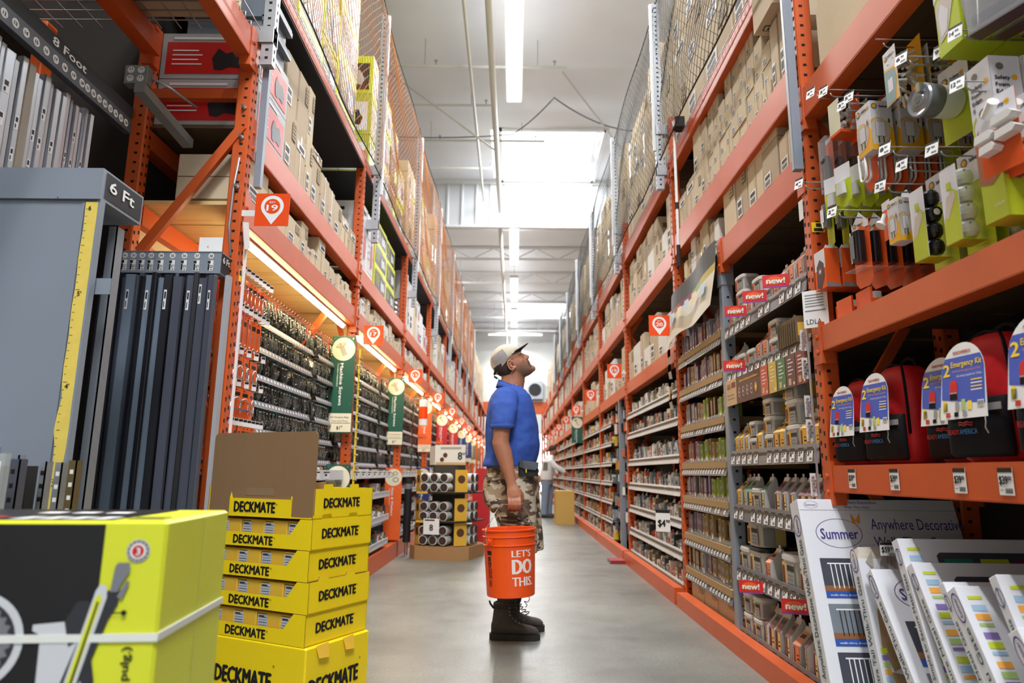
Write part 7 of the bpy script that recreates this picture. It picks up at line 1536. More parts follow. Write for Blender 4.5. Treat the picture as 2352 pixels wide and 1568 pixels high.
# ================================================================== tube display in the aisle
t = thing('tube_display', 'freestanding yellow and black display stand of tubes with a white header in the left aisle', 'display stand', (-.76, 8.15, 0), math.radians(-18))
def octo(w_, c): return [(-w_, -w_ + c), (-w_ + c, -w_), (w_ - c, -w_), (w_, -w_ + c), (w_, w_ - c), (w_ - c, w_), (-w_ + c, w_), (-w_, w_ - c)]
def prism(b, pts, z0, z1, m): n = len(pts); vs = [(x, y, z0) for x, y in pts] + [(x, y, z1) for x, y in pts]; b.add(vs, [tuple(range(n - 1, -1, -1)), tuple(range(n, 2 * n))] + [(k, (k + 1) % n, n + (k + 1) % n, n + k) for k in range(n)], m); return b
yd = mat('display_yellow', S(222, 176, 60), .5)
prism(MB(), octo(.36, .12), 0, .14, mat('kraft_base', S(168, 128, 84), .8)).build('base_tray', t)
for zz in (.40, .715): b = MB(); prism(b, octo(.36, .12), zz, zz + .012, black); [b.rect((-.36 + .12, -.3605, zz), X, Z, .0, .48, -.006, .018, black if False else yd, .0008)]; b.rect((-.10, -.3610, zz), X, Z, .0, .34, -.006, .016, blackp, .0014); b.build('tier', t)
b = MB(); prism(b, octo(.16, .05), .14, 1.03, mat('display_core', S(60, 56, 50), .7)); b.build('core', t)
for (cx, cy, a) in ((.30, -.30, -45), (-.30, -.30, 45)):
    for zt in (.15, .415, .73):
        b = MB(); b.box(-.075, .075, -.002, .002, 0, .245, yd); b.disc((0, -.0025, .14), X, Z, 0, 0, .045, mat('brown_disc', S(90, 56, 36), .5), .0008); b.build('corner_panel', t, loc=(cx * .88, cy * .88, zt), rz=math.radians(-a if False else (45 if cx > 0 else -45)))
b = MB(); b.box(-.19, .19, -.012, .0, 0, .23, mat('header_white', S(226, 226, 222), .5)); b.box(-.19, .19, -.013, -.012, 0, .03, mat('tan_sign', (0, 0, 0))); O = (0, -.013, 0); b.text('8', O, X, Z, .10, .06, .09, blackp, w=.05, bold=.04); b.text('97', O, X, Z, .155, .11, .03, blackp, bold=.04); b.disc(O, X, Z, -.06, .11, .028, mat('brown_disc', (0, 0, 0))); b.disc(O, X, Z, -.10, .06, .026, mat('brown_disc', (0, 0, 0)))
for q in range(2): b.rect(O, X, Z, -.12, .14, .195 - q * .014, .200 - q * .014, blackp)
b.build('header', t, loc=(0.06, -.12, 1.03)); b = MB(); b.box(-.13, .13, 0, .01, 0, .22, mat('header_white', (0, 0, 0))); b.build('header', t, loc=(-.20, -.05, 1.03), rz=-.9)
b = MB(); b.box(-.095, .095, -.004, 0, 0, .17, white); b.text('8', (0, -.004, 0), X, Z, -.02, .04, .07, blackp, w=.04, bold=.05); b.rect((0, -.004, 0), X, Z, -.08, .04, .145, .16, blackp); b.build('price_sign', t, loc=(-.04, -.37, .27))
can = MB(); cw = mat('ring_white', S(214, 214, 212), .4)
for q in range(5): can.cyl((0, .004 + q * .028, 0), (0, .026 + q * .028, 0), .052, cw, 20); can.cyl((0, .02 + q * .028, 0), (0, .034 + q * .028, 0), .047, grayp, 20)
can.cyl((0, -.002, 0), (0, .004, 0), .042, black, 20); can.cyl((0, -.0025, 0), (0, -.002, 0), .034, mat('can_end', S(70, 50, 44), .4), 16); cme = can.mesh('tube_can')
Mt = Matrix.Translation((-.76, 8.15, 0)) @ Matrix.Rotation(math.radians(-18), 4, 'Z'); n = 0
for ti, zt in enumerate((.152, .412, .727)):
    for r_ in range(2):
        for (lx, ly, lr) in ((-.155, -.345, 0), (-.035, -.345, 0), (.085, -.345, 0), (.335, -.10, 90), (.335, .04, 90), (-.345, -.02, -90), (-.345, -.14, -90)):
            z_ = zt + .053 + r_ * .106; p = Mt @ Vector((lx, ly, z_)); o = bpy.data.objects.new('tube_can', cme); COL.objects.link(o); o.location = p; o.rotation_euler = (0, 0, math.radians(-18 + lr))
            tag(o, 'white ribbed can with dark end lying on the %s tier of the aisle display' % ['lowest', 'middle', 'upper'][ti], 'can', 'ribbed cans on the %s tier of the display' % ['lowest', 'middle', 'upper'][ti])
tag(prism(MB(), [(-.1, -.2), (.12, -.2), (.12, .2), (-.1, .2)], 0, .72, mat('red_stand', S(190, 30, 36), .45)).box(-.06, .08, -.15, .15, .72, 1.0, mat('red_stand', (0, 0, 0))).build('red_display', loc=(-.44, 9.3, 0)), 'red floor display standing behind the tube display', 'display stand')
b = MB(); b.box(-.14, 0, -.004, .004, .34, .348, galv); b.lathe([(.0, 0), (.055, 0), (.055, .08), (.055, .24), (.055, .32), (.02, .335), (.018, .37), (.0, .37)], white, n=20, mats=[white, white, orange_pl, white, white, grayp, grayp]); tag(b.build('spray_bottle', loc=(-1.19, 8.9, 1.54)), 'white and orange cylinder hanging beside the orange banner', 'canister')
b = MB(); b.cyl((0, 0, 0), (0, 0, .72), .045, black, 16); b.cyl((0, 0, .60), (0, 0, .66), .047, grayp, 16); b.cyl((0, 0, -.14), (0, 0, 0), .02, steel, 10); tag(b.build('black_canister', loc=(-1.24, 8.18, .15)), 'tall black cylinder standing beside the low orange banner', 'canister')
# ================================================================== people
def remesh(mb, name, voxel, smooth=4, parent=None, loc=None):
    me = mb.mesh('tmp'); o = bpy.data.objects.new('tmp', me); COL.objects.link(o)
    m = o.modifiers.new('r', 'REMESH'); m.mode = 'VOXEL'; m.voxel_size = voxel; m.use_smooth_shade = True
    s = o.modifiers.new('s', 'SMOOTH'); s.iterations = smooth; s.factor = .5
    dg = bpy.context.evaluated_depsgraph_get(); nm = bpy.data.meshes.new_from_object(o.evaluated_get(dg)); bpy.data.objects.remove(o)
    nm.materials.clear(); nm.materials.append(mb.mats[0]); nm.name = name
    nm.polygons.foreach_set('material_index', [0] * len(nm.polygons)); nm.polygons.foreach_set('use_smooth', [True] * len(nm.polygons))
    r = bpy.data.objects.new(name, nm); COL.objects.link(r)
    if parent: r.parent = parent
    if loc is not None: r.location = loc
    return r
def ell(cx, cy, cz, rx, ry, n=20, e=1.0):
    out = []
    for i in range(n):
        a = 2 * PI * i / n; c, s = math.cos(a), math.sin(a)
        out.append((cx + math.copysign(abs(c) ** e, c) * rx, cy + math.copysign(abs(s) ** e, s) * ry, cz))
    return out
def limb(b, pts, m, n=14):   # pts: (x,y,z,rx,ry) rings perpendicular to the path, closed with rounded ends
    P = [Vector(p[:3]) for p in pts]; rings = []; a = Vector((1, 0, 0))
    for i, p in enumerate(P):
        d = (P[min(i + 1, len(P) - 1)] - P[max(i - 1, 0)]).normalized(); u = (a - d * a.dot(d)).normalized(); v = d.cross(u); rx, ry = pts[i][3], pts[i][4]
        rings.append([p + u * rx * math.cos(2 * PI * k / n) + v * ry * math.sin(2 * PI * k / n) for k in range(n)])
    b.loft(rings, m); return b
def ball(b, c, rx, ry, rz, m, M=None, n=12):
    prof = [(math.sin(PI * k / 8), -math.cos(PI * k / 8)) for k in range(9)]
    vs = []; fs = []
    for r_, z in prof:
        for k in range(n): vs.append(Vector((c[0] + rx * r_ * math.cos(2 * PI * k / n), c[1] + ry * r_ * math.sin(2 * PI * k / n), c[2] + rz * z)))
    if M: vs = [M @ v for v in vs]
    for i in range(8):
        for k in range(n): fs.append((i * n + k, i * n + (k + 1) % n, (i + 1) * n + (k + 1) % n, (i + 1) * n + k))
    return b.add(vs, fs, m, True)
def skin_mat(name, stub=None):
    m = mat(name, S(170, 114, 88), .5, var=.14, scale=18, bump=.12); nt = m.node_tree; b = nt.nodes['Principled BSDF']
    b.inputs['Subsurface Weight'].default_value = .08; b.inputs['Subsurface Radius'].default_value = (.02, .008, .004); b.inputs['Subsurface Scale'].default_value = .4
    if stub:   # stubble over the jaw: a real patch of darker hair growth
        src = b.inputs['Base Color'].links[0].from_socket; tc = nt.nodes.new('ShaderNodeTexCoord'); d = nt.nodes.new('ShaderNodeVectorMath'); d.operation = 'DISTANCE'
        sc_ = nt.nodes.new('ShaderNodeVectorMath'); sc_.operation = 'MULTIPLY'; sc_.inputs[1].default_value = (1, .45, 1); nt.links.new(tc.outputs['Object'], sc_.inputs[0]); nt.links.new(sc_.outputs[0], d.inputs[0]); d.inputs[1].default_value = stub[0]
        mr = nt.nodes.new('ShaderNodeMapRange'); mr.inputs['From Min'].default_value = stub[1] * .45; mr.inputs['From Max'].default_value = stub[1]; mr.inputs['To Min'].default_value = .8; mr.inputs['To Max'].default_value = 0
        nt.links.new(d.outputs['Value'], mr.inputs['Value']); mx = nt.nodes.new('ShaderNodeMix'); mx.data_type = 'RGBA'; nt.links.new(mr.outputs[0], mx.inputs['Factor']); nt.links.new(src, mx.inputs['A']); mx.inputs['B'].default_value = (*S(92, 72, 60), 1); nt.links.new(mx.outputs['Result'], b.inputs['Base Color'])
    return m
MX, MY = 0.0, 4.33
man = thing('person', 'man in a blue polo, camouflage shorts and cap looking up, holding an orange bucket', 'person', (MX, MY, 0))
sk = skin_mat('skin', ((.062, 0, 1.588), .082))
# head frame: pitched back about 38 degrees
HA = math.radians(36); HO = Vector((-.02, 0, 1.62)); HF = Vector((math.cos(HA), 0, math.sin(HA))); HU = Vector((-math.sin(HA), 0, math.cos(HA)))
def hp(f, y, u): return HO + HF * f + HU * u + Vector((0, y, 0))
HM = Matrix(((HF.x, 0, HU.x, HO.x), (0, 1, 0, 0), (HF.z, 0, HU.z, HO.z), (0, 0, 0, 1)))
b = MB(); rings = []
for (u, ff, fb, w_) in [(-.110, .090, .050, .018), (-.104, .103, .02, .032), (-.088, .110, -.01, .045), (-.065, .104, -.035, .054), (-.045, .101, -.06, .060), (-.02, .099, -.082, .066), (.01, .093, -.098, .070), (.032, .086, -.104, .073), (.05, .090, -.104, .074), (.072, .093, -.102, .075), (.10, .084, -.092, .072), (.125, .058, -.066, .058), (.142, .02, -.03, .028)]:
    c = (ff + fb) / 2; h = (ff - fb) / 2; ring = []
    for i in range(28):
        a = 2 * PI * i / 28; co, si = math.cos(a), math.sin(a); nar = 1 - .18 * max(0, co) ** 1.5
        ring.append(hp(c + h * math.copysign(abs(co) ** .85, co), w_ * nar * math.copysign(abs(si) ** .85, si), u))
    rings.append(ring)
b.loft(rings, sk)
# nose, brow, lips, cheeks
b.loft([[hp(f + q[0] * w_, q[1] * w_, u) for q in ((.9, 0), (.3, .8), (-1.2, 1.3), (-1.2, -1.3), (.3, -.8))] for (f, u, w_) in ((.086, .050, .006), (.096, .030, .009), (.108, .010, .011), (.117, -.006, .013), (.114, -.017, .014), (.100, -.024, .012))], sk)
for s_ in (-1, 1):
    ball(b, (.100, s_ * .012, -.013), .012, .008, .009, sk, HM); ball(b, (.082, s_ * .030, .058), .014, .024, .008, sk, HM); ball(b, (.056, s_ * .034, -.012), .026, .022, .032, sk, HM)
    ball(b, (.073, s_ * .031, .036), .013, .016, .010, sk, HM)
ball(b, (.098, 0, -.038), .013, .024, .008, sk, HM); ball(b, (.095, 0, -.054), .0125, .022, .009, sk, HM); ball(b, (.095, 0, -.088), .018, .024, .016, sk, HM)
# neck, torso core, legs
limb(b, [(-.035, 0, 1.40, .085, .085), (-.025, 0, 1.47, .078, .070), (-.012, 0, 1.53, .076, .062), (-.015, 0, 1.59, .078, .060), (-.03, 0, 1.64, .06, .05)], sk, 20)
for (z, xb, xf, hw) in []: pass
b.loft([ell((xb + xf) / 2, 0, z, (xf - xb) / 2 - .02, hw - .02) for (z, xb, xf, hw) in [(.90, -.14, .12, .16), (1.05, -.15, .13, .165), (1.2, -.16, .13, .17), (1.35, -.15, .11, .175), (1.42, -.12, .08, .14), (1.46, -.09, .05, .09)]], sk)
for s_, (hx, kx, ax, yy) in ((-1, (-.01, .0, -.046, -.10)), (1, (.03, .06, -.010, .11))):
    limb(b, [(hx, yy, .95, .095, .085), (hx, yy, .75, .085, .08), (kx, yy, .52, .062, .058), (kx - .01, yy, .46, .054, .052), ((kx + ax) / 2 - .005, yy, .37, .046, .044), (ax, yy, .28, .034, .032), (ax, yy, .12, .03, .03)], sk)
# near arm hanging straight with the bucket, far arm bent a little forward
limb(b, [(-.062, -.17, 1.40, .055, .05), (-.07, -.215, 1.32, .056, .052), (-.075, -.23, 1.22, .052, .050), (-.080, -.236, 1.15, .048, .046), (-.080, -.240, 1.115, .050, .046), (-.062, -.243, 1.06, .050, .044), (-.045, -.248, 1.00, .043, .038), (-.028, -.255, .94, .033, .030), (-.018, -.262, .895, .029, .023), (-.008, -.268, .86, .033, .019)], sk, 18)
ball(b, (-.118, -.238, 1.128), .016, .018, .022, sk)
limb(b, [(-.06, .17, 1.40, .055, .05), (-.04, .21, 1.28, .054, .05), (.0, .225, 1.14, .046, .044), (.03, .23, 1.09, .045, .042), (.09, .22, 1.0, .038, .034), (.128, .20, .94, .03, .024)], sk)
# near hand: palm, four curled fingers, thumb on the forward side, closed round the bail
limb(b, [(-.010, -.268, .872, .032, .018), (-.004, -.272, .845, .040, .020), (.001, -.276, .815, .043, .019), (.002, -.276, .795, .041, .016)], sk, 16)
def finger(b, pts, r0, r1): n = len(pts) - 1; limb(b, [(*p, r0 + (r1 - r0) * i / n, r0 + (r1 - r0) * i / n) for i, p in enumerate(pts)], sk, 10); ball(b, pts[-1], r1, r1, r1, sk); ball(b, pts[0], r0, r0, r0, sk)
for (x0, ln, rr) in ((.033, .95, .0098), (.012, 1.05, .0102), (-.009, 1.0, .0098), (-.030, .85, .0088)):
    finger(b, [(x0, -.280, .808), (x0 + .001, -.294, .790), (x0 + .001, -.298, .772 - .004 * ln), (x0, -.288, .755 - .006 * ln), (x0, -.270, .748 - .006 * ln), (x0 - .001, -.254, .752), (x0 - .001, -.247, .766), (x0, -.252, .782)], rr, rr * .85)
finger(b, [(.030, -.262, .850), (.046, -.254, .828), (.050, -.250, .806), (.040, -.246, .786), (.026, -.243, .772)], .0135, .0095)
# far hand
limb(b, [(.125, .20, .945, .026, .022), (.142, .198, .915, .030, .02), (.152, .196, .885, .030, .016)], sk, 12)
for q in range(4): yy = .175 + q * .016; finger(b, [(.155, yy, .885), (.162, yy, .862), (.160, yy, .842), (.150, yy, .828)], .0085, .0072)
finger(b, [(.140, .178, .915), (.150, .160, .895), (.158, .158, .872)], .010, .008)
remesh(b, 'body', .0042, 3, man)
# ears as a shaped part of their own
for s_ in (-1,  1):
    e = MB(); y_ = s_ * .070
    es = mat('ear_skin', S(178, 118, 92), .5)
    for a_ in range(20, 316, 18):
        t_ = math.radians(a_); ball(e, (-.008 + .019 * math.cos(t_) + .005 * math.sin(t_), y_ + s_ * (.012 + .005 * max(0, -math.cos(t_))), -.001 + .031 * math.sin(t_)), .0058, .0055, .0062, es, HM, 8)
    ball(e, (-.006, y_ + s_ * .004, -.001), .019, .0065, .030, es, HM); ball(e, (.005, y_ + s_ * .009, -.027), .009, .006, .011, es, HM); ball(e, (.012, y_ + s_ * .007, -.004), .005, .006, .008, es, HM)
    limb(e, [tuple(hp(.008, y_ + s_ * .010, .012)) + (.004, .004), tuple(hp(-.010, y_ + s_ * .011, .014)) + (.004, .004), tuple(hp(-.016, y_ + s_ * .011, -.004)) + (.004, .004), tuple(hp(-.008, y_ + s_ * .011, -.020)) + (.004, .004)], es, 8)
    er = remesh(e, 'ear', .0026, 2, man); e = MB(); ball(e, (.001, y_ + s_ * .006, -.003), .008, .006, .011, mat('ear_shade_tone', S(96, 56, 44), .7), HM)  # dark ball: shade inside the ear put into its colour
    e.build('ear_shade', man)
e = MB()
for s_ in (-1, 1):
    ball(e, (.0845, s_ * .031, .037), .0075, .0115, .0055, mat('eye_white', S(206, 198, 190), .3), HM); ball(e, (.0905, s_ * .031, .038), .0028, .0045, .0042, mat('iris', S(58, 48, 40), .2), HM)
e.build('eyes', man)
e = MB(); ball(e, (.1045, 0, -.0455), .007, .020, .0022, mat('mouth_line', S(96, 46, 40), .6), HM); ball(e, (.1025, 0, -.0520), .006, .016, .0035, mat('lip', S(172, 98, 86), .5), HM); e.build('mouth', man)
e = MB(); hb = mat('brow_hair', S(120, 96, 70), .8)
for s_ in (-1, 1): e.tube([hp(.094, s_ * .014, .058), hp(.0965, s_ * .03, .063), hp(.085, s_ * .048, .057)], .0028, hb, 6)
e.build('eyebrows', man)
# goatee, moustache and cropped dark hair behind the ear
gray_b = mat('goatee_hair', S(140, 118, 90), .85, var=.35, scale=90, bump=.5); dk_h = mat('dark_hair', S(52, 40, 34), .85, var=.4, scale=90, bump=.5)
e = MB(); ball(e, (.098, 0, -.088), .020, .026, .022, gray_b, HM); ball(e, (.097, 0, -.070), .013, .020, .012, gray_b, HM)
remesh(e, 'goatee', .004, 2, man); e = MB(); ms = mat('moustache_hair', S(74, 58, 48), .85, var=.3, scale=90, bump=.4)
for s_ in (-1, 1): limb(e, [tuple(hp(.107, s_ * .004, -.030)) + (.0055, .0055), tuple(hp(.099, s_ * .022, -.036)) + (.006, .006), tuple(hp(.091, s_ * .031, -.055)) + (.006, .006), tuple(hp(.090, s_ * .028, -.080)) + (.007, .007)], ms, 8)
remesh(e, 'moustache', .004, 2, man)
e = MB(); rings = []
for (u, ff, fb, w_) in [(-.052, -.035, -.062, .050), (-.03, .0, -.080, .0655), (.0, .018, -.1035, .0725), (.03, .03, -.110, .0765), (.05, .04, -.109, .0775)]:
    c = (ff + fb) / 2; h = (ff - fb) / 2; rings.append([hp(c + h * math.cos(2 * PI * i / 24), w_ * math.copysign(abs(math.sin(2 * PI * i / 24)) ** .6, math.sin(2 * PI * i / 24)), u) for i in range(24)])
e.loft(rings, dk_h); e.build('hair', man)
# cap: crown, mesh side patch, brim with dark underside, strap
capm = mat('cap_cotton', S(206, 198, 180), .8, var=.10, scale=12, bump=.1); capd = mat('cap_underbrim', S(30, 28, 28), .8)
t_ = MB(); rings = []
for (k, u, ff, fb, w_) in [(0, .034, .070, -.113, .081), (1, .060, .098, -.113, .083), (2, .085, .097, -.108, .083), (3, .110, .084, -.094, .077), (4, .132, .060, -.070, .062), (5, .148, .03, -.036, .036), (6, .152, .0, -.006, .008)]:
    c = (ff + fb) / 2; h = (ff - fb) / 2; ring = []
    for i in range(32):
        a = 2 * PI * i / 32; co = math.cos(a); uu = u + (.022 * co if k == 0 else 0)
        ring.append(hp(c + h * co, w_ * math.copysign(abs(math.sin(a)) ** .9, math.sin(a)), uu))
    rings.append(ring)
t_.loft(rings, capm, caps=False); t_.add([p for p in rings[-1]], [tuple(range(32))], capm)
co_ = t_.build('cap_crown', man); so = co_.modifiers.new('s', 'SOLIDIFY'); so.thickness = .003
# mesh panel on each side
for s_ in (-1, 1):
    q = MB(); netm = mat('cap_mesh', S(150, 146, 150), .7, var=.5, scale=260); n_ = 7; g_ = [[hp(-.085 + .095 * i / n_ + .02 * j / n_, 0, .040 + .075 * j / n_) for i in range(n_ + 1)] for j in range(n_ + 1)]
    vs = []
    for j in range(n_ + 1):
        for i in range(n_ + 1):
            f_ = -.082 + .090 * i / n_ - .012 * math.sin(PI * j / n_) * (1 if i == 0 else 0); u_ = .046 + .070 * j / n_
            tt = min(6.0, max(0, (u_ - .034) / .0235)); k0 = int(tt); prof = [(.034, -.0215, .0915, .081), (.060, -.0075, .1055, .083), (.085, -.0055, .1025, .083), (.110, -.005, .089, .077), (.132, -.005, .065, .062), (.148, -.003, .033, .036), (.152, -.003, .003, .008)]
            for kk in range(6):
                if prof[kk][0] <= u_ <= prof[kk + 1][0]: a0 = (u_ - prof[kk][0]) / (prof[kk + 1][0] - prof[kk][0]); c_ = prof[kk][1] * (1 - a0) + prof[kk + 1][1] * a0; h_ = prof[kk][2] * (1 - a0) + prof[kk + 1][2] * a0; w_ = prof[kk][3] * (1 - a0) + prof[kk + 1][3] * a0
            cc = max(-.98, min(.98, (f_ - c_) / h_)); vs.append(hp(f_, s_ * (w_ * abs(math.sin(math.acos(cc))) ** .9 + .0036), u_))
    q.add(vs, [(j * (n_ + 1) + i, j * (n_ + 1) + i + 1, (j + 1) * (n_ + 1) + i + 1, (j + 1) * (n_ + 1) + i) for j in range(n_) for i in range(n_)], netm, True); q.build('cap_mesh_panel', man)
q = MB(); n_ = 14; top = []; bot = []
for j in range(5):
    for i in range(n_ + 1):
        a = -1.25 + 2.5 * i / n_; base = Vector((.015 + .080 * math.cos(a), .080 * math.sin(a), .060 - .012 * math.cos(a))); ext = Vector((.080 * math.cos(a * .75) * math.cos(a) ** .3 if abs(a) < 1.2 else .004, 0, .0)); f = j / 4
        p = base + ext * f + Vector((0, -math.sin(a) * .006 * f, -.010 * f * f * (1 + 1.2 * math.sin(a) ** 2) + .028 * f)); top.append(hp(p.x, p.y, p.z)); bot.append(hp(p.x - .001, p.y, p.z - .0035))
fs = [(j * (n_ + 1) + i, j * (n_ + 1) + i + 1, (j + 1) * (n_ + 1) + i + 1, (j + 1) * (n_ + 1) + i) for j in range(4) for i in range(n_)]
q.add(top, fs, capm, True); q.add(bot, [f[::-1] for f in fs], capd, True); q.add([top[4 * (n_ + 1) + i] for i in range(n_ + 1)] + [bot[4 * (n_ + 1) + i] for i in range(n_ + 1)], [(i, i + 1, n_ + 2 + i, n_ + 1 + i) for i in range(n_)], capm, True)
q.build('cap_brim', man)
q = MB(); q.tube([hp(-.108, -.04, .030), hp(-.122, 0, .022), hp(-.108, .04, .030)], .008, black, 6); q.box(-.012, .012, -.008, .008, -.006, .006, black, M=Matrix.Translation(hp(-.128, -.01, .000)) @ Matrix.Rotation(.6, 4, 'Y')); q.tube([hp(-.122, 0, -.004), hp(-.118, -.004, -.024), hp(-.105, -.004, -.036)], .0022, dk_h, 5); q.build('cap_strap', man)
# glasses
q = MB(); gm = mat('spectacle_metal', S(96, 84, 76), .3, metal=.6)
for s_ in (-1, 1): q.tube([hp(.100 + .002 * math.cos(a), s_ * (.031 + .020 * math.cos(a)), .032 + .015 * math.sin(a)) for a in [2 * PI * k / 16 for k in range(17)]], .0011, gm, 5); q.tube([hp(.099, s_ * .052, .036), hp(.070, s_ * .072, .036), hp(.0, s_ * .080, .026), hp(-.012, s_ * .078, .014)], .0019, gm, 5)
q.tube([hp(.101, -.011, .034), hp(.104, 0, .037), hp(.101, .011, .034)], .0012, gm, 5); q.build('glasses', man)
# polo shirt
blue = mat('blue_pique', S(48, 84, 172), .8, var=.10, scale=60, bump=.12); nt = blue.node_tree
wv = nt.nodes.new('ShaderNodeTexNoise'); wv.inputs['Scale'].default_value = 6; bp2 = nt.nodes.new('ShaderNodeBump'); bp2.inputs['Strength'].default_value = .6; bp2.inputs['Distance'].default_value = .06; tc = nt.nodes.new('ShaderNodeTexCoord')
nt.links.new(tc.outputs['Object'], wv.inputs['Vector']); nt.links.new(wv.outputs['Fac'], bp2.inputs['Height']); old = nt.nodes['Principled BSDF'].inputs['Normal'].links[0].from_node; nt.links.new(old.outputs[0], bp2.inputs['Normal']); nt.links.new(bp2.outputs[0], nt.nodes['Principled BSDF'].inputs['Normal'])
b = MB(); PR = [(1.495, -.092, .040, .070), (1.475, -.113, .058, .100), (1.452, -.132, .078, .140), (1.425, -.151, .102, .172), (1.385, -.168, .117, .186), (1.325, -.178, .131, .190), (1.245, -.184, .149, .190), (1.185, -.185, .154, .190), (1.125, -.182, .162, .190), (1.07, -.181, .156, .188), (1.03, -.188, .144, .185), (1.005, -.198, .135, .185), (.985, -.200, .128, .183)]
b.loft([ell((xb + xf) / 2, 0, z, (xf - xb) / 2, hw, 32, .88) for (z, xb, xf, hw) in PR], blue)
for s_ in (-1, 1):
    sx = 0 if s_ < 0 else .02
    limb(b, [(-.050, s_ * .13, 1.425, .070, .055), (-.058 + sx, s_ * .185, 1.395, .076, .058), (-.062 + sx, s_ * .218, 1.34, .079, .058), (-.066 + sx, s_ * .234, 1.275, .075, .056), (-.072 + sx, s_ * .242, 1.215, .068, .055)], blue, 22)
shirt = remesh(b, 'polo_shirt', .0065, 5, man)
for s_ in (-1, 1):   # ribbed cuffs
    sx = 0 if s_ < 0 else .02; q = MB(); rings = [ell(-.0715 + sx, s_ * .2425, z, r_, r_ * .82, 24) for z, r_ in ((1.232, .0705), (1.228, .0725), (1.207, .0715), (1.205, .066))]; q.loft(rings, blue, caps=False); q.build('sleeve_cuff', man)
q = MB(); n_ = 28; R0, R1, R2 = [], [], []
for i in range(n_ + 1):
    a = .30 + (2 * PI - .60) * i / n_; c, s_ = math.cos(a), math.sin(a)
    R0.append((-.024 + .080 * c, .070 * s_, 1.474 - .030 * c)); R1.append((-.024 + .083 * c, .073 * s_, 1.492 - .036 * c)); R2.append((-.020 + (.110 + .010 * c) * c, .106 * s_, 1.452 - .026 * c + .012 * abs(s_)))
q.add(R0 + R1 + R2, [(i, i + 1, n_ + 2 + i, n_ + 1 + i) for i in range(n_)] + [(n_ + 1 + i, n_ + 2 + i, 2 * n_ + 3 + i, 2 * n_ + 2 + i) for i in range(n_)], blue, True)
cl = q.build('collar', man); so = cl.modifiers.new('s', 'SOLIDIFY'); so.thickness = .004
q = MB()
for k, z in enumerate((1.445, 1.405)): q.cyl((.074 + k * .028, -.012, z), (.0835 + k * .028, -.012, z + .003), .004, whitep, 10)
q.build('buttons', man)
q = MB()
for i in range(-8, 9): a = i * .16; q.cyl((-.015 + .083 * math.cos(a), .074 * math.sin(a), 1.500 - .040 * math.cos(a) - .004), (-.013 + .083 * math.cos(a), .074 * math.sin(a), 1.500 - .040 * math.cos(a) + .004), .0042, [mat('bead_pale', S(206, 186, 160), .4), mat('bead_brown', S(120, 76, 60), .4)][i % 2], 8)
q.build('bead_necklace', man)
# camouflage shorts
def camo():
    m = bpy.data.materials.new('camouflage'); m.use_nodes = True; nt = m.node_tree; b = nt.nodes['Principled BSDF']; b.inputs['Roughness'].default_value = .85; L = nt.links.new
    tc = nt.nodes.new('ShaderNodeTexCoord'); mp = nt.nodes.new('ShaderNodeMapping'); mp.inputs['Scale'].default_value = (1, 1, 1.7); L(tc.outputs['Object'], mp.inputs[0]); col = None
    for k, (sc_, c_, th, off) in enumerate([(11, S(160, 138, 108), .50, 0), (13, S(104, 84, 68), .54, 5), (12, S(74, 66, 58), .58, 11)]):
        ad = nt.nodes.new('ShaderNodeVectorMath'); ad.operation = 'ADD'; ad.inputs[1].default_value = (off, off * 2, 0); L(mp.outputs[0], ad.inputs[0]); n = nt.nodes.new('ShaderNodeTexNoise'); n.inputs['Scale'].default_value = sc_; n.inputs['Detail'].default_value = 2; L(ad.outputs[0], n.inputs['Vector'])
        g = nt.nodes.new('ShaderNodeMath'); g.operation = 'GREATER_THAN'; g.inputs[1].default_value = th; L(n.outputs['Fac'], g.inputs[0]); mx = nt.nodes.new('ShaderNodeMix'); mx.data_type = 'RGBA'; L(g.outputs[0], mx.inputs['Factor']); mx.inputs['B'].default_value = (*c_, 1)
        if col: L(col, mx.inputs['A'])
        else: mx.inputs['A'].default_value = (*S(190, 180, 160), 1)
        col = mx.outputs['Result']
    L(col, b.inputs['Base Color']); n = nt.nodes.new('ShaderNodeTexNoise'); n.inputs['Scale'].default_value = 14; L(tc.outputs['Object'], n.inputs['Vector']); bp = nt.nodes.new('ShaderNodeBump'); bp.inputs['Strength'].default_value = .4; bp.inputs['Distance'].default_value = .03; L(n.outputs['Fac'], bp.inputs['Height']); L(bp.outputs[0], b.inputs['Normal'])
    return m
cm = camo(); b = MB()
b.loft([ell((xb + xf) / 2, 0, z, (xf - xb) / 2, hw, 28, .9) for (z, xb, xf, hw) in [(1.03, -.165, .135, .168), (.98, -.168, .142, .175), (.90, -.170, .152, .180), (.82, -.158, .158, .178)]], cm)
limb(b, [(-.008, -.085, .90, .150, .098), (-.002, -.095, .78, .138, .100), (.018, -.100, .66, .118, .098), (.028, -.102, .56, .112, .098), (.034, -.104, .475, .110, .098)], cm, 24)
limb(b, [(.010, .085, .90, .148, .098), (.028, .095, .78, .136, .100), (.055, .105, .66, .120, .098), (.072, .108, .56, .114, .098), (.082, .110, .470, .110, .098)], cm, 24)
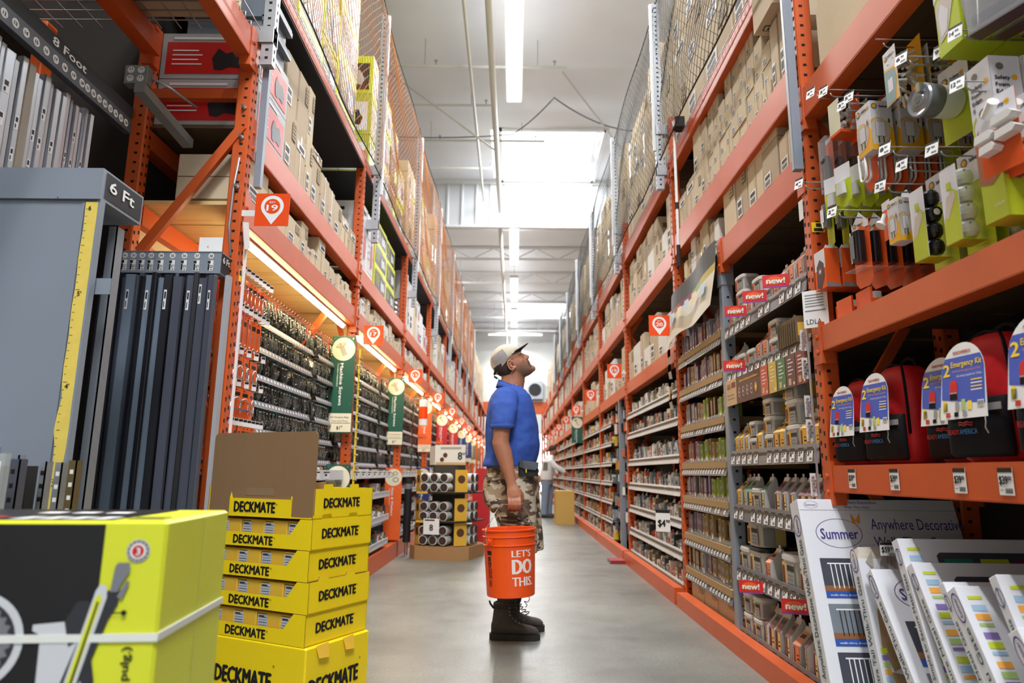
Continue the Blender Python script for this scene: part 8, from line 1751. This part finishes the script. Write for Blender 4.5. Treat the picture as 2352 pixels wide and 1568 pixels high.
# cargo pocket bulging at the back of the near thigh
limb(b, [(-.128, -.10, .93, .050, .060), (-.140, -.12, .86, .052, .060), (-.128, -.13, .79, .052, .055), (-.092, -.14, .735, .045, .04)], cm, 16)
remesh(b, 'camouflage_shorts', .0065, 4, man)
q = MB(); q.box(-.165, -.075, -.186, -.178, .905, .935, cm, M=Matrix.Rotation(.0, 4, 'Z')); limb(q, [(-.165, -.165, .915, .006, .006), (-.12, -.186, .905, .006, .006), (-.08, -.190, .915, .006, .006)], cm, 8)
for k in range(3):
    q.build('pocket_flap' if k == 0 else 'pocket_fold', man); q = MB(); limb(q, [(-.075, -.188, .70 - k * .022, .006, .005), (.0, -.204, .693 - k * .024 + .004, .007, .006), (.085, -.196, .700 - k * .022, .006, .005)], cm, 8)
q.build('pocket_fold', man)
q = MB(); q.loft([ell(-.014, 0, z, .160, .178, 28, .9) for z in (.998, .974)], mat('woven_belt', S(120, 92, 66), .8, var=.4, scale=80), caps=False); q.build('belt', man)
q = MB(); q.sbox(.084, -.170, .930, 1.010, .118, .045, .45, mat('black_pouch', S(26, 28, 34), .7, bump=.1), 20, 1.0); q.build('belt_pouch', man)
q = MB(); q.add([(.030, -.196, .985), (.036, -.185, 1.03), (.052, -.198, 1.022), (.146, -.192, 1.012), (.142, -.204, .982), (.125, -.206, .966), (.060, -.206, .972)], [(0, 6, 2, 1), (2, 6, 5, 3), (3, 5, 4)], mat('pouch_flap', S(58, 62, 70), .6)); q.box(.068, .074, -.208, -.206, .950, .972, lime); fl = q.build('pouch_flap', man); so = fl.modifiers.new('s', 'SOLIDIFY'); so.thickness = .004
q = MB(); q.cyl((.134, .195, .950), (.126, .205, .964), .034, steel, 16); q.build('wristwatch', man)
# socks and hiking boots
sockm = mat('charcoal_sock', S(52, 52, 56), .9, bump=.1, var=.1, scale=90); leath = mat('boot_nubuck', S(62, 56, 52), .8, var=.2, scale=30, bump=.1); leath2 = mat('boot_dark', S(34, 32, 33), .75); solem = mat('boot_sole', S(38, 36, 36), .8)
def boot(x0, yy, s_, far=False):
    rz_ = .0; q = MB(); limb(q, [(x0 + .080, yy, .40, .060, .056), (x0 + .076, yy, .28, .049, .046), (x0 + .072, yy, .19, .048, .044)], sockm, 16); q.build('sock', man)
    q = MB()
    st = [(-.034, -.030, .012, .028), (-.045, -.02, .05, .034), (0, 0, 0, 0)]
    # upper: stations along the foot, cross sections in the y-z plane
    rings = []
    for (x, w_, zt) in [(-.008, .020, .085), (.004, .032, .115), (.03, .039, .13), (.07, .043, .128), (.11, .046, .112), (.15, .050, .094), (.19, .053, .080), (.225, .052, .074), (.25, .044, .066), (.268, .026, .050)]:
        rings.append([(x0 + x, yy + w_ * math.copysign(abs(math.cos(2 * PI * i / 18)) ** .7, math.cos(2 * PI * i / 18)), .026 + (zt - .026) * (.5 + .5 * math.sin(2 * PI * i / 18))) for i in range(18)])
    q.loft(rings, leath)
    q.loft([ell(x0 + cx, yy, z, rx, ry, 18) for (z, cx, rx, ry) in [(.06, .062, .070, .040), (.11, .062, .064, .042), (.15, .064, .061, .044), (.19, .068, .062, .047), (.200, .069, .061, .046)]], leath)
    remesh(q, 'boot_upper', .005, 2, man)
    q = MB(); pts = [(-.012, .024), (.02, .042), (.09, .040), (.15, .046), (.20, .054), (.245, .048), (.272, .026), (.278, .0)]
    ol = [(x0 + x, yy - w_) for x, w_ in pts] + [(x0 + x, yy + w_) for x, w_ in pts[::-1][1:]] + [(x0 - .018, yy)]
    n = len(ol); q.add([(x, y, 0) for x, y in ol] + [(x, y, .034) for x, y in ol], [tuple(range(n - 1, -1, -1)), tuple(range(n, 2 * n))] + [(k, (k + 1) % n, n + (k + 1) % n, n + k) for k in range(n)], solem)
    for k in range(14): q.box(x0 - .005 + k * .019, x0 + .003 + k * .019, yy - .05, yy + .05, .0, .006, black)
    q.build('boot_sole', man)
    q = MB(); q.loft([ell(x0 + cx, yy, z, rx, ry, 18) for (z, cx, rx, ry) in [(.172, .067, .063, .049), (.186, .069, .067, .053), (.204, .070, .066, .052), (.208, .070, .057, .043)]], leath2, caps=False); q.tube([(x0 + .006, yy, .17), (x0 - .014, yy, .195), (x0 - .020, yy, .212)], .006, black, 5); q.build('padded_collar', man)
    q = MB()
    for k, (x, z) in enumerate([(.128, .188), (.127, .168), (.130, .148), (.140, .132), (.158, .116), (.178, .103)]):
        q.tube([(x0 + x - .022, yy - .041, z - .004), (x0 + x - .002, yy - .028, z + .002), (x0 + x + .004, yy, z + .005), (x0 + x - .002, yy + .028, z + .002), (x0 + x - .022, yy + .041, z - .004)], .0032, black, 5)
    if far: q.tube(smooth([(x0 + .13, yy, .195), (x0 + .142, yy - .01, .222), (x0 + .160, yy - .02, .228), (x0 + .176, yy - .02, .21), (x0 + .182, yy - .02, .185), (x0 + .172, yy - .01, .168), (x0 + .152, yy, .17), (x0 + .168, yy, .15), (x0 + .160, yy, .135)]), .0024, black, 5)
    else: q.tube(smooth([(x0 + .14, yy - .02, .135), (x0 + .165, yy - .05, .135), (x0 + .172, yy - .054, .115), (x0 + .145, yy - .045, .118)]), .0022, black, 5)
    q.build('laces', man)
    q = MB()
    for k, (x, z) in enumerate([(.098, .180), (.098, .160), (.102, .140), (.116, .124), (.134, .110), (.154, .098)]): q.cyl((x0 + x, yy - .040, z), (x0 + x, yy - .0465, z), .004, mat('dull_eyelet', S(120, 112, 104), .4, metal=.5), 8)
    q.build('eyelets', man)
boot(-.118, -.112, -1); boot(-.082, .115, 1, True)
# the orange bucket in his hand
t = thing('bucket', 'orange plastic bucket lettered LET\'S DO THIS. held by the man', 'bucket', (-.012, 3.945, .292)); t.rotation_euler = (0, math.radians(-2.2), 0)
bo = mat('bucket_orange', S(240, 84, 24), .32, spec=.5, coat=.1)
H_ = .352; r0, r1 = .132, .146
q = MB(); rr = lambda z: r0 + (r1 - r0) * z / H_
q.lathe([(0, 0), (r0 - .003, 0), (r0, .003), (rr(.265), .265), (rr(.265) + .006, .268), (rr(.268) + .0065, .272), (rr(.272) + .001, .275), (rr(.31), .310), (rr(.31) + .006, .3125), (rr(.312) + .0065, .316), (rr(.316) + .001, .319), (rr(.34), .342), (r1 + .006, .345), (r1 + .007, .352), (r1 + .001, .354), (r1 - .004, .350), (r1 - .005, .30), (r0 - .004, .006), (0, .005)], bo, n=64); q.build('body', t)
def curve_text(q, s_, z0, h, m, ang0, w_, bold=.04, stencil=True):   # letters wrapped round the wall, reading left to right from outside
    v, f, x0, x1, y0, y1 = glyphs(s_, 0.0); sx = w_ / (x1 - x0); sy = h / (y1 if y1 > .5 else .73)
    for i, (dx, dy) in enumerate(((0, 0), (bold * h, 0), (-bold * h, 0), (bold * h * 2, 0))):
        out = []
        for a, c in v:
            z = z0 + c * sy + dy; r = rr(z) + .0008 + .0001 * i; th = ang0 + ((a - x0) * sx + dx) / r; out.append((r * math.cos(th), r * math.sin(th), z))
        q.add(out, f, m)
q = MB(); wl = mat('bucket_lettering', S(240, 226, 226), .5); A0 = -PI / 2 + .08
curve_text(q, "LET'S", .212, .036, wl, A0, .118, .03); curve_text(q, 'DO', .125, .075, wl, A0 + .02, .116, .05); curve_text(q, 'THIS.', .062, .046, wl, A0, .128, .03)
for (aa, zz0, zz1) in ((.345, .116, .205), (.735, .116, .205)):   # stencil gaps
    pass
q.build('lettering', t)
q = MB(); kp = mat('bucket_black_print', S(50, 20, 14), .6)
def patch(q, a0, a1, z0, z1, m, off=.0009, n=4):
    for i in range(n):
        t0, t1 = a0 + (a1 - a0) * i / n, a0 + (a1 - a0) * (i + 1) / n; f = lambda th, z: ((rr(z) + off) * math.cos(th), (rr(z) + off) * math.sin(th), z)
        q.add([f(t0, z0), f(t1, z0), f(t1, z1), f(t0, z1)], [(0, 1, 2, 3)], m)
a = -PI / 2 - 1.02; patch(q, a, a + .26, .222, .244, kp); patch(q, a + .03, a + .09, .165, .212, kp); patch(q, a + .10, a + .20, .190, .214, kp); patch(q, a + .12, a + .22, .172, .182, kp); patch(q, a + .16, a + .20, .158, .19, kp); patch(q, a + .05, a + .14, .156, .165, kp)
for k in range(9): patch(q, a + .02, a + .11 + .02 * (k % 3), .100 + k * .006, .103 + k * .006, kp); patch(q, a + .15, a + .24 - .02 * (k % 2), .100 + k * .006, .103 + k * .006, kp)
for k in range(5): patch(q, a + .05 + k * .018, a + .060 + k * .018, .058, .092, kp)
patch(q, a + .17, a + .20, .06, .09, kp)
q.build('printed_warning', t)
q = MB(); ea = math.radians(222); c_, s_ = math.cos(ea), math.sin(ea)
for k in (1, -1):
    O = Vector((c_ * k * (r1 + .002), s_ * k * (r1 + .002), .292)); q.cyl(O, O + Vector((c_ * k, s_ * k, 0)) * .012, .016, bo, 16)
    for dz in (-1, 1): pass
patch(q, -PI / 2 - .90, -PI / 2 - .62, .272, .312, bo, .008); q.build('bail_ears', t)
# bail in bucket coordinates; grip passes through the fist
q = MB(); P0 = Vector((c_ * (r1 + .016), s_ * (r1 + .016), .286)); P1 = Vector((-c_ * (r1 + .016), -s_ * (r1 + .016), .292)); G = Vector((.002 + .012, 4.055 - 3.945, .766 - .292))
Gl = G + Vector((-.052, -.012, .004)); Gr = G + Vector((.050, .012, -.002))
pts = [P0 + Vector((.004, .004, -.006)), P0, P0 + Vector((-.006, -.002, .03)), P0 + Vector((-.004, .0, .075)), P0.lerp(Gl, .45) + Vector((-.022, -.006, .015)), P0.lerp(Gl, .75) + Vector((-.014, -.003, .012)), Gl, G, Gr, Gr.lerp(P1, .35) + Vector((.028, .012, .01)), Gr.lerp(P1, .7) + Vector((.022, .01, .0)), P1]
q.tube(smooth(pts), .0022, steel, 8); q.build('wire_bail', t)
tag_ = MB().box(-1, 1, -1, 1, -1, 1, white) if False else None
# ------------------------------------------------------------------ far shopper
wk = thing('person', 'stooping person in a white jacket and jeans reaching to the far right shelves', 'person', (0.76, 15.3, 0)); sk2 = skin_mat('skin_far'); sk2 = _M['skin_far']
b = MB(); limb(b, [(.02, 0, 1.22, .05, .05), (.06, 0, 1.34, .05, .05), (.08, 0, 1.40, .05, .05)], sk2); ball(b, (.10, 0, 1.44), .085, .072, .10, sk2); ball(b, (.185, 0, 1.42), .02, .015, .015, sk2)
limb(b, [(.30, -.15, 1.0, .035, .035), (.40, -.12, .93, .028, .03), (.43, -.11, .90, .025, .03)], sk2)
for q in range(4): limb(b, [(.43, -.13 + q * .016, .90, .009, .009), (.455, -.13 + q * .016, .885, .008, .008), (.47, -.13 + q * .016, .865, .007, .007)], sk2, 8)
limb(b, [(.42, -.085, .905, .01, .01), (.44, -.075, .885, .008, .008)], sk2, 8)
limb(b, [(-.05, 0, .85, .12, .15), (0, 0, 1.1, .12, .17), (.03, 0, 1.25, .09, .12)], sk2)
for y_, dx in ((-.09, -.03), (.09, .05)): limb(b, [(-.03 + dx, y_, .8, .08, .08), (-.02 + dx, y_, .45, .055, .055), (-.06 + dx, y_, .08, .04, .04)], sk2)
limb(b, [(.02, .2, 1.2, .05, .05), (.12, .22, 1.0, .04, .04), (.22, .18, .86, .03, .03)], sk2); remesh(b, 'body', .008, 3, wk)
jk = mat('white_jacket', S(226, 226, 226), .8, var=.06, scale=8, bump=.3); b = MB()
b.loft([ell(cx, 0, z, rx, ry, 20, .9) for (z, cx, rx, ry) in [(.80, -.06, .145, .19), (.90, -.055, .15, .195), (1.05, -.03, .14, .20), (1.2, .0, .125, .205), (1.29, .02, .10, .16), (1.34, .045, .065, .085)]], jk)
limb(b, [(.02, -.17, 1.22, .07, .06), (.12, -.19, 1.10, .062, .055), (.22, -.18, 1.04, .055, .05), (.34, -.14, .97, .042, .042)], jk); limb(b, [(.02, .17, 1.22, .07, .06), (.10, .21, 1.04, .06, .055), (.19, .20, .92, .05, .045)], jk); remesh(b, 'jacket', .010, 4, wk)
q = MB(); q.add([(-.185, -.06, 1.00), (-.185, .09, 1.00), (-.170, .09, 1.20), (-.170, -.06, 1.20)], [(3, 2, 1, 0), (0, 1, 2, 3)], mat('jacket_print', S(120, 116, 112), .8, var=.6, scale=60)); q.add([(-.14, -.185, 1.0), (-.03, -.205, 1.0), (-.03, -.207, 1.18), (-.12, -.19, 1.18)], [(0, 1, 2, 3), (3, 2, 1, 0)], mat('jacket_print', (0, 0, 0))); q.build('jacket_print', wk)
jn = mat('faded_denim', S(126, 144, 168), .85, var=.15, scale=6, bump=.2); b = MB(); b.loft([ell(-.05, 0, z, .13, .16, 20) for z in (.70, .86)], jn)
for y_, dx in ((-.09, -.05), (.09, .06)): limb(b, [(-.04 + dx * .5, y_, .78, .10, .09), (-.03 + dx, y_, .48, .08, .075), (-.05 + dx, y_, .25, .072, .07), (-.06 + dx, y_, .06, .075, .072)], jn, 18)
remesh(b, 'jeans', .010, 4, wk)
b = MB(); ball(b, (.085, 0, 1.475), .092, .08, .085, mat('dark_hair', (0, 0, 0))); b.build('hair', wk)
for y_, dx in ((-.09, -.05), (.09, .06)): b = MB(); b.loft([[(-.12 + dx + x, y_ + w_ * math.cos(2 * PI * i / 14), .0 + zt * (.5 + .5 * math.sin(2 * PI * i / 14))) for i in range(14)] for (x, w_, zt) in [(0, .025, .07), (.03, .04, .09), (.12, .045, .09), (.2, .048, .065), (.26, .035, .045), (.275, .015, .03)]], mat('brown_shoe', S(74, 62, 50), .7)); b.build('shoe', wk)
